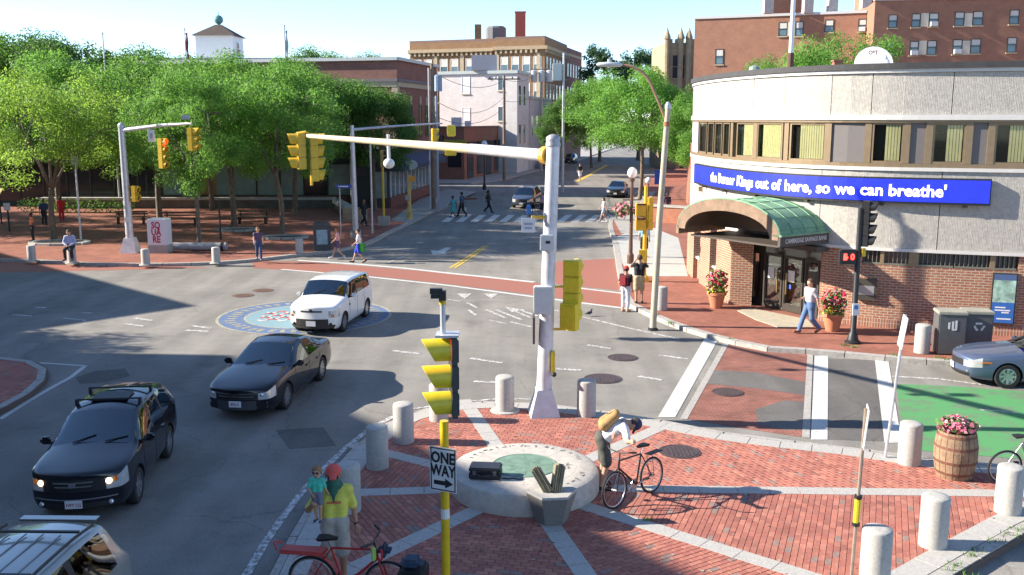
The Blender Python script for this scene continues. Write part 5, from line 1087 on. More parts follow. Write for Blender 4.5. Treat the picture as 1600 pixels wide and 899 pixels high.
for i, dx in enumerate((-.45, .45)):
    hb = bpy.data.objects.new('flower_basket', None); COL.objects.link(hb); hb.parent = t; hb.location = (dx, -.1 * i, 2.5); flower_ball('flowers', hb, (0,0,.05), .46, [m_pink, m_pale], 260, .075, .8, .45); MB().lathe([(.05,-.3),(.28,-.1),(.3,.0)], 12).build('basket', m_lbr, hb)
q = P(1006, 440, KZ); t = thing('pedestrian_signal', 'yellow post with two yellow pedestrian signals near the bank corner', 'traffic signal', (q.x, q.y, KZ), 0, 'traffic signals'); MB().lathe([(.22,0),(.2,.2),(.09,.3),(.07,4.0)], 12).build('pole', m_sy, t); bev('signal_face', (.42,.3,.55), (-.2,0,3.0), m_sy, t, .03); bev('signal_face', (.42,.3,.5), (-.2,0,2.4), m_sy, t, .03); bev('signal_side', (.2,.4,1.35), (.2,0,2.85), m_sy, t, .03); bev('yellow_board', (.35,.05,.6), (-.08,-.12,1.05), m_sy2, t, .01)
for z in (3.0, 2.4): bev('visor', (.36,.2,.05), (-.2,-.2,z+.25), m_blk, t, .005)
q = P(1012, 330, KZ); t = thing('globe_lamp', 'small white globe lamp with blue banner beyond the pedestrian signals', 'street lamp', (q.x, q.y, KZ)); zt = PY(1010,285,q.y).z; MB().lathe([(.12,0),(.06,.4),(.05,zt)], 8).build('post', m_lbr, t); MB().ball((0,0,zt), .24, 8).build('globe', _mats['globe_white'], t, smooth=180); zb = PY(1027,280,q.y).z; bev('banner', (.8,.05,1.05), (.85,0,zb), M('banner_blue', (.03,.10,.45), .6, var=.1), t, .01); MB().tube([(0,0,zb+.55),(1.2,0,zb+.55)], .03, 6).build('banner_arm', m_lbr, t)
# tall street lamp
q = P(1020, 516, .0); t = thing('street_lamp', 'tall tan street lamp with long curved arm near the bank corner', 'street lamp', (q.x, q.y, 0)); m_tan_p = M('pole_tan', (.45,.39,.29), .7, var=.15, scale=3)
MB().tube([(0,0,0),(.12,0,3.6),(.3,0,7.15)], [.11,.1,.085], 14).build('pole', m_tan_p, t, smooth=60); MB().lathe([(.16,0),(.16,.06),(.12,.09)], 12).build('base', m_blk, t); MB().lathe([(.1,0),(.1,.12),(.05,.2),(.0001,.22)], 10, (.3,0,7.15)).build('cap', m_silver, t)
arm = smoothline([Vector((.28,0,6.7)), Vector((-.05,.1,7.5)), Vector((-.38,.2,8.15)), Vector((-.8,.3,8.45)), Vector((-1.15,.4,8.52))], 5); MB().tube(arm, .045, 8).build('arm', M('arm_rust', (.28,.17,.11), .6, .2, var=.2), t); MB().lathe([(.1,6.6),(.1,6.75)], 12, (.27,0,0)).build('clamp', M('clamp_rust', (.35,.13,.06), .7, var=.1), t)
lamp = MB().lathe([(.05,0),(.16,.12),(.19,.45),(.15,.8),(.0001,.86)], 12, sx=1, sy=.45); lamp.v = [(-v[2] - 1.1, v[0] * .9 + .4, v[1] + 8.53) for v in lamp.v]; lamp.build('lamp_head', M('lamp_head_grey', (.5,.55,.55), .4, .2, var=.05), t, smooth=60); MB().lathe([(.05,0),(.05,.1),(.0001,.12)], 8, (-1.55,.4,8.6)).build('light_sensor', m_silver, t)
# black signal pole on the right
q = P(1332, 536, KZ); t = thing('black_signal_pole', 'black signal pole with red hand countdown in front of the bank', 'traffic signal', (q.x, q.y, KZ), 0, 'traffic signals')
MB().lathe([(.24,0),(.24,.05),(.17,.1),(.13,.28),(.085,.36),(.075,4.1)], 14).build('pole', m_blk, t, smooth=40); hz = PY(1354,350,q.y).z - KZ; signal_head(t, (.28,0,hz), R(62), 'dddd', m_blk, m_blk, .34, .33, .2, .22)
MB().tube([(.02,0,hz+.62),(.25,0,hz+.62)], .03, 6).build('bracket', m_blk, t); MB().tube([(.02,0,hz-.62),(.25,0,hz-.62)], .03, 6).build('bracket', m_blk, t)
pz = PY(1321,401,q.y).z - KZ; pb = bev('pedestrian_signal', (.5,.2,.44), (-.33,-.05,pz), m_blk, t, .03)
m_rl = M('red_led', (.5,.02,.02), .4, var=0, emis=(1,.03,.02), es=4); hd = MB(); hd.box((-.1,-.11,-.03), (.1,.01,.12)).box((-.04,-.11,-.02), (.03,.01,.08)); 
for k in range(4): hd.box((-.137+.025*k,-.11,.06), (.018,.01,.09 + .01*(k in (1,2))))
hd.build('red_hand', m_rl, pb); lettering('0', .25, m_rl, pb, frame((.115,-.112,0), (1,0,0), (0,0,1)), .008)
bev('amber_box', (.12,.1,.24), (.14,-.05,hz-.85), m_sy, t, .01); bev('push_button_plate', (.2,.04,.36), (.0,-.1,1.05), m_signw, t, .004); MB().box((0,-.125,1.12), (.12,.005,.12)).build('plate_print', M('plate_blue', (.05,.2,.5), .5, var=0), t)
# thin sign posts seen edge-on
q = P(1383, 716, KZ); t = thing('sign_post', 'thin grey post with a white sign seen edge on by the green lane', 'sign post', (q.x, q.y, KZ)); ztp = PY(1415,492,q.y); d_ = ztp.x - q.x; MB().tube([(0,0,0),(d_,0,ztp.z-KZ)], .03, 8).build('post', m_silver, t); sp2 = bev('sign', (.02,.46,.62), (d_ - .03,0,ztp.z-KZ-.34), m_signw, t, .004); sp2.rotation_euler = (0, R(7), R(-12))
q = P(1330, 905, KZ); t = thing('sign_post', 'near rusty sign post with yellow collar cut by the lower picture edge', 'sign post', (q.x, q.y, KZ)); ztp = PY(1355,640,q.y-.05); d_ = ztp.x - q.x; H_ = ztp.z - KZ; MB().tube([(0,0,0),(d_,0,H_)], .026, 8).build('post', M('post_rust', (.30,.24,.19), .6, .3, var=.3, scale=6), t)
f0 = .33; MB().tube([(d_*f0,0,H_*f0),(d_*(f0+.16),0,H_*(f0+.16))], .045, 10).build('collar', m_sy2, t); 
for f in (f0 - .01, f0 + .15): MB().tube([(d_*f,0,H_*f),(d_*(f+.02),0,H_*(f+.02))], .056, 10).build('collar_band', m_blk, t)
o = bev('sign', (.015,.4,.58), (d_ + .02,.02,H_-.28), m_signw, t, .003); o.rotation_euler = (0, R(4), R(-16))
# ---- planters, barrel, bins
def planter(px, py, label, s=1.0):
    q = P(px, py, KZ); t = thing('flower_planter', label, 'planter', (q.x, q.y, KZ), 0, 'terracotta planters'); t.scale = (s, s, s); MB().lathe([(.2,0),(.31,.48),(.35,.48),(.35,.58),(.31,.58),(.29,.5),(.0001,.5)], 20).build('pot', M('terracotta', (.50,.19,.10), .8, var=.15, scale=6), t, smooth=40)
    flower_ball('flowers', t, (0,0,.98), .42, [m_redf, m_redf, m_pink], 330, .06, 1.05, .62); flower_ball('trailing_flowers', t, (0,0,.62), .42, [m_yel], 160, .055, .45, .5)
planter(1119, 481, 'terracotta flower pot left of the bank doors'); planter(1300, 517, 'terracotta flower pot right of the bank doors')
q = P(1490, 744, KZ); t = thing('flower_barrel', 'old wooden barrel with pink flowers by the green lane', 'planter', (q.x, q.y, KZ)); m_stave = M('barrel_wood', (.26,.17,.105), .85, var=.3, scale=6, bump=.4); n = 18; zs = [0,.15,.35,.55,.75,.9]; rs = [.31,.35,.385,.39,.37,.33]
for i in range(n):
    a0, a1 = 2*math.pi*i/n + .012, 2*math.pi*(i+1)/n - .012; mb = MB(); rows = []
    for z, r in zip(zs, rs): rows.append([(r*math.cos(a), r*math.sin(a), z) for a in (a0, (a0+a1)/2, a1)])
    mb.grid(rows); mb.grid([[(rs[-1]*math.cos(a), rs[-1]*math.sin(a), .9) for a in (a0, a1)], [((rs[-1]-.03)*math.cos(a), (rs[-1]-.03)*math.sin(a), .9) for a in (a0, a1)]]); mb.build('stave', m_stave, t)
MB().lathe([(.28,.02),(.34,.3),(.37,.55),(.35,.75),(.31,.86),(.0001,.86)], 18).build('lining', m_mortar, t)
for z in (.1, .32, .6, .82): r = float(np.interp(z, zs, rs)); r2 = float(np.interp(z + .05, zs, rs)); MB().lathe([(r+.006,z),(r2+.006,z+.05)], 24).build('hoop', M('hoop_rust', (.17,.075,.05), .7, .3, var=.3), t)
flower_ball('flowers', t, (0,0,1.0), .38, [m_pink, m_pale], 420, .05, .45, .4)
q0, q1 = P(1470, 556, KZ), P(1552, 557, KZ); m_bin = M('bin_grey', (.105,.11,.115), .55, .2, var=.1)
for i, (px, lab) in enumerate(((1489,'left grey litter bin with white people symbol by the bank wall'), (1530,'right grey recycling bin with white arrows by the bank wall'))):
    q = P(px, 556 if i == 0 else 555, KZ); t = thing('litter_bin', lab, 'litter bin', (q.x, q.y + .35, KZ), R(-10), 'bins in front of the bank'); bev('body', (.76,.66,1.18), (0,0,.6), m_bin, t, .03); bev('lid', (.8,.7,.09), (0,0,1.22), M('bin_lid', (.30,.29,.24), .6, var=.15), t, .02); bev('plinth', (.7,.6,.06), (0,0,.02), m_blk, t, .005)
    sy = MB()
    if i == 0:
        for x, h in ((-.1,.16),(0,.2),(.09,.24)): sy.box((x,-.336,.82 + h*.2), (.05,.006,h)).box((x,-.336,.82 + h*.75), (.055,.006,.05))
        sy.box((.04,-.336,.76), (.12,.006,.05))
    else:
        for k in range(3):
            a = R(90 + 120*k); sy.box((.11*math.cos(a),-.336,.83 + .09*math.sin(a)), (.15,.006,.055), ry=-a + R(90)).box((.13*math.cos(a+.6),-.336,.83 + .1*math.sin(a+.6)), (.06,.006,.06), ry=R(45))
    sy.build('symbol', m_signw, t)
# ---- left pavement: lettered cabinet, bin, boards, posts, benches
q = P(248, 396, KZ); t = thing('utility_cabinet', 'white utility cabinet with red SQUARE lettering on grey plinth', 'cabinet', (q.x, q.y + .3, KZ), R(-4)); bev('plinth', (1.0,.75,.42), (0,0,.21), m_conc, t, .02); bev('body', (.96,.72,1.32), (0,0,1.08), M('cabinet_white', (.68,.69,.72), .5, var=.05), t, .02); m_lr = M('letter_red', (.42,.03,.06), .6, var=.1)
for k, rw in enumerate(('SQ','UA','RE')): lettering(rw, .46, m_lr, t, frame((-.02,-.364,1.42 - .36*k), (1,0,0), (0,0,1)), .016, sx=.8)
q = P(502, 392, KZ); t = thing('litter_bin', 'dark solar litter bin with pale poster on the left pavement', 'litter bin', (q.x, q.y + .3, KZ), R(14), 'bins on the left pavement'); m_db = M('bin_dark', (.055,.06,.065), .5, var=.1); bev('body', (.85,.9,1.25), (0,0,.62), m_db, t, .04); bev('hood', (.85,.9,.22), (0,0,1.34), m_db, t, .06); bev('poster', (.55,.015,.75), (-.02,-.458,.72), M('poster_teal', (.25,.38,.42), .5, var=.3, scale=6), t, .003); bev('solar_panel', (.6,.6,.02), (0,.0,1.46), m_blk, t, .004)
q = P(131, 322, KZ); t = thing('notice_board', 'slanted cream notice board on dark legs near the storefront', 'board', (q.x, 62, KZ)); b_ = bev('panel', (1.6,.9,.06), (0,0,2.05), M('board_cream', (.60,.54,.26), .6, var=.1), t, .01); b_.rotation_euler = (R(35),0,0)
for x in (-.6,.6): MB().tube([(x,.1,0),(x,.1,2.0)], .05, 6).build('leg', m_blk, t)
for px, py, ztop, lab, m, sgn in ((15,362,318,'short black post with small white sign at far left',m_blk,1),(345,375,322,'thin black post right of the pale forked tree',m_blk,0),(127,378,245,'tall thin silver sign post behind the seated person',m_silver,1),(582,365,215,'thin silver post behind the two pedestrians crossing',m_silver,0)):
    q = P(px, py, KZ); z = PY(px, ztop, q.y).z - KZ; t = thing('sign_post', lab, 'sign post', (q.x, q.y, KZ)); MB().lathe([(.06,0),(.055,z),(.0001,z+.02)], 8).build('post', m, t)
    if sgn: bev('sign', (.4,.02,.45), (0,-.07,z-.2), m_signw if px != 127 else M('sign_grey', (.4,.42,.44), .5, var=.05), t, .004)
m_wood = M('bench_wood', (.14,.09,.06), .8, var=.3, scale=5)
for i, (px, py, w, lab) in enumerate(((283,352,2.3,'dark bench behind the lettered cabinet'), (395,350,2.2,'dark bench under the tree near the terrace'), (205,350,2.0,'dark bench behind the silver mast pole'))):
    q = P(px, py, KZ); t = thing('bench', lab, 'bench', (q.x, q.y, KZ), R(random.uniform(-8, 8)), 'dark benches')
    for k in range(4): bev('slat', (w,.1,.04), (0,-.18 + .12*k,.46), m_wood, t, .008)
    for k in range(2): bev('back_slat', (w,.04,.1), (0,.24,.62 + .16*k), m_wood, t, .008)
    for x in (-w*.4, w*.4): MB().box((x,0,.22), (.07,.4,.44)).box((x,.24,.5), (.06,.05,.6)).build('leg', m_blk, t)
q = P(305, 394, KZ); t = thing('low_rail', 'low grey cylinder lying beside the forked tree', 'barrier', (q.x, q.y + .4, KZ)); 
cy = MB().lathe([(.001,-1.5),(.2,-1.5),(.2,1.5),(.001,1.5)], 14); cy.v = [(v[2], v[1], v[0] + .24) for v in cy.v]; cy.build('drum', M('drum_grey', (.33,.33,.34), .6, var=.3, scale=3), t); 
for x in (-1.52, 1.3): c_ = MB().lathe([(.22,-.06),(.22,.06),(.001,.06)], 14); c_.v = [(v[2] + x, v[1], v[0] + .24) for v in c_.v]; c_.build('end_cap', m_blk if x > 0 else m_conc, t)
# pale stone tree-pit edgings
for px, py, w, lab in ((85,383,3.4,'low stone edging around the yellow green tree'),(312,391,2.6,'low stone edging under the forked tree'),(441,374,2.8,'low stone edging at the tree near the dark bin'),(366,362,2.6,'low stone edging under the twin trunk tree')):
    q = P(px, py, KZ); t = thing('tree_pit', lab, 'edging', (q.x, q.y + .6, KZ), 0, 'tree pit edgings'); n = 12
    for i in range(n):
        a0, a1 = 2*math.pi*i/n + .03, 2*math.pi*(i+1)/n - .03; MB().prism([(w*.5*math.cos(a0), .32*w*math.sin(a0)), (w*.5*math.cos(a1), .32*w*math.sin(a1)), (w*.4*math.cos(a1), .25*w*math.sin(a1)), (w*.4*math.cos(a0), .25*w*math.sin(a0))], 0, .12).build('edging_stone', m_granite, t)
    MB().lathe([(w*.41,.0),(w*.41,.05),(.001,.07)], 16, sy=.62).build('soil', m_mortar, t)
# stone block bench right of street signs
q = P(578, 350, KZ); tag(bevo := bev('stone_block', (1.5,1.0,.9), (q.x - 1.2, q.y + 1.5, KZ + .45), M('block_tan', (.33,.28,.20), .9, var=.2, scale=3), None, .05), 'tan stone block beside the dark dressed person', 'block')
# ---- utility poles, wires
def upole(name, px, pyb, pyt, Y, r, m, label, cat='utility pole'):
    b0 = PY(px, pyb, Y); zt = PY(px, pyt, Y).z; t = thing(name, label, cat, (b0.x, Y, KZ), 0, 'utility poles'); MB().tube([(0,0,0),(0,0,zt-KZ)], [r, r*.7], 10).build('pole', m, t, smooth=60); return t, zt - KZ, b0.x
m_wp = M('wood_pole', (.24,.17,.12), .9, var=.25, scale=2)
t, z, x1 = upole('utility_pole', 678, 330, 100, 73, .17, m_wp, 'dark wooden utility pole at the corner shop'); z1 = z
MB().lathe([(.3,z-2.0),(.3,z-.9),(.2,z-.8)], 12, (.45,-.1,0)).build('transformer', M('transformer_blue', (.24,.30,.38), .5, .2, var=.1), t); bev('meter_box', (.5,.3,.9), (.55,0,4.6), M('meter_grey', (.28,.31,.33), .5, var=.1), t); MB().tube([(-.25,-.1,0),(-.25,-.1,z-.3)], .06, 8).build('conduit', m_silver, t)
q = P(684, 331, KZ); tt = thing('signal_pole', 'blue grey steel pole beside the wooden utility pole', 'pole', (q.x, q.y, KZ)); MB().tube([(0,0,0),(0,0,PY(684,150,q.y).z-KZ)], [.14,.1], 10).build('pole', M('pole_bluegrey', (.27,.31,.37), .5, .2, var=.1), tt); signal_head(tt, (.35,-.1,5.2), R(30), 'dd', m_blk, m_blk, .36, .34, .2, .15, 'pedestrian_signal')
t, z, x2 = upole('utility_pole', 788, 283, 118, 108, .2, m_wp, 'wooden utility pole with crossarm before the white building'); MB().box((0,0,z-.4), (3.6,.12,.14)).build('crossarm', m_wp, t); z2 = z
for x in (-1.6,-.9,.9,1.6): MB().lathe([(.07,0),(.07,.15),(.03,.2)], 8, (x,0,z-.33)).build('insulator', m_blk, t)
t, z, x3 = upole('utility_pole', 846, 200, 105, 128, .2, M('pole_pale', (.4,.37,.33), .8, var=.15), 'pale utility pole with three transformer cans'); z3 = z
for x in (-1.0,.0,1.0): MB().lathe([(.42,z-1.9),(.42,z-.5),(.2,z-.4)], 12, (x,-.4,0)).build('transformer', M('can_grey', (.5,.52,.52), .5, .2, var=.1), t)
MB().box((0,-.2,z-.3), (3.0,.1,.12)).build('crossarm', m_wp, t)
t, z, x4 = upole('antenna_pole', 879, 300, 83, 90, .14, m_silver, 'silver pole with white antenna box beside the big mast', 'pole'); bev('antenna_box', (.85,.35,1.55), (-.6,-.1,z-1.7), M('antenna_white', (.62,.62,.58), .5, var=.05), t, .05); MB().tube([(0,0,z-1.7),(-.3,-.1,z-1.7)], .05, 6).build('bracket', m_blk, t)
q = P(757, 297, KZ); t = thing('globe_lamp', 'black lamp post with white lantern by the far corner', 'street lamp', (q.x, q.y, KZ)); z = PY(757,232,q.y).z; MB().lathe([(.2,0),(.18,.4),(.09,.6),(.07,z)], 10).build('post', m_blk, t); MB().ball((0,0,z+.25), .3, 8, 1.2).build('globe', _mats['globe_white'], t, smooth=180)
m_wire = M('wire', (.05,.05,.055), .6, var=0)
def wire(a, b_, sag, lab):
    a, b_ = Vector(a), Vector(b_); pts = [a.lerp(b_, k/14) - Vector((0,0,sag*4*(k/14)*(1-k/14))) for k in range(15)]; tag(MB().tube(pts, .022, 4).build('overhead_wire', m_wire), lab, 'wire', 'overhead wires')
for i, (dz, sag) in enumerate(((-.4,1.0),(-2.4,1.4),(-3.6,1.2))): wire((x1,73,z1+dz), (x2,108,z2+dz*.9), sag, ['top overhead wire between the corner shop pole and the crossarm pole','middle overhead wire between the corner shop pole and the crossarm pole','lowest overhead wire between the corner shop pole and the crossarm pole'][i])
for i, dz in enumerate((-.3,-2.6)): wire((x2,108,z2+dz), (x3,128,z3+dz), .7, ['upper overhead wire from the crossarm pole to the transformer pole','lower overhead wire from the crossarm pole to the transformer pole'][i])
# ---- brick planter wall and ivy right of the street
t = thing('planter_wall', 'long low red brown brick wall beyond the pedestrian signals', 'wall', (0,0,0)); a, b_ = P(1010,346,KZ), P(1068,350,KZ); MB().prism([(a.x,a.y),(b_.x+1,b_.y-1),(b_.x+1.3,b_.y-.3),(a.x+.3,a.y+.7)], .1, 1.15).build('wall', M('wall_orange_brick', (.32,.13,.075), .85, var=.2, scale=3), t); MB().prism([(a.x-.05,a.y-.1),(b_.x+1.05,b_.y-1.1),(b_.x+1.35,b_.y-.25),(a.x+.3,a.y+.8)], 1.15, 1.25).build('coping', m_granite_kerb, t)
iv = thing('ivy_shrub', 'dark ivy climbing the brick shop beside the bank', 'shrub', (13.6,66.2,.1)); v, n = leaf_cloud([((0,0,.8+.6*k), .55, 1.0) for k in range(5)], 260, .2, np.random.default_rng(5)); link('foliage', leaf_mesh('foliage', v, n, LEAF['green']), iv); MB().tube([(0,0,0),(.05,0,3)], .05, 6).build('stem', m_bark, iv)
hg = thing('hedge', 'dark clipped hedge at far left before the storefront', 'hedge', (-31.5,70.2,.1)); v, n = leaf_cloud([((-4+.8*k,0,.55), .75, .8) for k in range(10)], 220, .2, np.random.default_rng(6)); link('foliage', leaf_mesh('foliage', v, n, LEAF['dark']), hg)
# ================================================================== VEHICLES
from mathutils.bvhtree import BVHTree
m_tyre = M('tyre', (.018,.018,.018), .85, var=.15, scale=20); m_rim = M('alloy', (.45,.46,.48), .3, .85, var=.05); m_trimb = M('black_plastic', (.015,.015,.016), .55, var=.05); m_chrome = M('chrome', (.6,.6,.62), .12, 1.0, var=0)
def autoglass(name, c, ior):
    m = bpy.data.materials.new(name); m.use_nodes = True; t = m.node_tree; out = t.nodes['Material Output']; t.nodes.remove(t.nodes['Principled BSDF'])
    tr = t.nodes.new('ShaderNodeBsdfTransparent'); tr.inputs[0].default_value = (*c, 1); gl = t.nodes.new('ShaderNodeBsdfGlossy'); gl.inputs['Roughness'].default_value = .02; gl.inputs[0].default_value = (.85, .95, 1, 1)
    fr = t.nodes.new('ShaderNodeFresnel'); fr.inputs[0].default_value = ior; ms = t.nodes.new('ShaderNodeMixShader')
    t.links.new(fr.outputs[0], ms.inputs[0]); t.links.new(tr.outputs[0], ms.inputs[1]); t.links.new(gl.outputs[0], ms.inputs[2]); t.links.new(ms.outputs[0], out.inputs[0]); return m
m_cg = autoglass('car_glass', (.045,.055,.055), 1.7); m_wsg = autoglass('windshield_glass', (.42,.56,.58), 2.5); m_hl = M('headlight_glass', (.55,.55,.55), .08, .3, var=.15, scale=12, coat=1); m_tl = M('tail_light_red', (.45,.02,.02), .15, var=0, coat=1); m_amb = M('amber_lens', (.6,.2,.03), .2, var=0)
m_plate = M('plate_white', (.68,.68,.7), .5, var=.05); m_ptxt = M('plate_red', (.35,.05,.07), .5, var=0)
def paint(name, c, rough=.4, metal=.0, coat=1.0): return M(name, c, max(rough, .38), metal, var=.02, scale=1, coat=coat, spec=.12)
FR = (0, .36, .72)
def wheel(parent, x, y, r, w=.22, spokes=10):
    t = bpy.data.objects.new('wheel', None); COL.objects.link(t); t.parent = parent; t.location = (x, y, r); s = 1 if x > 0 else -1
    ty = MB().lathe([(r*.66,-w/2),(r*.93,-w/2),(r,-w*.36),(r,w*.36),(r*.93,w/2),(r*.66,w/2),(r*.64,w*.3),(r*.64,-w*.3),(r*.66,-w/2)], 28); ty.v = [(v[2], v[0], v[1]) for v in ty.v]; ty.build('tyre', m_tyre, t, smooth=40)
    rm = MB().lathe([(r*.655,.0),(r*.655,w*.46),(r*.61,w*.47),(r*.59,w*.1),(.0001,w*.1)], 28); 
    for k in range(spokes):
        a = 2*math.pi*k/spokes; c, q = math.cos(a), math.sin(a); e = .035 * r / .33
        rm.add([(r*.15*c - e*q, r*.15*q + e*c, w*.40),(r*.62*c - e*.7*q, r*.62*q + e*.7*c, w*.44),(r*.62*c + e*.7*q, r*.62*q - e*.7*c, w*.44),(r*.15*c + e*q, r*.15*q - e*c, w*.40),
                (r*.15*c - e*q, r*.15*q + e*c, w*.15),(r*.62*c - e*.7*q, r*.62*q + e*.7*c, w*.15),(r*.62*c + e*.7*q, r*.62*q - e*.7*c, w*.15),(r*.15*c + e*q, r*.15*q - e*c, w*.15)], [(3,2,1,0),(0,1,5,4),(2,3,7,6),(1,2,6,5)])
    rm.lathe([(r*.2,w*.12),(r*.2,w*.42),(.0001,w*.43)], 12); rm.v = [(v[2]*s, v[0], v[1]) for v in rm.v]
    if s < 0: rm.f = [tuple(reversed(f)) for f in rm.f]
    rm.build('rim', m_rim, t, smooth=35)
def build_car(name, label, st, pm, ws, side_wins, rear_win, axles, r, loc, heading, group='cars on the crossing', cat='car', bulge=.24, rbulge=.1, roof_rack=None, trim_lower=False, plate='', detail=True, spokes=10, hl_rows=(2,), rim=None, lower_black=True, grille='bar', wrap=True, sc=.93):
    t = thing(name, label, cat, loc, math.atan2(heading[1], heading[0]) + math.pi / 2, group); t.scale = (sc, sc, sc)
    keys = sorted(set([s[0] for s in st] + [y for a in side_wins for y in a] + list(ws) + list(rear_win)))
    ys0 = [s[0] for s in st]; S_ = [[float(np.interp(y, ys0, [s[k] for s in st])) for k in range(9)] for y in keys]
    verts = []; rings = []; n = len(S_)
    def add(v): verts.append(Vector(v)); return len(verts) - 1
    for i, (y, zb, w, zm, wb, zbt, wt, zs, zt) in enumerate(S_):
        bg_ = bulge if i == 0 else (-rbulge if i == n - 1 else 0); half = []
        for f in FR: half.append((w*.86*f, y - bg_*(1 - f*f), zb))
        half += [(w*.86, y, zb), (w*.985, y, zb + .11), (w, y, zm), (wb, y, zbt), (wt, y, zs)]
        for f in (.72, .36, 0): half.append((wt*f, y - bg_*(1 - f*f), zs + (zt - zs) * (1 - f**2.2)))
        R_ = [add(h) for h in half]; L_ = [R_[0]] + [add((-h[0], h[1], h[2])) for h in half[1:-1]] + [R_[-1]]
        rings.append((R_, L_))
    faces = []; mats = []; crease = {}
    def face(f, m): faces.append(f); mats.append(m)
    for i in range(n - 1):
        y0, y1 = S_[i][0], S_[i+1][0]; ym = (y0 + y1) / 2
        for side in (0, 1):
            A, B = rings[i][side], rings[i+1][side]
            for j in range(10):
                m = 0
                if j >= 7 and ws[0] <= ym <= ws[1]: m = 1
                if j >= 7 and rear_win[0] <= ym <= rear_win[1]: m = 5
                if j == 6 and any(a <= ym <= b_ for a, b_ in side_wins): m = 2
                elif j == 6 and side_wins[0][0] <= ym <= side_wins[-1][1]: m = 4
                if j in (0,1,2) : m = 4
                if j == 3 and trim_lower: m = 7
                if i == 0 and j == 5 and wrap: m = 3
                f = (A[j], A[j+1], B[j+1], B[j]); face(f if side == 1 else tuple(reversed(f)), m)
            for j, c in ((6,.5),(7,.32),(3,.7)): crease[tuple(sorted((A[j], B[j])))] = c
    for i, yk in enumerate(keys):
        if yk in (ws[0], ws[1], rear_win[0], rear_win[1]):
            for Q in rings[i]:
                for j in (7,8,9): crease[tuple(sorted((Q[j], Q[j+1])))] = .6
        if any(yk in a for a in side_wins):
            for Q in rings[i]: crease[tuple(sorted((Q[6], Q[7])))] = .5
    for end in (0, n - 1):
        R_, L_ = rings[end]; y, zb, w, zm, wb, zbt, wt, zs, zt = S_[end]; bg_ = bulge if end == 0 else -rbulge
        cols = (-1, -.72, -.36, 0, .36, .72, 1); rows = [[L_[3], L_[2], L_[1], R_[0], R_[1], R_[2], R_[3]]]
        for k, ww, zz in ((4, w*.985, zb + .11), (5, w, zm), (6, wb, zbt)):
            rows.append([L_[k]] + [add((ww*f, y - bg_*(1 - f*f) * (1.12 if k == 4 else 1.0), zz)) for f in cols[1:-1]] + [R_[k]])
        rows.append([L_[7], L_[8], L_[9], R_[10], R_[9], R_[8], R_[7]])
        for a in range(4):
            for c in range(6):
                f = (rows[a][c], rows[a][c+1], rows[a+1][c+1], rows[a+1][c]); m = 0
                if end == 0:
                    if a in hl_rows and c in (0, 5): m = 3
                    elif a == 2 and c in (1,2,3,4) and grille == 'bar': m = 4
                    elif a == 1 and c in (1,2,3,4) and grille == 'wide': m = 4
                    elif a == 0 and lower_black: m = 4
                else:
                    if a == 2 and c in (0, 5): m = 6
                    if a == 0: m = 4
                face(f if end == 0 else tuple(reversed(f)), m)
        for a in (rows[0], rows[-1], rows[2]):
            for c in range(6): crease[tuple(sorted((a[c], a[c+1])))] = .42
        for a in range(4):
            for c in (0, 6): crease[tuple(sorted((rows[a][c], rows[a+1][c])))] = .35
    me = bpy.data.meshes.new('cage'); me.from_pydata(verts, [], faces); me.polygons.foreach_set('material_index', mats)
    slots = [pm, m_wsg, m_cg, m_hl, m_trimb, m_cg, m_tl, M('lower_cladding', (.06,.06,.065), .6, var=.05)]
    for m in slots: me.materials.append(m)
    at = me.attributes.new('crease_edge', 'FLOAT', 'EDGE')
    for e in me.edges: at.data[e.index].value = crease.get(tuple(sorted(e.vertices)), 0)
    o = link('cage', me); sd = o.modifiers.new('s', 'SUBSURF'); sd.levels = sd.render_levels = 2
    w = max(s[2] for s in S_); cut = MB(); cut.mi = 4
    for ya in axles:
        for s in (-1, 1):
            cy = MB().lathe([(r*1.14,-.26),(r*1.14,.3)], 26); cy.v = [(v[2] + s*(w - .02), v[0] + ya, v[1] + r*1.02) for v in cy.v]; cut.add(cy.v, cy.f)
    co = cut.build('cutter', slots); bo = o.modifiers.new('b', 'BOOLEAN'); bo.object = co; bo.operation = 'DIFFERENCE'; bo.solver = 'EXACT'
    dg = bpy.context.evaluated_depsgraph_get(); em = bpy.data.meshes.new_from_object(o.evaluated_get(dg)); bpy.data.objects.remove(o); bpy.data.objects.remove(co)
    bvh = BVHTree.FromPolygons([v.co for v in em.vertices], [tuple(p.vertices) for p in em.polygons])
    # split by material and island into parts
    names = ['body','windshield','side_window','headlight','trim','rear_window','tail_light','cladding']; v2f = {}; P_ = em.polygons
    par = list(range(len(P_)))
    def find(a):
        while par[a] != a: par[a] = par[par[a]]; a = par[a]
        return a
    ed = {}
    for p in P_:
        for k in p.edge_keys:
            q = ed.get((k, p.material_index))
            if q is None: ed[(k, p.material_index)] = p.index
            else: par[find(p.index)] = find(q)
    groups = {}
    for p in P_:
        mi = p.material_index; key = (mi, find(p.index) if mi in (2, 3, 6) else 0); groups.setdefault(key, []).append(p)
    for (mi, _), ps in groups.items():
        if len(ps) < 3 and mi: continue
        vi = {}; vs = []; fs = []
        for p in ps:
            f = []
            for v in p.vertices:
                if v not in vi: vi[v] = len(vs); vs.append(em.vertices[v].co[:])
                f.append(vi[v])
            fs.append(tuple(f))
        mb = MB(); mb.add(vs, fs); mb.build(names[mi], slots[mi], t, smooth=38)
    def front_y(x, z): h = bvh.ray_cast(Vector((x, -6, z)), Vector((0, 1, 0))); return h[0].y if h[0] else S_[0][0]
    def side_x(y, z, s=1): h = bvh.ray_cast(Vector((4*s, y, z)), Vector((-s, 0, 0))); return h[0].x if h[0] else w*s
    def top_z(x, y): h = bvh.ray_cast(Vector((x, y, 5)), Vector((0, 0, -1))); return h[0].z if h[0] else 1
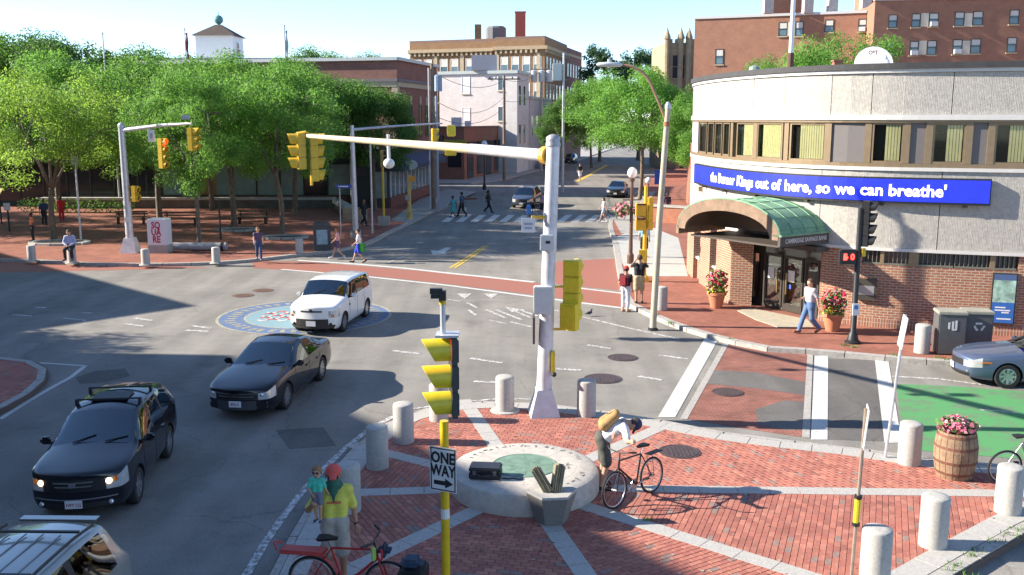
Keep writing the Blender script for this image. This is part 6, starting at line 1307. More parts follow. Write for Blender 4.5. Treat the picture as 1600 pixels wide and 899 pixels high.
    for ya in axles:
        for s in (-1, 1): wheel(t, s*(w - .13), ya, r, .22, spokes)
    ci = (ws[0] + ws[1]) / 2; m_seat = M('seat_grey', (.11,.11,.115), .8, var=.1); wsz0 = [q for q in S_ if abs(q[0] - ws[0]) < .02][0]
    bev('dashboard', (w*1.55,.42,.3), (0, ws[0] + .36, wsz0[5] - .12), M('dash_dark', (.04,.04,.042), .7, var=.1), t, .06)
    for yy in (ws[1] + .35, ws[1] + 1.2):
        for xx in (-.38, .38): bev('seat', (.5,.5,.16), (xx, yy - .2, .58), m_seat, t, .05); bev('seat_back', (.5,.16,.6), (xx, yy + .1, .86), m_seat, t, .06); bev('headrest', (.26,.1,.17), (xx, yy + .13, 1.22 if S_[n//2][8] > 1.55 else 1.16), m_seat, t, .03)
    MB().tube([(.38 + .17*math.cos(2*math.pi*k/16), ws[0] + .62 + .04*math.sin(2*math.pi*k/16), wsz0[5] - .02 + .16*math.sin(2*math.pi*k/16)) for k in range(17)], .014, 5).build('steering_wheel', m_trimb, t)
    if detail:
        wsz = [s for s in S_ if abs(s[0] - ws[0]) < .02][0]; mzy = ws[0] + .28; mz = wsz[5] + .06
        for s in (-1, 1):
            x = side_x(mzy, mz - .02, s); mm = bev('mirror', (.2,.11,.15), (x + s*.14, mzy + .02, mz + .03), pm, t, .04); MB().box((x + s*.03, mzy + .02, mz - .02), (.1,.06,.05)).build('mirror_arm', m_trimb, t); MB().box((s*0, .058, 0), (.15,.006,.1)).build('mirror_glass', m_chrome, mm)
            # door seams, handles
            gaps = [side_wins[0][0] + .1] + [(a[1] + b_[0]) / 2 for a, b_ in zip(side_wins[:-1], side_wins[1:])][:2]
            for k, yy in enumerate(gaps):
                zl = np.linspace(.32, wsz[5] - .03, 8); MB().tube([(side_x(yy, z, s) + s*.001, yy, z) for z in zl], .006, 4).build('door_seam', m_trimb, t)
                if k < len(gaps) - 1 or len(gaps) > 1:
                    hy = yy - .16 if k else None
                    if hy: MB().box((side_x(hy, wsz[5] - .16, s) + s*.015, hy, wsz[5] - .16), (.035,.2,.035)).build('door_handle', pm, t)
        for s in (-.42, .25):
            p0 = Vector((s*w, ws[0] - .02, 0)); p1 = Vector((s*w + .45*w, ws[0] + .14, 0)); MB().tube([(p.x, p.y, top_z(p.x, p.y) + .02) for p in (p0, p0.lerp(p1, .5), p1)], .012, 5).build('wiper', m_trimb, t)
    pz = .45; py_ = front_y(0, pz) - .015; pl_ = bev('licence_plate', (.31,.012,.155), (0, py_, pz), m_plate, t, .003)
    if plate: lettering(plate, .09, m_ptxt, pl_, frame((0,-.008,-.01), (1,0,0), (0,0,1)), .002, sx=.8, ext=.001)
    t['_w'] = 0; del t['_w']; return t, front_y, side_x, top_z, w
def fbar(t, fy, name, half, z0, z1, m, proud=.012, n=12):
    xs = np.linspace(-half, half, n); f = [(x, fy(x, (z0+z1)/2)) for x in xs]
    rows = [[(x, y + .05, z) for x, y in f] if k in (0, 3) else [(x, y - proud, z) for x, y in f] for k, z in enumerate((z0, z0 + .004, z1 - .004, z1))]
    return MB().grid(rows).build(name, m, t, smooth=50)
def place_lf(contact, heading, w, ya, sc=.93):      # origin of a car whose left front wheel touches the given place
    h = Vector(heading).normalized(); left = Vector((-h.y, h.x)); c = Vector(contact[:2]); return (c - h * (-ya) * sc - left * (w - .08) * sc)
BLK = paint('car_black', (.006,.007,.012), .16); WHT = paint('car_white', (.72,.72,.72), .25)
# --- black compact SUV
stv = [(-2.22,.32,.80,.68,.78,.92,.70,.99,1.02),(-2.0,.25,.89,.69,.865,1.02,.78,1.05,1.09),(-1.5,.22,.91,.7,.885,1.06,.80,1.10,1.15),(-1.12,.22,.91,.7,.885,1.08,.78,1.14,1.21),(-.35,.22,.91,.7,.885,1.10,.68,1.58,1.66),(.2,.22,.91,.7,.885,1.11,.70,1.64,1.73),(1.2,.22,.91,.7,.885,1.14,.69,1.62,1.71),(1.9,.24,.91,.72,.88,1.18,.65,1.54,1.60),(2.12,.28,.89,.74,.86,1.14,.76,1.24,1.28),(2.25,.34,.84,.74,.80,1.0,.72,1.06,1.08)]
c = P(215,785,0); hd = (.12,-1); o = place_lf(c, hd, .91, -1.36, .91)
t, fy, sx, tz, w = build_car('suv', 'shiny black compact SUV with roof crossbars at left', stv, BLK, (-1.12,-.35), [(-1.0,-.02),(.06,.85),(.93,1.7)], (1.9,2.12), (-1.36,1.26), .365, (o.x, o.y, 0), hd, trim_lower=False, plate='1WY CG', hl_rows=(2,), spokes=7, sc=.91)
for y in (.05, .95):
    z = tz(.58, y) + .09; MB().tube([(-.66,y,z),(.66,y,z)], .019, 8).build('roof_crossbar', m_trimb, t)
    for s in (-1,1): MB().box((s*.63,y,z-.05), (.05,.1,.12)).build('crossbar_foot', m_trimb, t)
fbar(t, fy, 'grille_bar', .36, .845, .88, m_chrome, .03); fbar(t, fy, 'grille_bar', .33, .77, .80, m_chrome, .03); bev('emblem', (.13,.02,.1), (0, fy(0,.82) - .035, .825), m_chrome, t, .02)
for s in (-1,1):
    MB().ball((s*.62, fy(s*.62,.42) + .0, .42), .05, 6).build('fog_light', m_hl, t); MB().box((s*.72, fy(s*.72,.86) - .0, .86), (.06,.05,.1)).build('indicator', m_amb, t)
MB().box((0,.35,tz(0,.35)+.004), (.75,.7,.006)).build('sunroof', m_trimb, t)
m_lit = M('headlamp_lit', (.7,.6,.4), .3, var=0, emis=(1,.72,.35), es=2.2)
for s in (-1,1):
    MB().ball((s*.60, fy(s*.60,.83) + .02, .83), .062, 7).build('headlamp', m_lit, t)
fbar(t, fy, 'grille_panel', .44, .72, .92, m_trimb, .012); fbar(t, fy, 'lower_intake', .62, .36, .46, m_trimb, .006); fbar(t, fy, 'bumper_strip', .74, .52, .545, M('strip_grey', (.2,.2,.21), .4, var=0), .012)
# --- black saloon
sts = [(-2.38,.26,.77,.54,.75,.73,.67,.79,.81),(-2.15,.20,.88,.56,.85,.84,.76,.88,.91),(-1.55,.18,.905,.57,.875,.91,.80,.95,.99),(-1.0,.17,.91,.58,.88,.95,.78,1.0,1.06),(-.15,.17,.91,.6,.88,.98,.62,1.40,1.46),(.35,.17,.91,.6,.88,.99,.63,1.45,1.50),(.95,.17,.91,.6,.88,1.01,.61,1.39,1.44),(1.65,.18,.91,.62,.87,1.02,.76,1.09,1.13),(2.2,.22,.88,.64,.83,1.0,.74,1.06,1.09),(2.42,.3,.82,.64,.77,.9,.70,.98,1.0)]
c = P(447,639,0); hd = (-.13,-1); o = place_lf(c, hd, .91, -1.42)
t, fy, sx, tz, w = build_car('saloon_car', 'shiny black saloon car behind the black SUV', sts, BLK, (-1.0,-.15), [(-.88,.25),(.32,1.1),(1.15,1.5)], (.95,1.65), (-1.42,1.36), .345, (o.x, o.y, 0), hd, plate='8WL K', grille='bar', spokes=10)
for z, ww in ((.70,.52),(.63,.44)): fbar(t, fy, 'grille_bar', ww, z - .012, z + .012, m_chrome, .02)
fbar(t, fy, 'upper_grille', .54, .60, .725, m_trimb, .008)
for s in (-1,1): bev('side_intake', (.2,.05,.17), (s*.62, fy(s*.62,.38) + .008, .38), m_trimb, t, .03); bev('daytime_lamp', (.03,.03,.16), (s*.72, fy(s*.72,.40) - .0, .40), m_chrome, t, .008); MB().ball((s*.62, fy(s*.62,.66) + .02, .66), .05, 6).build('projector_lamp', m_chrome, t)
bev('emblem', (.14,.02,.09), (0, fy(0,.69) - .03, .685), m_chrome, t, .02); fbar(t, fy, 'lower_grille', .5, .29, .52, M('mesh_grey', (.05,.05,.055), .5, var=.5, scale=40), .008)
# --- white boxy hatchback
sth = [(-2.0,.26,.84,.64,.82,.90,.76,.99,1.02),(-1.82,.2,.895,.64,.875,1.02,.80,1.07,1.10),(-1.35,.19,.9,.65,.885,1.08,.81,1.13,1.18),(-.95,.19,.9,.66,.885,1.10,.80,1.17,1.24),(-.5,.19,.9,.67,.885,1.12,.76,1.64,1.70),(.2,.19,.9,.67,.885,1.13,.77,1.69,1.75),(1.2,.19,.9,.67,.885,1.16,.765,1.67,1.73),(1.84,.22,.9,.68,.885,1.2,.74,1.62,1.67),(1.97,.26,.88,.68,.87,1.14,.80,1.25,1.28),(2.07,.32,.85,.68,.83,1.0,.77,1.05,1.06)]
c = P(537,518,0); hd = (-.16,-1); o = place_lf(c, hd, .9, -1.28)
t, fy, sx, tz, w = build_car('hatchback_car', 'white boxy hatchback driving over the painted seal', sth, WHT, (-.95,-.5), [(-.86,.08),(.15,.88),(.95,1.6)], (1.84,1.97), (-1.28,1.28), .345, (o.x, o.y, 0), hd, grille='none', hl_rows=(2,), spokes=8)
fbar(t, fy, 'upper_grille', .38, .83, .89, m_trimb, .01); fbar(t, fy, 'lower_grille', .58, .36, .60, m_trimb, .01); bev('emblem', (.13,.02,.06), (0, fy(0,.93) - .01, .92), m_chrome, t, .015)
for s in (-1,1): MB().box((s*.72, fy(s*.72,.72) - .003, .70), (.09,.04,.06)).build('indicator', m_amb, t)
for s in (-1,1): MB().ball((s*.66, fy(s*.66,.80) + .02, .80), .055, 6).build('projector_lamp', m_chrome, t); bev('fog_recess', (.16,.04,.1), (s*.62, fy(s*.62,.42) + .005, .42), m_trimb, t, .02)
fbar(t, fy, 'lower_bumper', .72, .27, .37, m_trimb, .008); bev('fender_vent', (.02,.12,.08), (sx(-.75,.88), -.75, .88), m_trimb, t, .005)
bev('licence_plate_holder', (.34,.01,.18), (0, fy(0,.45) - .028, .45), m_plate, t, .003)
# --- silver minivan, cut by the lower left corner
SIL = paint('car_silver', (.36,.36,.33), .28, .45)
stm = [(-2.5,.3,.74,.56,.7,.78,.62,.82,.84),(-2.2,.24,.9,.6,.86,.9,.76,.94,.97),(-1.6,.22,.96,.62,.92,.98,.8,1.05,1.1),(-.75,.22,.97,.64,.93,1.03,.68,1.62,1.68),(.2,.22,.97,.66,.93,1.06,.7,1.69,1.75),(1.4,.22,.97,.66,.93,1.08,.7,1.68,1.74),(2.15,.24,.96,.68,.92,1.1,.66,1.60,1.66),(2.4,.28,.93,.7,.9,1.06,.74,1.15,1.2),(2.52,.32,.88,.7,.85,.95,.74,1.0,1.02)]
t, fy, sx, tz, w = build_car('minivan', 'silver minivan with roof rails cut by the lower left corner', stm, SIL, (-1.6,-.75), [(-1.35,-.35),(-.27,.85),(.95,1.95)], (2.15,2.4), (-1.5,1.5), .34, (-6.1,10.12,0), (-.02,-1), sc=.92)
for s in (-1,1): MB().tube([(s*.62, y, tz(s*.6, y) + .07) for y in np.linspace(-.5,1.9,9)], .022, 6).build('roof_rail', m_trimb, t)
for y in (.15, 1.45): MB().box((0,y,tz(.3,y) + .09), (1.28,.05,.025)).build('roof_crossbar', m_trimb, t)
for x in (-.36,-.12,.12,.36): MB().box((x,.75,tz(x,.75)+.006), (.02,1.5,.012)).build('roof_rib', M('silver_rib', (.22,.23,.23), .4, .4, var=0), t)
bev('spoiler', (1.15,.17,.03), (0,2.2,tz(0,2.0) + .0), SIL, t, .015)
# --- blue grey saloon entering from the right
BG = paint('car_slate_blue', (.09,.12,.20), .22, .4)
c = P(1572,607,0); hd = (-1,.16); o = place_lf(c, hd, .91, -1.42)
t, fy, sx, tz, w = build_car('saloon_car', 'slate blue saloon car entering at the right edge', sts, BG, (-1.0,-.15), [(-.88,.25),(.32,1.1),(1.15,1.5)], (.95,1.65), (-1.42,1.36), .34, (o.x, o.y, 0), hd, spokes=8)
bev('indicator', (.03,.26,.05), (sx(-1.95,.72) - .0, -1.98, .70), m_amb, t, .005); bev('fog_light', (.06,.05,.08), (.68, fy(.68,.4) - .005, .42), m_hl, t, .02)
# --- far traffic
far = [('van', 'grey blue van waiting behind the far zebra crossing', stm, paint('car_blue_grey', (.045,.055,.085), .3, .2), (1.2,76.8), (-.2,-1), [(-1.35,-.35),(-.27,.85),(.95,1.95)], (-1.6,-.75), (2.15,2.4), (-1.5,1.5), .36),
       ('parked_car', 'dark red car parked far up the street', sts, paint('car_red', (.16,.012,.025), .3), (5.0,136), (-.2,-1), [(-.85,.22),(.30,1.05)], (-1.0,-.12), (.95,1.65), (-1.42,1.36), .33),
       ('parked_car', 'dark blue car parked beyond the red one up the street', stv, paint('car_navy', (.03,.04,.075), .3), (9.3,153), (-.2,-1), [(-.95,-.02),(.06,.82),(.9,1.6)], (-1.12,-.30), (1.85,2.1), (-1.36,1.26), .35),
       ('parked_car', 'black car parked under the broad green tree', sts, BLK, (9.55,87), (-.2,-1), [(-.85,.22),(.30,1.05)], (-1.0,-.12), (.95,1.65), (-1.42,1.36), .33)]
for nm, lab, st, pm, xy, hd, sw_, ws_, rw_, ax, r in far: build_car(nm, lab, st, pm, ws_, sw_, rw_, ax, r, (xy[0], xy[1], 0), hd, 'cars along the far street', 'van' if nm == 'van' else 'car', detail=False, spokes=6)
# ================================================================== BICYCLES
def bicycle(label, loc, rz, lean=0, fcol=(.03,.03,.035), rack=False, scale=1.0, basket=None, fender=None, group='bicycles'):
    t = thing('bicycle', label, 'bicycle', loc, rz, group); t.rotation_euler = (lean, 0, rz); t.scale = (scale,)*3; r = .335; fx, rx = .52, -.52
    fm = M('bike_paint_%d_%d' % (int(fcol[0]*100), int(fcol[1]*100)), fcol, .35, .3, var=.05)
    bb = (-.08,0,.28); st_ = (-.24,0,.80); hd_ = (.36,0,.82); hb = (.39,0,.70); ra = (rx,0,r); fa = (fx,0,r)
    f = MB()
    for a, b_, q in ((bb,st_,.017),(bb,hb,.02),(st_,hd_,.016),(hd_,hb,.02),(bb,ra,.011),(st_,ra,.010)): f.tube([a,b_], q, 8)
    f.build('frame', fm, t)
    MB().tube([hb,(.43,.05,.62),(fx,.05,r)], .013, 6).tube([hb,(.43,-.05,.62),(fx,-.05,r)], .013, 6).build('fork', fm, t)
    MB().tube([hd_,(.34,0,.95)], .014, 6).tube(smoothline([Vector(v) for v in ((.28,-.31,1.0),(.37,-.2,1.0),(.36,0,.97),(.37,.2,1.0),(.28,.31,1.0))], 4), .012, 6).build('handlebar', m_trimb, t)
    for s in (-1,1): MB().tube([(.27,s*.32,1.0),(.35,s*.22,1.0)], .018, 6).build('grip', m_trimb, t)
    MB().tube([st_,(-.28,0,.92)], .013, 6).build('seat_post', m_chrome, t); sdl = MB(); sdl.add([(-.42,-.08,.95),(-.42,.08,.95),(-.3,.075,.96),(-.3,-.075,.96),(-.14,.025,.955),(-.14,-.025,.955),(-.4,-.06,.91),(-.4,.06,.91),(-.3,.05,.915),(-.3,-.05,.915),(-.15,.015,.925),(-.15,-.015,.925)], [(0,3,2,1),(3,5,4,2),(6,7,8,9),(9,8,10,11),(0,1,7,6),(1,2,8,7),(2,4,10,8),(4,5,11,10),(5,3,9,11),(3,0,6,9)]); sdl.build('saddle', m_trimb, t, smooth=60)
    for x in (fx, rx):
        wl = bpy.data.objects.new('wheel', None); COL.objects.link(wl); wl.parent = t; wl.location = (x,0,r); n = 30
        def ringt(R_, q, m, nm): MB().tube([(R_*math.cos(2*math.pi*k/n), 0, R_*math.sin(2*math.pi*k/n)) for k in range(n+1)], q, 7, cap=False).build(nm, m, wl, smooth=180)
        ringt(r - .02, .02, m_tyre, 'tyre'); ringt(r - .045, .011, m_rim, 'rim'); sp = MB()
        for k in range(16): a = 2*math.pi*k/16; sp.tube([(0,.02*(-1)**k,0),((r-.05)*math.cos(a),0,(r-.05)*math.sin(a))], .0022, 3, cap=False)
        tag(sp.build('spokes', m_chrome, wl), kind='stuff'); hbm = MB().lathe([(.02,-.05),(.02,.05)], 8); hbm.v = [(v[0], v[2], v[1]) for v in hbm.v]; hbm.build('hub', m_rim, wl)
    cr = MB().lathe([(.09,-.004),(.09,.004),(.001,.004)], 18); cr.v = [(v[0] + bb[0], v[2] - .045, v[1] + bb[2]) for v in cr.v]; cr.build('chainring', m_rim, t); MB().tube([(bb[0],-.06,bb[2]),(bb[0]+.14,-.07,bb[2]-.09)], .01, 5).tube([(bb[0],.06,bb[2]),(bb[0]-.14,.07,bb[2]+.09)], .01, 5).build('cranks', m_rim, t); MB().tube([(bb[0],-.045,bb[2]+.085),(rx,-.045,r+.035)], .004, 4).tube([(bb[0],-.045,bb[2]-.085),(rx,-.045,r-.035)], .004, 4).build('chain', m_trimb, t)
    for s in (-1,1): MB().box((bb[0]-s*.14*-1*-1, s*.12, bb[2]+s*.09), (.09,.08,.02)).build('pedal', m_trimb, t)
    if rack: MB().box((-.6,0,.74), (.36,.14,.015)).tube([(-.48,.06,.73),(rx,.06,r)], .007, 4).tube([(-.48,-.06,.73),(rx,-.06,r)], .007, 4).build('rack', m_trimb, t)
    if fender:
        rows = []
        for k in range(13): a = R(15 + 130*k/12); rows.append([(rx + (r+.03)*math.cos(a), y_, r + (r+.03)*math.sin(a)) for y_ in (-.035,0,.035)])
        MB().grid(rows).build('fender', fender, t)
    return t
A = P(966,796,KZ); B = P(1012,776,KZ); h = (A - B).xy.normalized(); mid = (A + B) / 2
bicycle('dark bicycle held by the bending man beside the stone disc', (mid.x + .02, mid.y + .05, KZ + .02), math.atan2(h.y, h.x), R(4), (.025,.02,.02), rack=True)
bicycle('silver bicycle cut by the right edge behind a bollard', (9.62, 16.95, KZ + .02), R(4), R(3), (.3,.3,.31))
tb = bicycle('red child carrying bicycle at the lower left with rack and bags', (-2.2, 12.62, KZ + .02), R(-8), R(2), (.42,.03,.03), scale=1.0, fender=M('fender_red', (.45,.05,.05), .5, var=.1))
bev('cargo_deck', (.62,.2,.06), (-.62,0,.74), M('deck_red', (.45,.06,.05), .6, var=.15), tb, .02)
MB().tube(smoothline([Vector(v) for v in ((-.95,-.1,.78),(-1.02,0,.84),(-.95,.1,.78))], 5), .015, 6).build('rear_loop', _mats['fender_red'], tb)
bev('front_bag', (.17,.26,.18), (.48,0,.82), M('bag_navy', (.02,.028,.055), .8, var=.3, scale=12), tb, .07); bev('bag_strip', (.03,.01,.15), (.48,-.132,.82), M('strip_red', (.6,.04,.05), .6, var=0), tb, .002); bev('lime_bottle', (.06,.06,.2), (.38,-.16,.84), M('bottle_lime', (.4,.6,.15), .5, var=.1), tb, .02)
bev('front_basket', (.34,.42,.22), (.86,0,.52), m_trimb, tb, .04); bev('blue_bag', (.28,.28,.13), (.84,0,.68), M('bag_blue', (.03,.05,.09), .7, var=.4, scale=9), tb, .06); bev('basket_edge', (.4,.46,.03), (.87,0,.42), _mats['fender_red'], tb, .008)
bicycle('dark bicycle pushed over the far zebra crossing, right of two', (6.9,65.4,.02), R(175), 0, (.02,.02,.02))
bicycle('dark bicycle ridden on the far zebra crossing behind the mast pole', (1.7,69,.02), R(178), 0, (.03,.03,.05))
# ================================================================== PEOPLE
def surface_nets(f, lo, hi, res):
    lo = np.array(lo, float); n = np.ceil((np.array(hi) - lo) / res).astype(int) + 1
    n = ((n + 3) // 4) * 4; st4 = 4                                            # evaluate finely only in blocks near the surface
    bc_ = [lo[i] + res * (4 * np.arange(n[i] // 4) + 1.5) for i in range(3)]; C = f(np.stack(np.meshgrid(*bc_, indexing='ij'), -1))
    V = np.repeat(np.repeat(np.repeat(C, 4, 0), 4, 1), 4, 2).astype(np.float32); near = np.argwhere(np.abs(C) < res * 4.2)
    o4 = np.stack(np.meshgrid(*[np.arange(4)] * 3, indexing='ij'), -1).reshape(-1, 3); ids = (near[:, None, :] * 4 + o4[None]).reshape(-1, 3)
    V[ids[:, 0], ids[:, 1], ids[:, 2]] = f(lo + res * ids); s = V < 0
    c = np.zeros(tuple(n - 1), int)
    for dx in (0,1):
        for dy in (0,1):
            for dz in (0,1): c += s[dx:n[0]-1+dx, dy:n[1]-1+dy, dz:n[2]-1+dz]
    act = (c > 0) & (c < 8); idx = -np.ones(c.shape, int); cells = np.argwhere(act); idx[act] = np.arange(len(cells))
    acc = np.zeros((len(cells), 3)); cnt = np.zeros(len(cells)); cor = [(a, b, d) for a in (0,1) for b in (0,1) for d in (0,1)]
    for a in cor:
        for b in cor:
            if sum(abs(p - q) for p, q in zip(a, b)) == 1 and a < b:
                va = V[cells[:,0]+a[0], cells[:,1]+a[1], cells[:,2]+a[2]]; vb = V[cells[:,0]+b[0], cells[:,1]+b[1], cells[:,2]+b[2]]; m = (va < 0) != (vb < 0)
                t = np.where(m, va / np.where(m, va - vb, 1), 0)[:, None]; p = np.array(a) + t * (np.array(b) - np.array(a)); acc[m] += p[m]; cnt[m] += 1
    pts = lo + res * (cells + acc / np.maximum(cnt, 1)[:, None]); faces = []
    for axis in range(3):
        sl0 = [slice(None)]*3; sl1 = [slice(None)]*3; sl0[axis] = slice(0, n[axis]-1); sl1[axis] = slice(1, n[axis]); a = s[tuple(sl0)]; b = s[tuple(sl1)]; e = np.argwhere(a != b); u, v = (axis + 1) % 3, (axis + 2) % 3
        e = e[(e[:, u] > 0) & (e[:, v] > 0) & (e[:, u] < n[u]-1) & (e[:, v] < n[v]-1)]
        def cell(du, dv): q = e.copy(); q[:, u] -= du; q[:, v] -= dv; return idx[q[:,0], q[:,1], q[:,2]]
        q = np.stack([cell(1,1), cell(0,1), cell(0,0), cell(1,0)], 1); flip = ~a[e[:,0], e[:,1], e[:,2]]; q[flip] = q[flip][:, ::-1]; faces.append(q)
    q = np.concatenate(faces); return pts, q[(q >= 0).all(1)]
def cone(p, a, b, ra, rb):
    a, b = np.array(a, float), np.array(b, float); ab = b - a; t = np.clip(((p - a) @ ab) / max(1e-9, ab @ ab), 0, 1); return np.linalg.norm(p - a - t[..., None] * ab, axis=-1) - (ra + (rb - ra) * t)
def smin(a, b, k): h = np.clip(.5 + .5 * (b - a) / k, 0, 1); return b + (a - b) * h - k * h * (1 - h)
def union(p, prims, k=.03):
    d = None
    for q in prims: e = cone(p, *q); d = e if d is None else smin(d, e, k)
    return d
def sdf_obj(name, fn, pts, pad, res, m, parent):
    pts = np.array(pts); v, q = surface_nets(fn, pts.min(0) - pad, pts.max(0) + pad, res)
    me = bpy.data.meshes.new(name); me.from_pydata(v.tolist(), [], q.tolist()); me.materials.append(m); me.polygons.foreach_set('use_smooth', [True] * len(me.polygons)); return link(name, me, parent)
V3 = lambda *a: np.array(a, float)
def pose(kind='stand', **kw):
    J = dict(pelvis=V3(0,0,.95), chest=V3(0,0,1.27), neck=V3(0,.01,1.48), head=V3(0,-.02,1.63), sh=[V3(-.185,0,1.41), V3(.185,0,1.41)], el=[V3(-.25,.03,1.13), V3(.25,.03,1.13)], wr=[V3(-.26,-.05,.88), V3(.26,-.05,.88)],
             hp=[V3(-.09,0,.92), V3(.09,0,.92)], kn=[V3(-.1,-.02,.49), V3(.1,-.02,.49)], an=[V3(-.1,.03,.08), V3(.1,.03,.08)], toe=[V3(-.13,-.13,.04), V3(.13,-.13,.04)])
    if kind in ('walk', 'walk2'):
        a, b = (0, 1) if kind == 'walk' else (1, 0); sx = lambda i: -1 if i == 0 else 1
        J['kn'][a] = V3(sx(a)*.09,-.17,.50); J['an'][a] = V3(sx(a)*.09,-.30,.10); J['toe'][a] = V3(sx(a)*.1,-.46,.07); J['kn'][b] = V3(sx(b)*.09,.03,.49); J['an'][b] = V3(sx(b)*.09,.33,.17); J['toe'][b] = V3(sx(b)*.1,.21,.045)
        J['el'][b] = V3(sx(b)*.24,-.08,1.14); J['wr'][b] = V3(sx(b)*.22,-.28,.98); J['el'][a] = V3(sx(a)*.25,.14,1.14); J['wr'][a] = V3(sx(a)*.25,.16,.9)
    if kind == 'sit':
        J['pelvis'] = V3(0,.02,.88); J['hp'] = [V3(-.1,0,.86), V3(.1,0,.86)]; J['kn'] = [V3(-.16,-.40,.72), V3(.16,-.40,.72)]; J['an'] = [V3(-.17,-.36,.28), V3(.17,-.36,.28)]; J['toe'] = [V3(-.19,-.52,.24), V3(.19,-.52,.24)]
        J['chest'] = V3(0,-.04,1.18); J['neck'] = V3(0,-.08,1.38); J['head'] = V3(0,-.13,1.52); J['sh'] = [V3(-.185,-.05,1.31), V3(.185,-.05,1.31)]; J['el'] = [V3(-.27,-.12,1.05), V3(.27,-.12,1.05)]; J['wr'] = [V3(-.08,-.34,.92), V3(.08,-.34,.92)]
    if kind == 'bend':
        J['chest'] = V3(0,-.24,1.17); J['neck'] = V3(0,-.40,1.27); J['head'] = V3(0,-.53,1.27); J['sh'] = [V3(-.185,-.36,1.22), V3(.185,-.36,1.22)]; J['el'] = [V3(-.25,-.50,1.02), V3(.25,-.50,1.02)]; J['wr'] = [V3(-.2,-.66,.9), V3(.2,-.66,.9)]; J['kn'][0] = V3(-.1,-.06,.49); J['pelvis'] = V3(0,.03,.93)
    if kind == 'photo':
        J['el'] = [V3(-.30,-.2,1.32), V3(.30,-.2,1.32)]; J['wr'] = [V3(-.1,-.26,1.58), V3(.1,-.26,1.58)]
    J.update(kw); return J
SKIN = M('skin_light', (.50,.28,.19), .6, var=.08, scale=8); SKIN2 = M('skin_tan', (.36,.19,.12), .6, var=.08, scale=8); SKIN3 = M('skin_brown', (.12,.06,.04), .6, var=.08, scale=8)
def cloth(name, c): return M('cloth_' + name, c, .9, var=.18, scale=9, bump=.3, bscale=18)
def person(label, loc, face, J, h=1.7, skin=None, shirt=None, sleeve=.55, pants=None, leg=1.0, hair=(.06,.035,.02), hairlen=0, shoes=(.05,.05,.05), hat=None, res=.03, fingers=False, dress=None, group='people walking on and around the crossing', hk=1.0):
    """hk: size of the head relative to an adult's"""
    skin = skin or SKIN; t = thing('person', label, 'person', loc, math.atan2(face[1], face[0]) + math.pi/2, group); sc = h / 1.75; t.scale = (sc, sc, sc)
    hd, nk = J['head'], J['neck']; up = (hd - nk); up /= np.linalg.norm(up); fw = V3(0,-1,0) - up * (V3(0,-1,0) @ up); fw /= np.linalg.norm(fw)
    if J.get('look') is not None: fw = J['look'] - up * (J['look'] @ up); fw /= np.linalg.norm(fw)
    sd = np.cross(up, fw)
    prims = []; 
    for i in (0, 1):
        prims += [(J['hp'][i], J['kn'][i], .088, .056), (J['kn'][i], J['an'][i], .058, .04), (J['an'][i], J['toe'][i], .046, .036), (J['sh'][i], J['el'][i], .054, .042), (J['el'][i], J['wr'][i], .042, .028)]
    tor = []
    for s in (-1, 1): tor += [(J['pelvis'] + V3(s*.065,0,0), J['chest'] + V3(s*.078,0,0), .098, .102), (J['chest'] + V3(s*.072,0,0), J['sh'][0 if s < 0 else 1] * .62 + (J['chest']*.2 + nk*.8) * .38, .1, .066)]
    tor += [(J['sh'][0], J['sh'][1], .062, .062)]
    hc = hd; hp_ = [(nk - up*.03, hd - up*.06, .056, .056), (hc + up*.035*hk - fw*.012, hc + up*.02*hk + fw*.012, .098*hk, .09*hk), (hc - up*.03*hk + fw*.03, hc - up*.075*hk + fw*.045, .065*hk, .045*hk)]
    nose = [(hc + fw*.098*hk + up*.015, hc + fw*.112*hk - up*.02, .011, .017)] + [(hc + sd*s*.098*hk - up*.01, hc + sd*s*.1*hk + up*.02, .016, .018) for s in (-1, 1)]
    hands = []
    for i in (0, 1):
        d = J['wr'][i] - J['el'][i]; d /= np.linalg.norm(d); s = 1 if i else -1; pn = J.get('palm', [V3(-s*1.0,0,0)]*2)[i] if 'palm' in J else V3(-s if False else 0, -1, 0); pn = pn - d*(pn @ d); pn /= (np.linalg.norm(pn) + 1e-9); ac = np.cross(d, pn)
        w = J['wr'][i]; hands += [(w, w + d*.03, .027, .028)] + [(w + d*.03 + ac*q, w + d*.085 + ac*q*1.15, .019, .017) for q in (-.026, 0, .026)]
        if fingers:
            cl = J.get('curl', [.35, .35])[i]
            for k, (q, L) in enumerate(((-.033,.06),(-.011,.075),(.011,.08),(.033,.068))):
                a = w + d*.088 + ac*q; b = a + (d*math.cos(cl) + pn*math.sin(cl))*L*.5; c = b + (d*math.cos(cl*2.2) + pn*math.sin(cl*2.2))*L*.5; hands += [(a, b, .0095, .009), (b, c, .009, .0075)]
            a = w + d*.03 + ac*.03*(-s); b = a + (d*.6 + ac*(-s)*.8)*.04; hands += [(a, b, .013, .011), (b, b + (d*.9 + pn*.3)*.035, .011, .008)]
        else: hands += [(w + d*.08 + ac*q, w + d*.15 + ac*q*1.2 + pn*.03, .013, .009) for q in (-.03, 0, .03)] + [(w + d*.03, w + d*.07 + ac*(-s)*.05, .013, .01)]
    allp = [x for pr in prims + tor + hp_ for x in pr[:2]] + [x for pr in hands for x in pr[:2]]
    def body(p): return smin(smin(smin(union(p, prims + tor, .035), union(p, hp_, .03), .025), union(p, nose, .008), .012), union(p, hands, .008), .012)
    sdf_obj('body', body, allp, .16, res, skin, t)
    ta = J['chest'] - J['pelvis']; ta /= np.linalg.norm(ta)
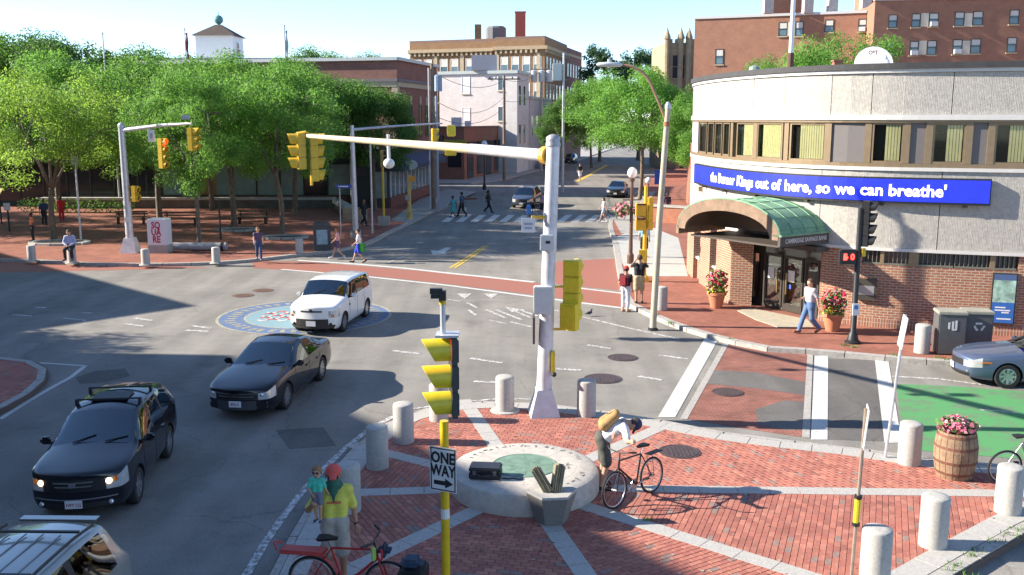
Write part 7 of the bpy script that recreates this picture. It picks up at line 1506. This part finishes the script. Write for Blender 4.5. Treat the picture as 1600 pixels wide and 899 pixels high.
    if shirt is not None:
        sp = [(a, b, ra + .016, rb + .016) for a, b, ra, rb in tor]
        for i in (0, 1): 
            L = J['el'][i] - J['sh'][i]; e = J['sh'][i] + L * min(1, sleeve * 1.2); sp += [(J['sh'][i], e, .072, .062)]
            if sleeve > .9: sp += [(J['el'][i], J['el'][i]*.1 + J['wr'][i]*.9, .056, .044)]
        hem = J['pelvis'] - ta * (.06 if dress is None else .45)
        if dress is not None: sp += [(J['pelvis'] + V3(s*.05,0,0), J['pelvis'] - V3(0,0,.42) + V3(s*.09,0,0), .14, .17) for s in (-1,1)]
        def fs(p): 
            d = union(p, sp, .035) + .0045 * np.sin(24*p[..., 0] + 13*p[..., 2] + 9*p[..., 1]) * np.sin(19*p[..., 2] - 8*p[..., 0]); d = np.maximum(d, -((p - hem) @ ta)); 
            return np.maximum(d, (p - (nk + ta*.005)) @ ta)
        sdf_obj('shirt' if dress is None else 'dress', fs, [x for pr in sp for x in pr[:2]], .22, res, shirt, t)
    if pants is not None:
        pp = [(J['pelvis'] + V3(s*.06,0,.04), J['hp'][0 if s < 0 else 1] - V3(0,0,.05), .128, .115) for s in (-1, 1)]
        for i in (0, 1):
            if leg <= .5: pp.append((J['hp'][i], J['hp'][i] + (J['kn'][i] - J['hp'][i]) * leg * 2, .112, .105))
            else: pp += [(J['hp'][i], J['kn'][i], .108, .078), (J['kn'][i], J['kn'][i] + (J['an'][i] - J['kn'][i]) * (leg - .5) * 2, .078, .068)]
        wst = J['pelvis'] + ta*.10
        def fp(p): return np.maximum(union(p, pp, .03) + .004 * np.sin(26*p[..., 0] + 7*p[..., 2]) * np.sin(21*p[..., 2] + 12*p[..., 1]), (p - wst) @ ta)
        sdf_obj('trousers' if leg > .6 else 'shorts', fp, [x for pr in pp for x in pr[:2]], .2, res, pants, t)
    for i in (0, 1):
        sh_ = [(J['an'][i] + V3(0,.03,-.03), J['toe'][i] + V3(0,-.015,0), .052, .044), (J['an'][i], J['an'][i] + V3(0,.02,-.03), .05, .052)]; sdf_obj('shoe', lambda p: union(p, sh_, .02), [x for pr in sh_ for x in pr[:2]], .1, min(res, .02), M('shoe_%d' % int(shoes[0]*100), shoes, .7, var=.1), t)
    if hair is not None:
        hm = M('hair_%d_%d' % (int(hair[0]*100), int(hair[1]*100)), hair, .7, var=.25, scale=30, bump=.5, bscale=60)
        hh = [(hc + up*.045*hk - fw*.02, hc + up*.03*hk + fw*.008, .107*hk, .1*hk)]
        if hairlen: hh += [(hc - fw*.075*hk, hc - fw*.10 - up*hairlen, .07*hk, .045*hk)] + [(hc + sd*s*.07*hk - fw*.04, hc + sd*s*.075*hk - fw*.06 - up*hairlen*.8, .05*hk, .035*hk) for s in (-1,1)]
        def fh(p): d = union(p, hh, .03); q = p - hc; return np.maximum(d, (q @ fw) * .85 - (q @ up) * .62 - .012*hk)
        sdf_obj('hair', fh, [x for pr in hh for x in pr[:2]], .14, min(res, .018), hm, t)
    if fingers or res <= .022:
        for s in (-1, 1): MB().ball((hc + fw*.086*hk + sd*s*.035*hk + up*.012).tolist(), .011, 6).build('eye', M('eye_dark', (.03,.025,.02), .3, var=0), t)
        mo = hc + fw*.088*hk - up*.055*hk; MB().tube([(mo - sd*.025).tolist(), (mo + fw*.004).tolist(), (mo + sd*.025).tolist()], .006, 5).build('mouth', M('lip', (.35,.12,.1), .5, var=0), t)
    if hat is not None:
        m = M('hat_%d_%d' % (int(hat[0]*100), int(hat[1]*100)), hat, .85, var=.15, scale=12)
        hp2 = [(hc + up*.06*hk - fw*.015, hc + up*.05*hk, .112*hk, .11*hk)]; br = [(hc + up*.055*hk + fw*.09*hk + sd*s*.05*hk, hc + up*.045*hk + fw*.165*hk + sd*s*.035*hk, .014, .012) for s in (-1,-.4,.4,1)]
        def fc(p): d = union(p, hp2, .02); q = p - hc; return smin(np.maximum(d, -(q @ up) + .045*hk), union(p, br, .03), .01)
        sdf_obj('cap', fc, [x for pr in hp2 + br for x in pr[:2]], .14, min(res, .015), m, t)
    return t, J
def at(px, py, z=0.0): p = P(px, py, z); return (p.x, p.y, z)
# ---- near figures
man_loc = (-2.55, 13.05, KZ + .015); J = pose('stand', el=[V3(-.36,-.06,1.16), V3(.26,.05,1.13)], wr=[V3(-.28,-.24,1.30), V3(.30,-.03,.88)])
J['curl'] = [1.1, .35]
t, J = person('man in yellow T-shirt, red cap and green face scarf holding a child', man_loc, (.12,-1), J, 1.78, SKIN2, cloth('yellow', (.62,.60,.10)), .75, cloth('khaki', (.40,.37,.32)), .48, (.05,.03,.02), 0, (.1,.1,.1), (.62,.10,.08), .014, True, group=None)
hc = J['head']
sc_ = [(hc + V3(0,-.06,-.03), hc + V3(0,-.07,-.08), .075, .06)]
def fsc(p): return np.maximum(smin(union(p, [(hc + V3(0,-.035,-.04), hc + V3(0,-.04,-.09), .085, .07), (hc + V3(0,-.09,-.11), hc + V3(0,-.13,-.34), .055, .012), (hc + V3(-.05,-.07,-.13), hc + V3(-.03,-.12,-.22), .045, .02), (hc + V3(.05,-.07,-.13), hc + V3(.03,-.12,-.22), .045, .02)], .02), union(p, [(hc + V3(-.06,.0,-.14), hc + V3(.06,0,-.14), .07, .07)], .02), .02), (p - hc) @ V3(0,0,1) + .008)
sdf_obj('face_scarf', fsc, [hc + V3(-.15,-.25,-.4), hc + V3(.15,.1,.05)], .02, .0125, cloth('green_scarf', (.03,.12,.085)), t)
MB().box((hc + V3(0,-.105,.02)).tolist(), (.15,.02,.045)).build('sunglasses', m_trimb, t)
MB().box((.0,-.122,1.27), (.2,.012,.035)).build('shirt_print', M('print_red', (.55,.15,.06), .8, var=.3, scale=30), t)
MB().tube([(.292,-.015,.915),(.299,-.025,.895)], .036, 10).build('watch', m_trimb, t)
cj = pose('stand', el=[V3(-.27,-.06,1.12), V3(.25,.05,1.14)], wr=[V3(-.1,-.2,.98), V3(.3,.08,.98)], head=V3(.01,-.03,1.68), an=[V3(-.07,.03,.08), V3(.09,-.02,.08)], kn=[V3(-.08,-.03,.49), V3(.1,-.05,.49)], toe=[V3(-.09,-.12,.04), V3(.11,-.17,.04)])
t, J = person('small child in teal shirt and grey shorts held up beside the man', (-2.745, 12.84, 1.2), (-.1,-1), cj, .76, SKIN, cloth('teal', (.07,.52,.38)), .7, cloth('grey_shorts', (.16,.17,.22)), .3, (.26,.15,.07), .06, (.05,.06,.12), None, .016, True, group=None, hk=1.5)
hc = J['head']; MB().box((hc + V3(0,-.135,.02)).tolist(), (.2,.03,.06)).build('sunglasses', m_trimb, t)
tb.location = (-2.24, 12.42, KZ + .015); tb.scale = (1.05,)*3
bj = pose('bend', head=V3(0,-.53,1.24)); bj['look'] = V3(0,-.4,-1); bj['curl'] = [1.2, 1.2]
bike = [o for o in bpy.data.objects if o.name == 'bicycle'][0]
bl = (1.66, 16.72, KZ + .015); sc2 = 1.74 / 1.75
mw = Matrix.Translation(bike.location) @ bike.rotation_euler.to_matrix().to_4x4(); pm_ = Matrix.Translation(bl) @ Matrix.Rotation(R(88), 4, 'Z') @ Matrix.Scale(sc2, 4)
g1 = pm_.inverted() @ (mw @ Vector((.28,-.30,1.05))); g2 = pm_.inverted() @ (mw @ Vector((.28,.30,1.05)))
if g1.x > g2.x: g1, g2 = g2, g1
for i, g in enumerate((g1, g2)): 
    g = V3(*g); w_ = bj['sh'][i] + (g - bj['sh'][i]) * min(1, .60 / np.linalg.norm(g - bj['sh'][i])); bj['wr'][i] = w_ - (g - bj['sh'][i]) / np.linalg.norm(g - bj['sh'][i]) * .09; bj['el'][i] = (bj['sh'][i] + bj['wr'][i]) / 2 + V3((-.07 if i == 0 else .07), 0, -.1)
t, J = person('man in white shirt and dark shorts with tan backpack bending over a bicycle', bl, (math.cos(R(-2)), math.sin(R(-2))), bj, 1.74, SKIN, cloth('white', (.70,.70,.72)), .65, cloth('charcoal', (.075,.075,.065)), .44, (.06,.04,.03), 0, (.012,.012,.014), (.03,.04,.09), .014, True, group=None)
ta = J['chest'] - J['pelvis']; ta /= np.linalg.norm(ta); bkn = V3(0, ta[2], -ta[1]); c0 = J['chest'] + bkn*.2
def fbp(p): return union(p, [(c0 - ta*.14 + V3(s*.08,0,0), c0 + ta*.14 + V3(s*.06,0,0), .10, .085) for s in (-1,1)] + [(c0 - ta*.1 + bkn*.07, c0 + ta*.0 + bkn*.07, .07, .06)], .04)
bpk = sdf_obj('backpack', fbp, [c0 - V3(.2,.2,.2), c0 + V3(.2,.2,.2)], .14, .015, cloth('tan_canvas', (.38,.23,.09)), t)
MB().tube([(c0 - ta*.1 + V3(-.02,0,0) + bkn*.12).tolist(), (c0 + ta*.16 + bkn*.06).tolist()], .016, 6).build('backpack_strap', m_trimb, t)
# ---- middle distance
def st_(px, py, z, label, face, J, h, **kw): return person(label, at(px, py, z), face, J, h, **kw)
st_(1263, 521, KZ, 'man in grey T-shirt and blue jeans walking past the bank doors', (-1,-.35), pose('walk', el=[V3(-.26,.02,1.14), V3(.25,.1,1.14)], wr=[V3(-.16,-.24,1.1), V3(.26,.14,.9)]), 1.74, shirt=cloth('grey_tee', (.40,.39,.42)), sleeve=.6, pants=cloth('jeans', (.09,.16,.30)), leg=.97, hair=(.08,.04,.02), shoes=(.22,.1,.06), res=.02, fingers=True)
t, J = st_(977, 487, .0, 'person with dark red backpack and white trousers at the right kerb', (.5,.85), pose('stand'), 1.62, shirt=cloth('black', (.02,.02,.024)), sleeve=.6, pants=cloth('white_print', (.58,.58,.64)), leg=.85, hair=(.03,.02,.02), shoes=(.45,.28,.2), hat=(.6,.04,.03), res=.024)
bev('backpack', (.34,.2,.46), (0,.2,1.24), cloth('maroon', (.22,.02,.03)), t, .07)
st_(998, 474, KZ, 'man in black T-shirt and tan shorts raising a camera at the right kerb', (.1,1), pose('photo'), 1.78, shirt=cloth('black', (.02,.02,.024)), sleeve=.6, pants=cloth('tan', (.42,.33,.2)), leg=.45, hair=(.1,.06,.035), shoes=(.06,.05,.05), res=.024)
st_(1006, 402, KZ, 'person in light blue shirt behind the yellow pedestrian signals', (.2,1), pose('stand'), 1.72, shirt=cloth('sky', (.22,.46,.58)), sleeve=.6, pants=cloth('black', (.02,.02,.024)), leg=.5, hair=(.25,.3,.33))
st_(52, 378, KZ, 'older man in orange shirt and black trousers standing at far left', (-.8,-.5), pose('stand'), 1.62, skin=SKIN3, shirt=cloth('orange', (.62,.19,.08)), sleeve=.6, pants=cloth('black', (.02,.02,.024)), leg=.97, hair=(.03,.03,.03))
q = at(113, 411, KZ); person('person in checked pale blue shirt sitting on a bollard', (q[0], q[1] - .05, KZ - .02), (.1,-1), pose('sit'), 1.7, shirt=cloth('check', (.40,.42,.58)), sleeve=1.0, pants=cloth('dark', (.03,.03,.035)), leg=.97, hair=(.1,.06,.04))
st_(405, 407, KZ, 'woman in dark vest and jeans at the kerb by the trees', (.3,-1), pose('walk2'), 1.6, shirt=cloth('navy_pink', (.10,.07,.12)), sleeve=.3, pants=cloth('jeans2', (.05,.08,.17)), leg=.97, hair=(.16,.08,.04), hairlen=.22)
st_(528, 405, .0, 'woman in pink top and dark shorts crossing with long auburn hair', (-1,-.2), pose('walk'), 1.58, shirt=cloth('pink', (.62,.32,.32)), sleeve=.2, pants=cloth('purple', (.10,.07,.14)), leg=.25, hair=(.2,.07,.03), hairlen=.3, shoes=(.65,.65,.65))
t, J = st_(561, 411, .0, 'man in white shirt and blue shorts crossing with a green bag', (-1,-.15), pose('walk'), 1.62, shirt=cloth('white', (.70,.70,.72)), sleeve=.6, pants=cloth('royal', (.02,.05,.42)), leg=.4, hair=(.02,.02,.02), shoes=(.03,.03,.03))
bev('green_bag', (.1,.26,.5), (.34,.2,.85), cloth('green', (.07,.38,.06)), t, .05)
st_(708, 341, .0, 'woman in teal dress walking on the far zebra crossing', (-.8,.5), pose('walk'), 1.55, skin=SKIN3, shirt=cloth('teal2', (.04,.30,.32)), sleeve=.4, dress=1, hair=(.02,.02,.02))
t, J = st_(722, 339, .0, 'man in dark blue shirt with pale bag on the far zebra crossing', (-.8,.5), pose('walk2'), 1.75, skin=SKIN3, shirt=cloth('steel_blue', (.05,.09,.15)), sleeve=.6, pants=cloth('black', (.02,.02,.024)), leg=.97, hair=(.02,.02,.02)); bev('pale_bag', (.3,.2,.4), (-.3,0,.45), cloth('bag_pale', (.5,.52,.5)), t, .05)
t, J = st_(763, 333, .0, 'person in dark clothes with pink shoulder bag on the far zebra crossing', (.9,-.2), pose('walk'), 1.68, skin=SKIN3, shirt=cloth('black', (.02,.02,.024)), sleeve=.8, pants=cloth('black', (.02,.02,.024)), leg=.97, hair=(.02,.02,.02), hairlen=.1); bev('pink_bag', (.12,.3,.4), (.28,.05,1.1), cloth('pink_bag', (.62,.13,.2)), t, .05)
st_(906, 282, .0, 'man in black top and white shorts walking up the far street', (.2,-1), pose('walk'), 1.85, skin=SKIN, shirt=cloth('black', (.02,.02,.024)), sleeve=.7, pants=cloth('white', (.70,.70,.72)), leg=.5, hair=(.2,.08,.05))
st_(848, 339, .0, 'person in purple top beside a bicycle behind the mast pole', (-1,0), pose('walk'), 1.7, skin=SKIN, shirt=cloth('lilac', (.36,.22,.5)), sleeve=.4, pants=cloth('black', (.02,.02,.024)), leg=.4, hair=(.1,.05,.03))
st_(943, 347, .0, 'woman in white vest and pale shorts pushing a bicycle', (-1,-.1), pose('walk2'), 1.62, skin=SKIN, shirt=cloth('white', (.70,.70,.72)), sleeve=.1, pants=cloth('pale_blue', (.36,.42,.55)), leg=.25, hair=(.05,.03,.02), hairlen=.08, shoes=(.65,.65,.65))
st_(1042, 340, KZ, 'person in long plum dress on the right pavement beyond the wall', (.2,-1), pose('stand'), 1.7, skin=SKIN3, shirt=cloth('plum', (.10,.05,.08)), sleeve=.8, dress=1, hair=(.02,.02,.02), hairlen=.2)
st_(97, 346, KZ, 'person in red clothes behind the yellow green tree', (.2,-1), pose('stand'), 1.65, skin=SKIN3, shirt=cloth('red', (.60,.03,.03)), sleeve=.9, pants=cloth('red', (.60,.03,.03)), leg=.9, hair=(.02,.02,.02))
st_(569, 353, KZ, 'person in black standing by the tan stone block', (.8,-.5), pose('walk'), 1.66, skin=SKIN2, shirt=cloth('black', (.02,.02,.024)), sleeve=.9, pants=cloth('black', (.02,.02,.024)), leg=.97, hair=(.12,.06,.03), hairlen=.12)
st_(70, 352, KZ, 'person in dark blue clothes behind the man in orange', (.5,-.8), pose('stand'), 1.66, skin=SKIN3, shirt=cloth('dark_blue', (.04,.06,.14)), sleeve=.9, pants=cloth('dark', (.03,.03,.035)), leg=.97, hair=(.03,.02,.02))
# a pigeon on the crossing
q = at(921, 494, .006); pg = thing('pigeon', 'dark pigeon on the brick crosswalk', 'bird', q, R(30)); m_pg = M('pigeon_grey', (.05,.05,.06), .7, var=.3, scale=30)
sdf_obj('body', lambda p: union(p, [(V3(-.07,0,.11), V3(.05,0,.13), .05, .055), (V3(.06,0,.15), V3(.085,0,.22), .035, .03), (V3(.085,0,.225), V3(.1,0,.225), .028, .022), (V3(.12,0,.222), V3(.14,0,.218), .008, .004), (V3(-.08,0,.11), V3(-.2,0,.09), .03, .012)] + [(V3(.0,s*.02,.07), V3(.01,s*.025,.005), .008, .006) for s in (-1,1)], .02), [V3(-.25,-.1,0), V3(.15,.1,.26)], .03, .012, m_pg, pg)
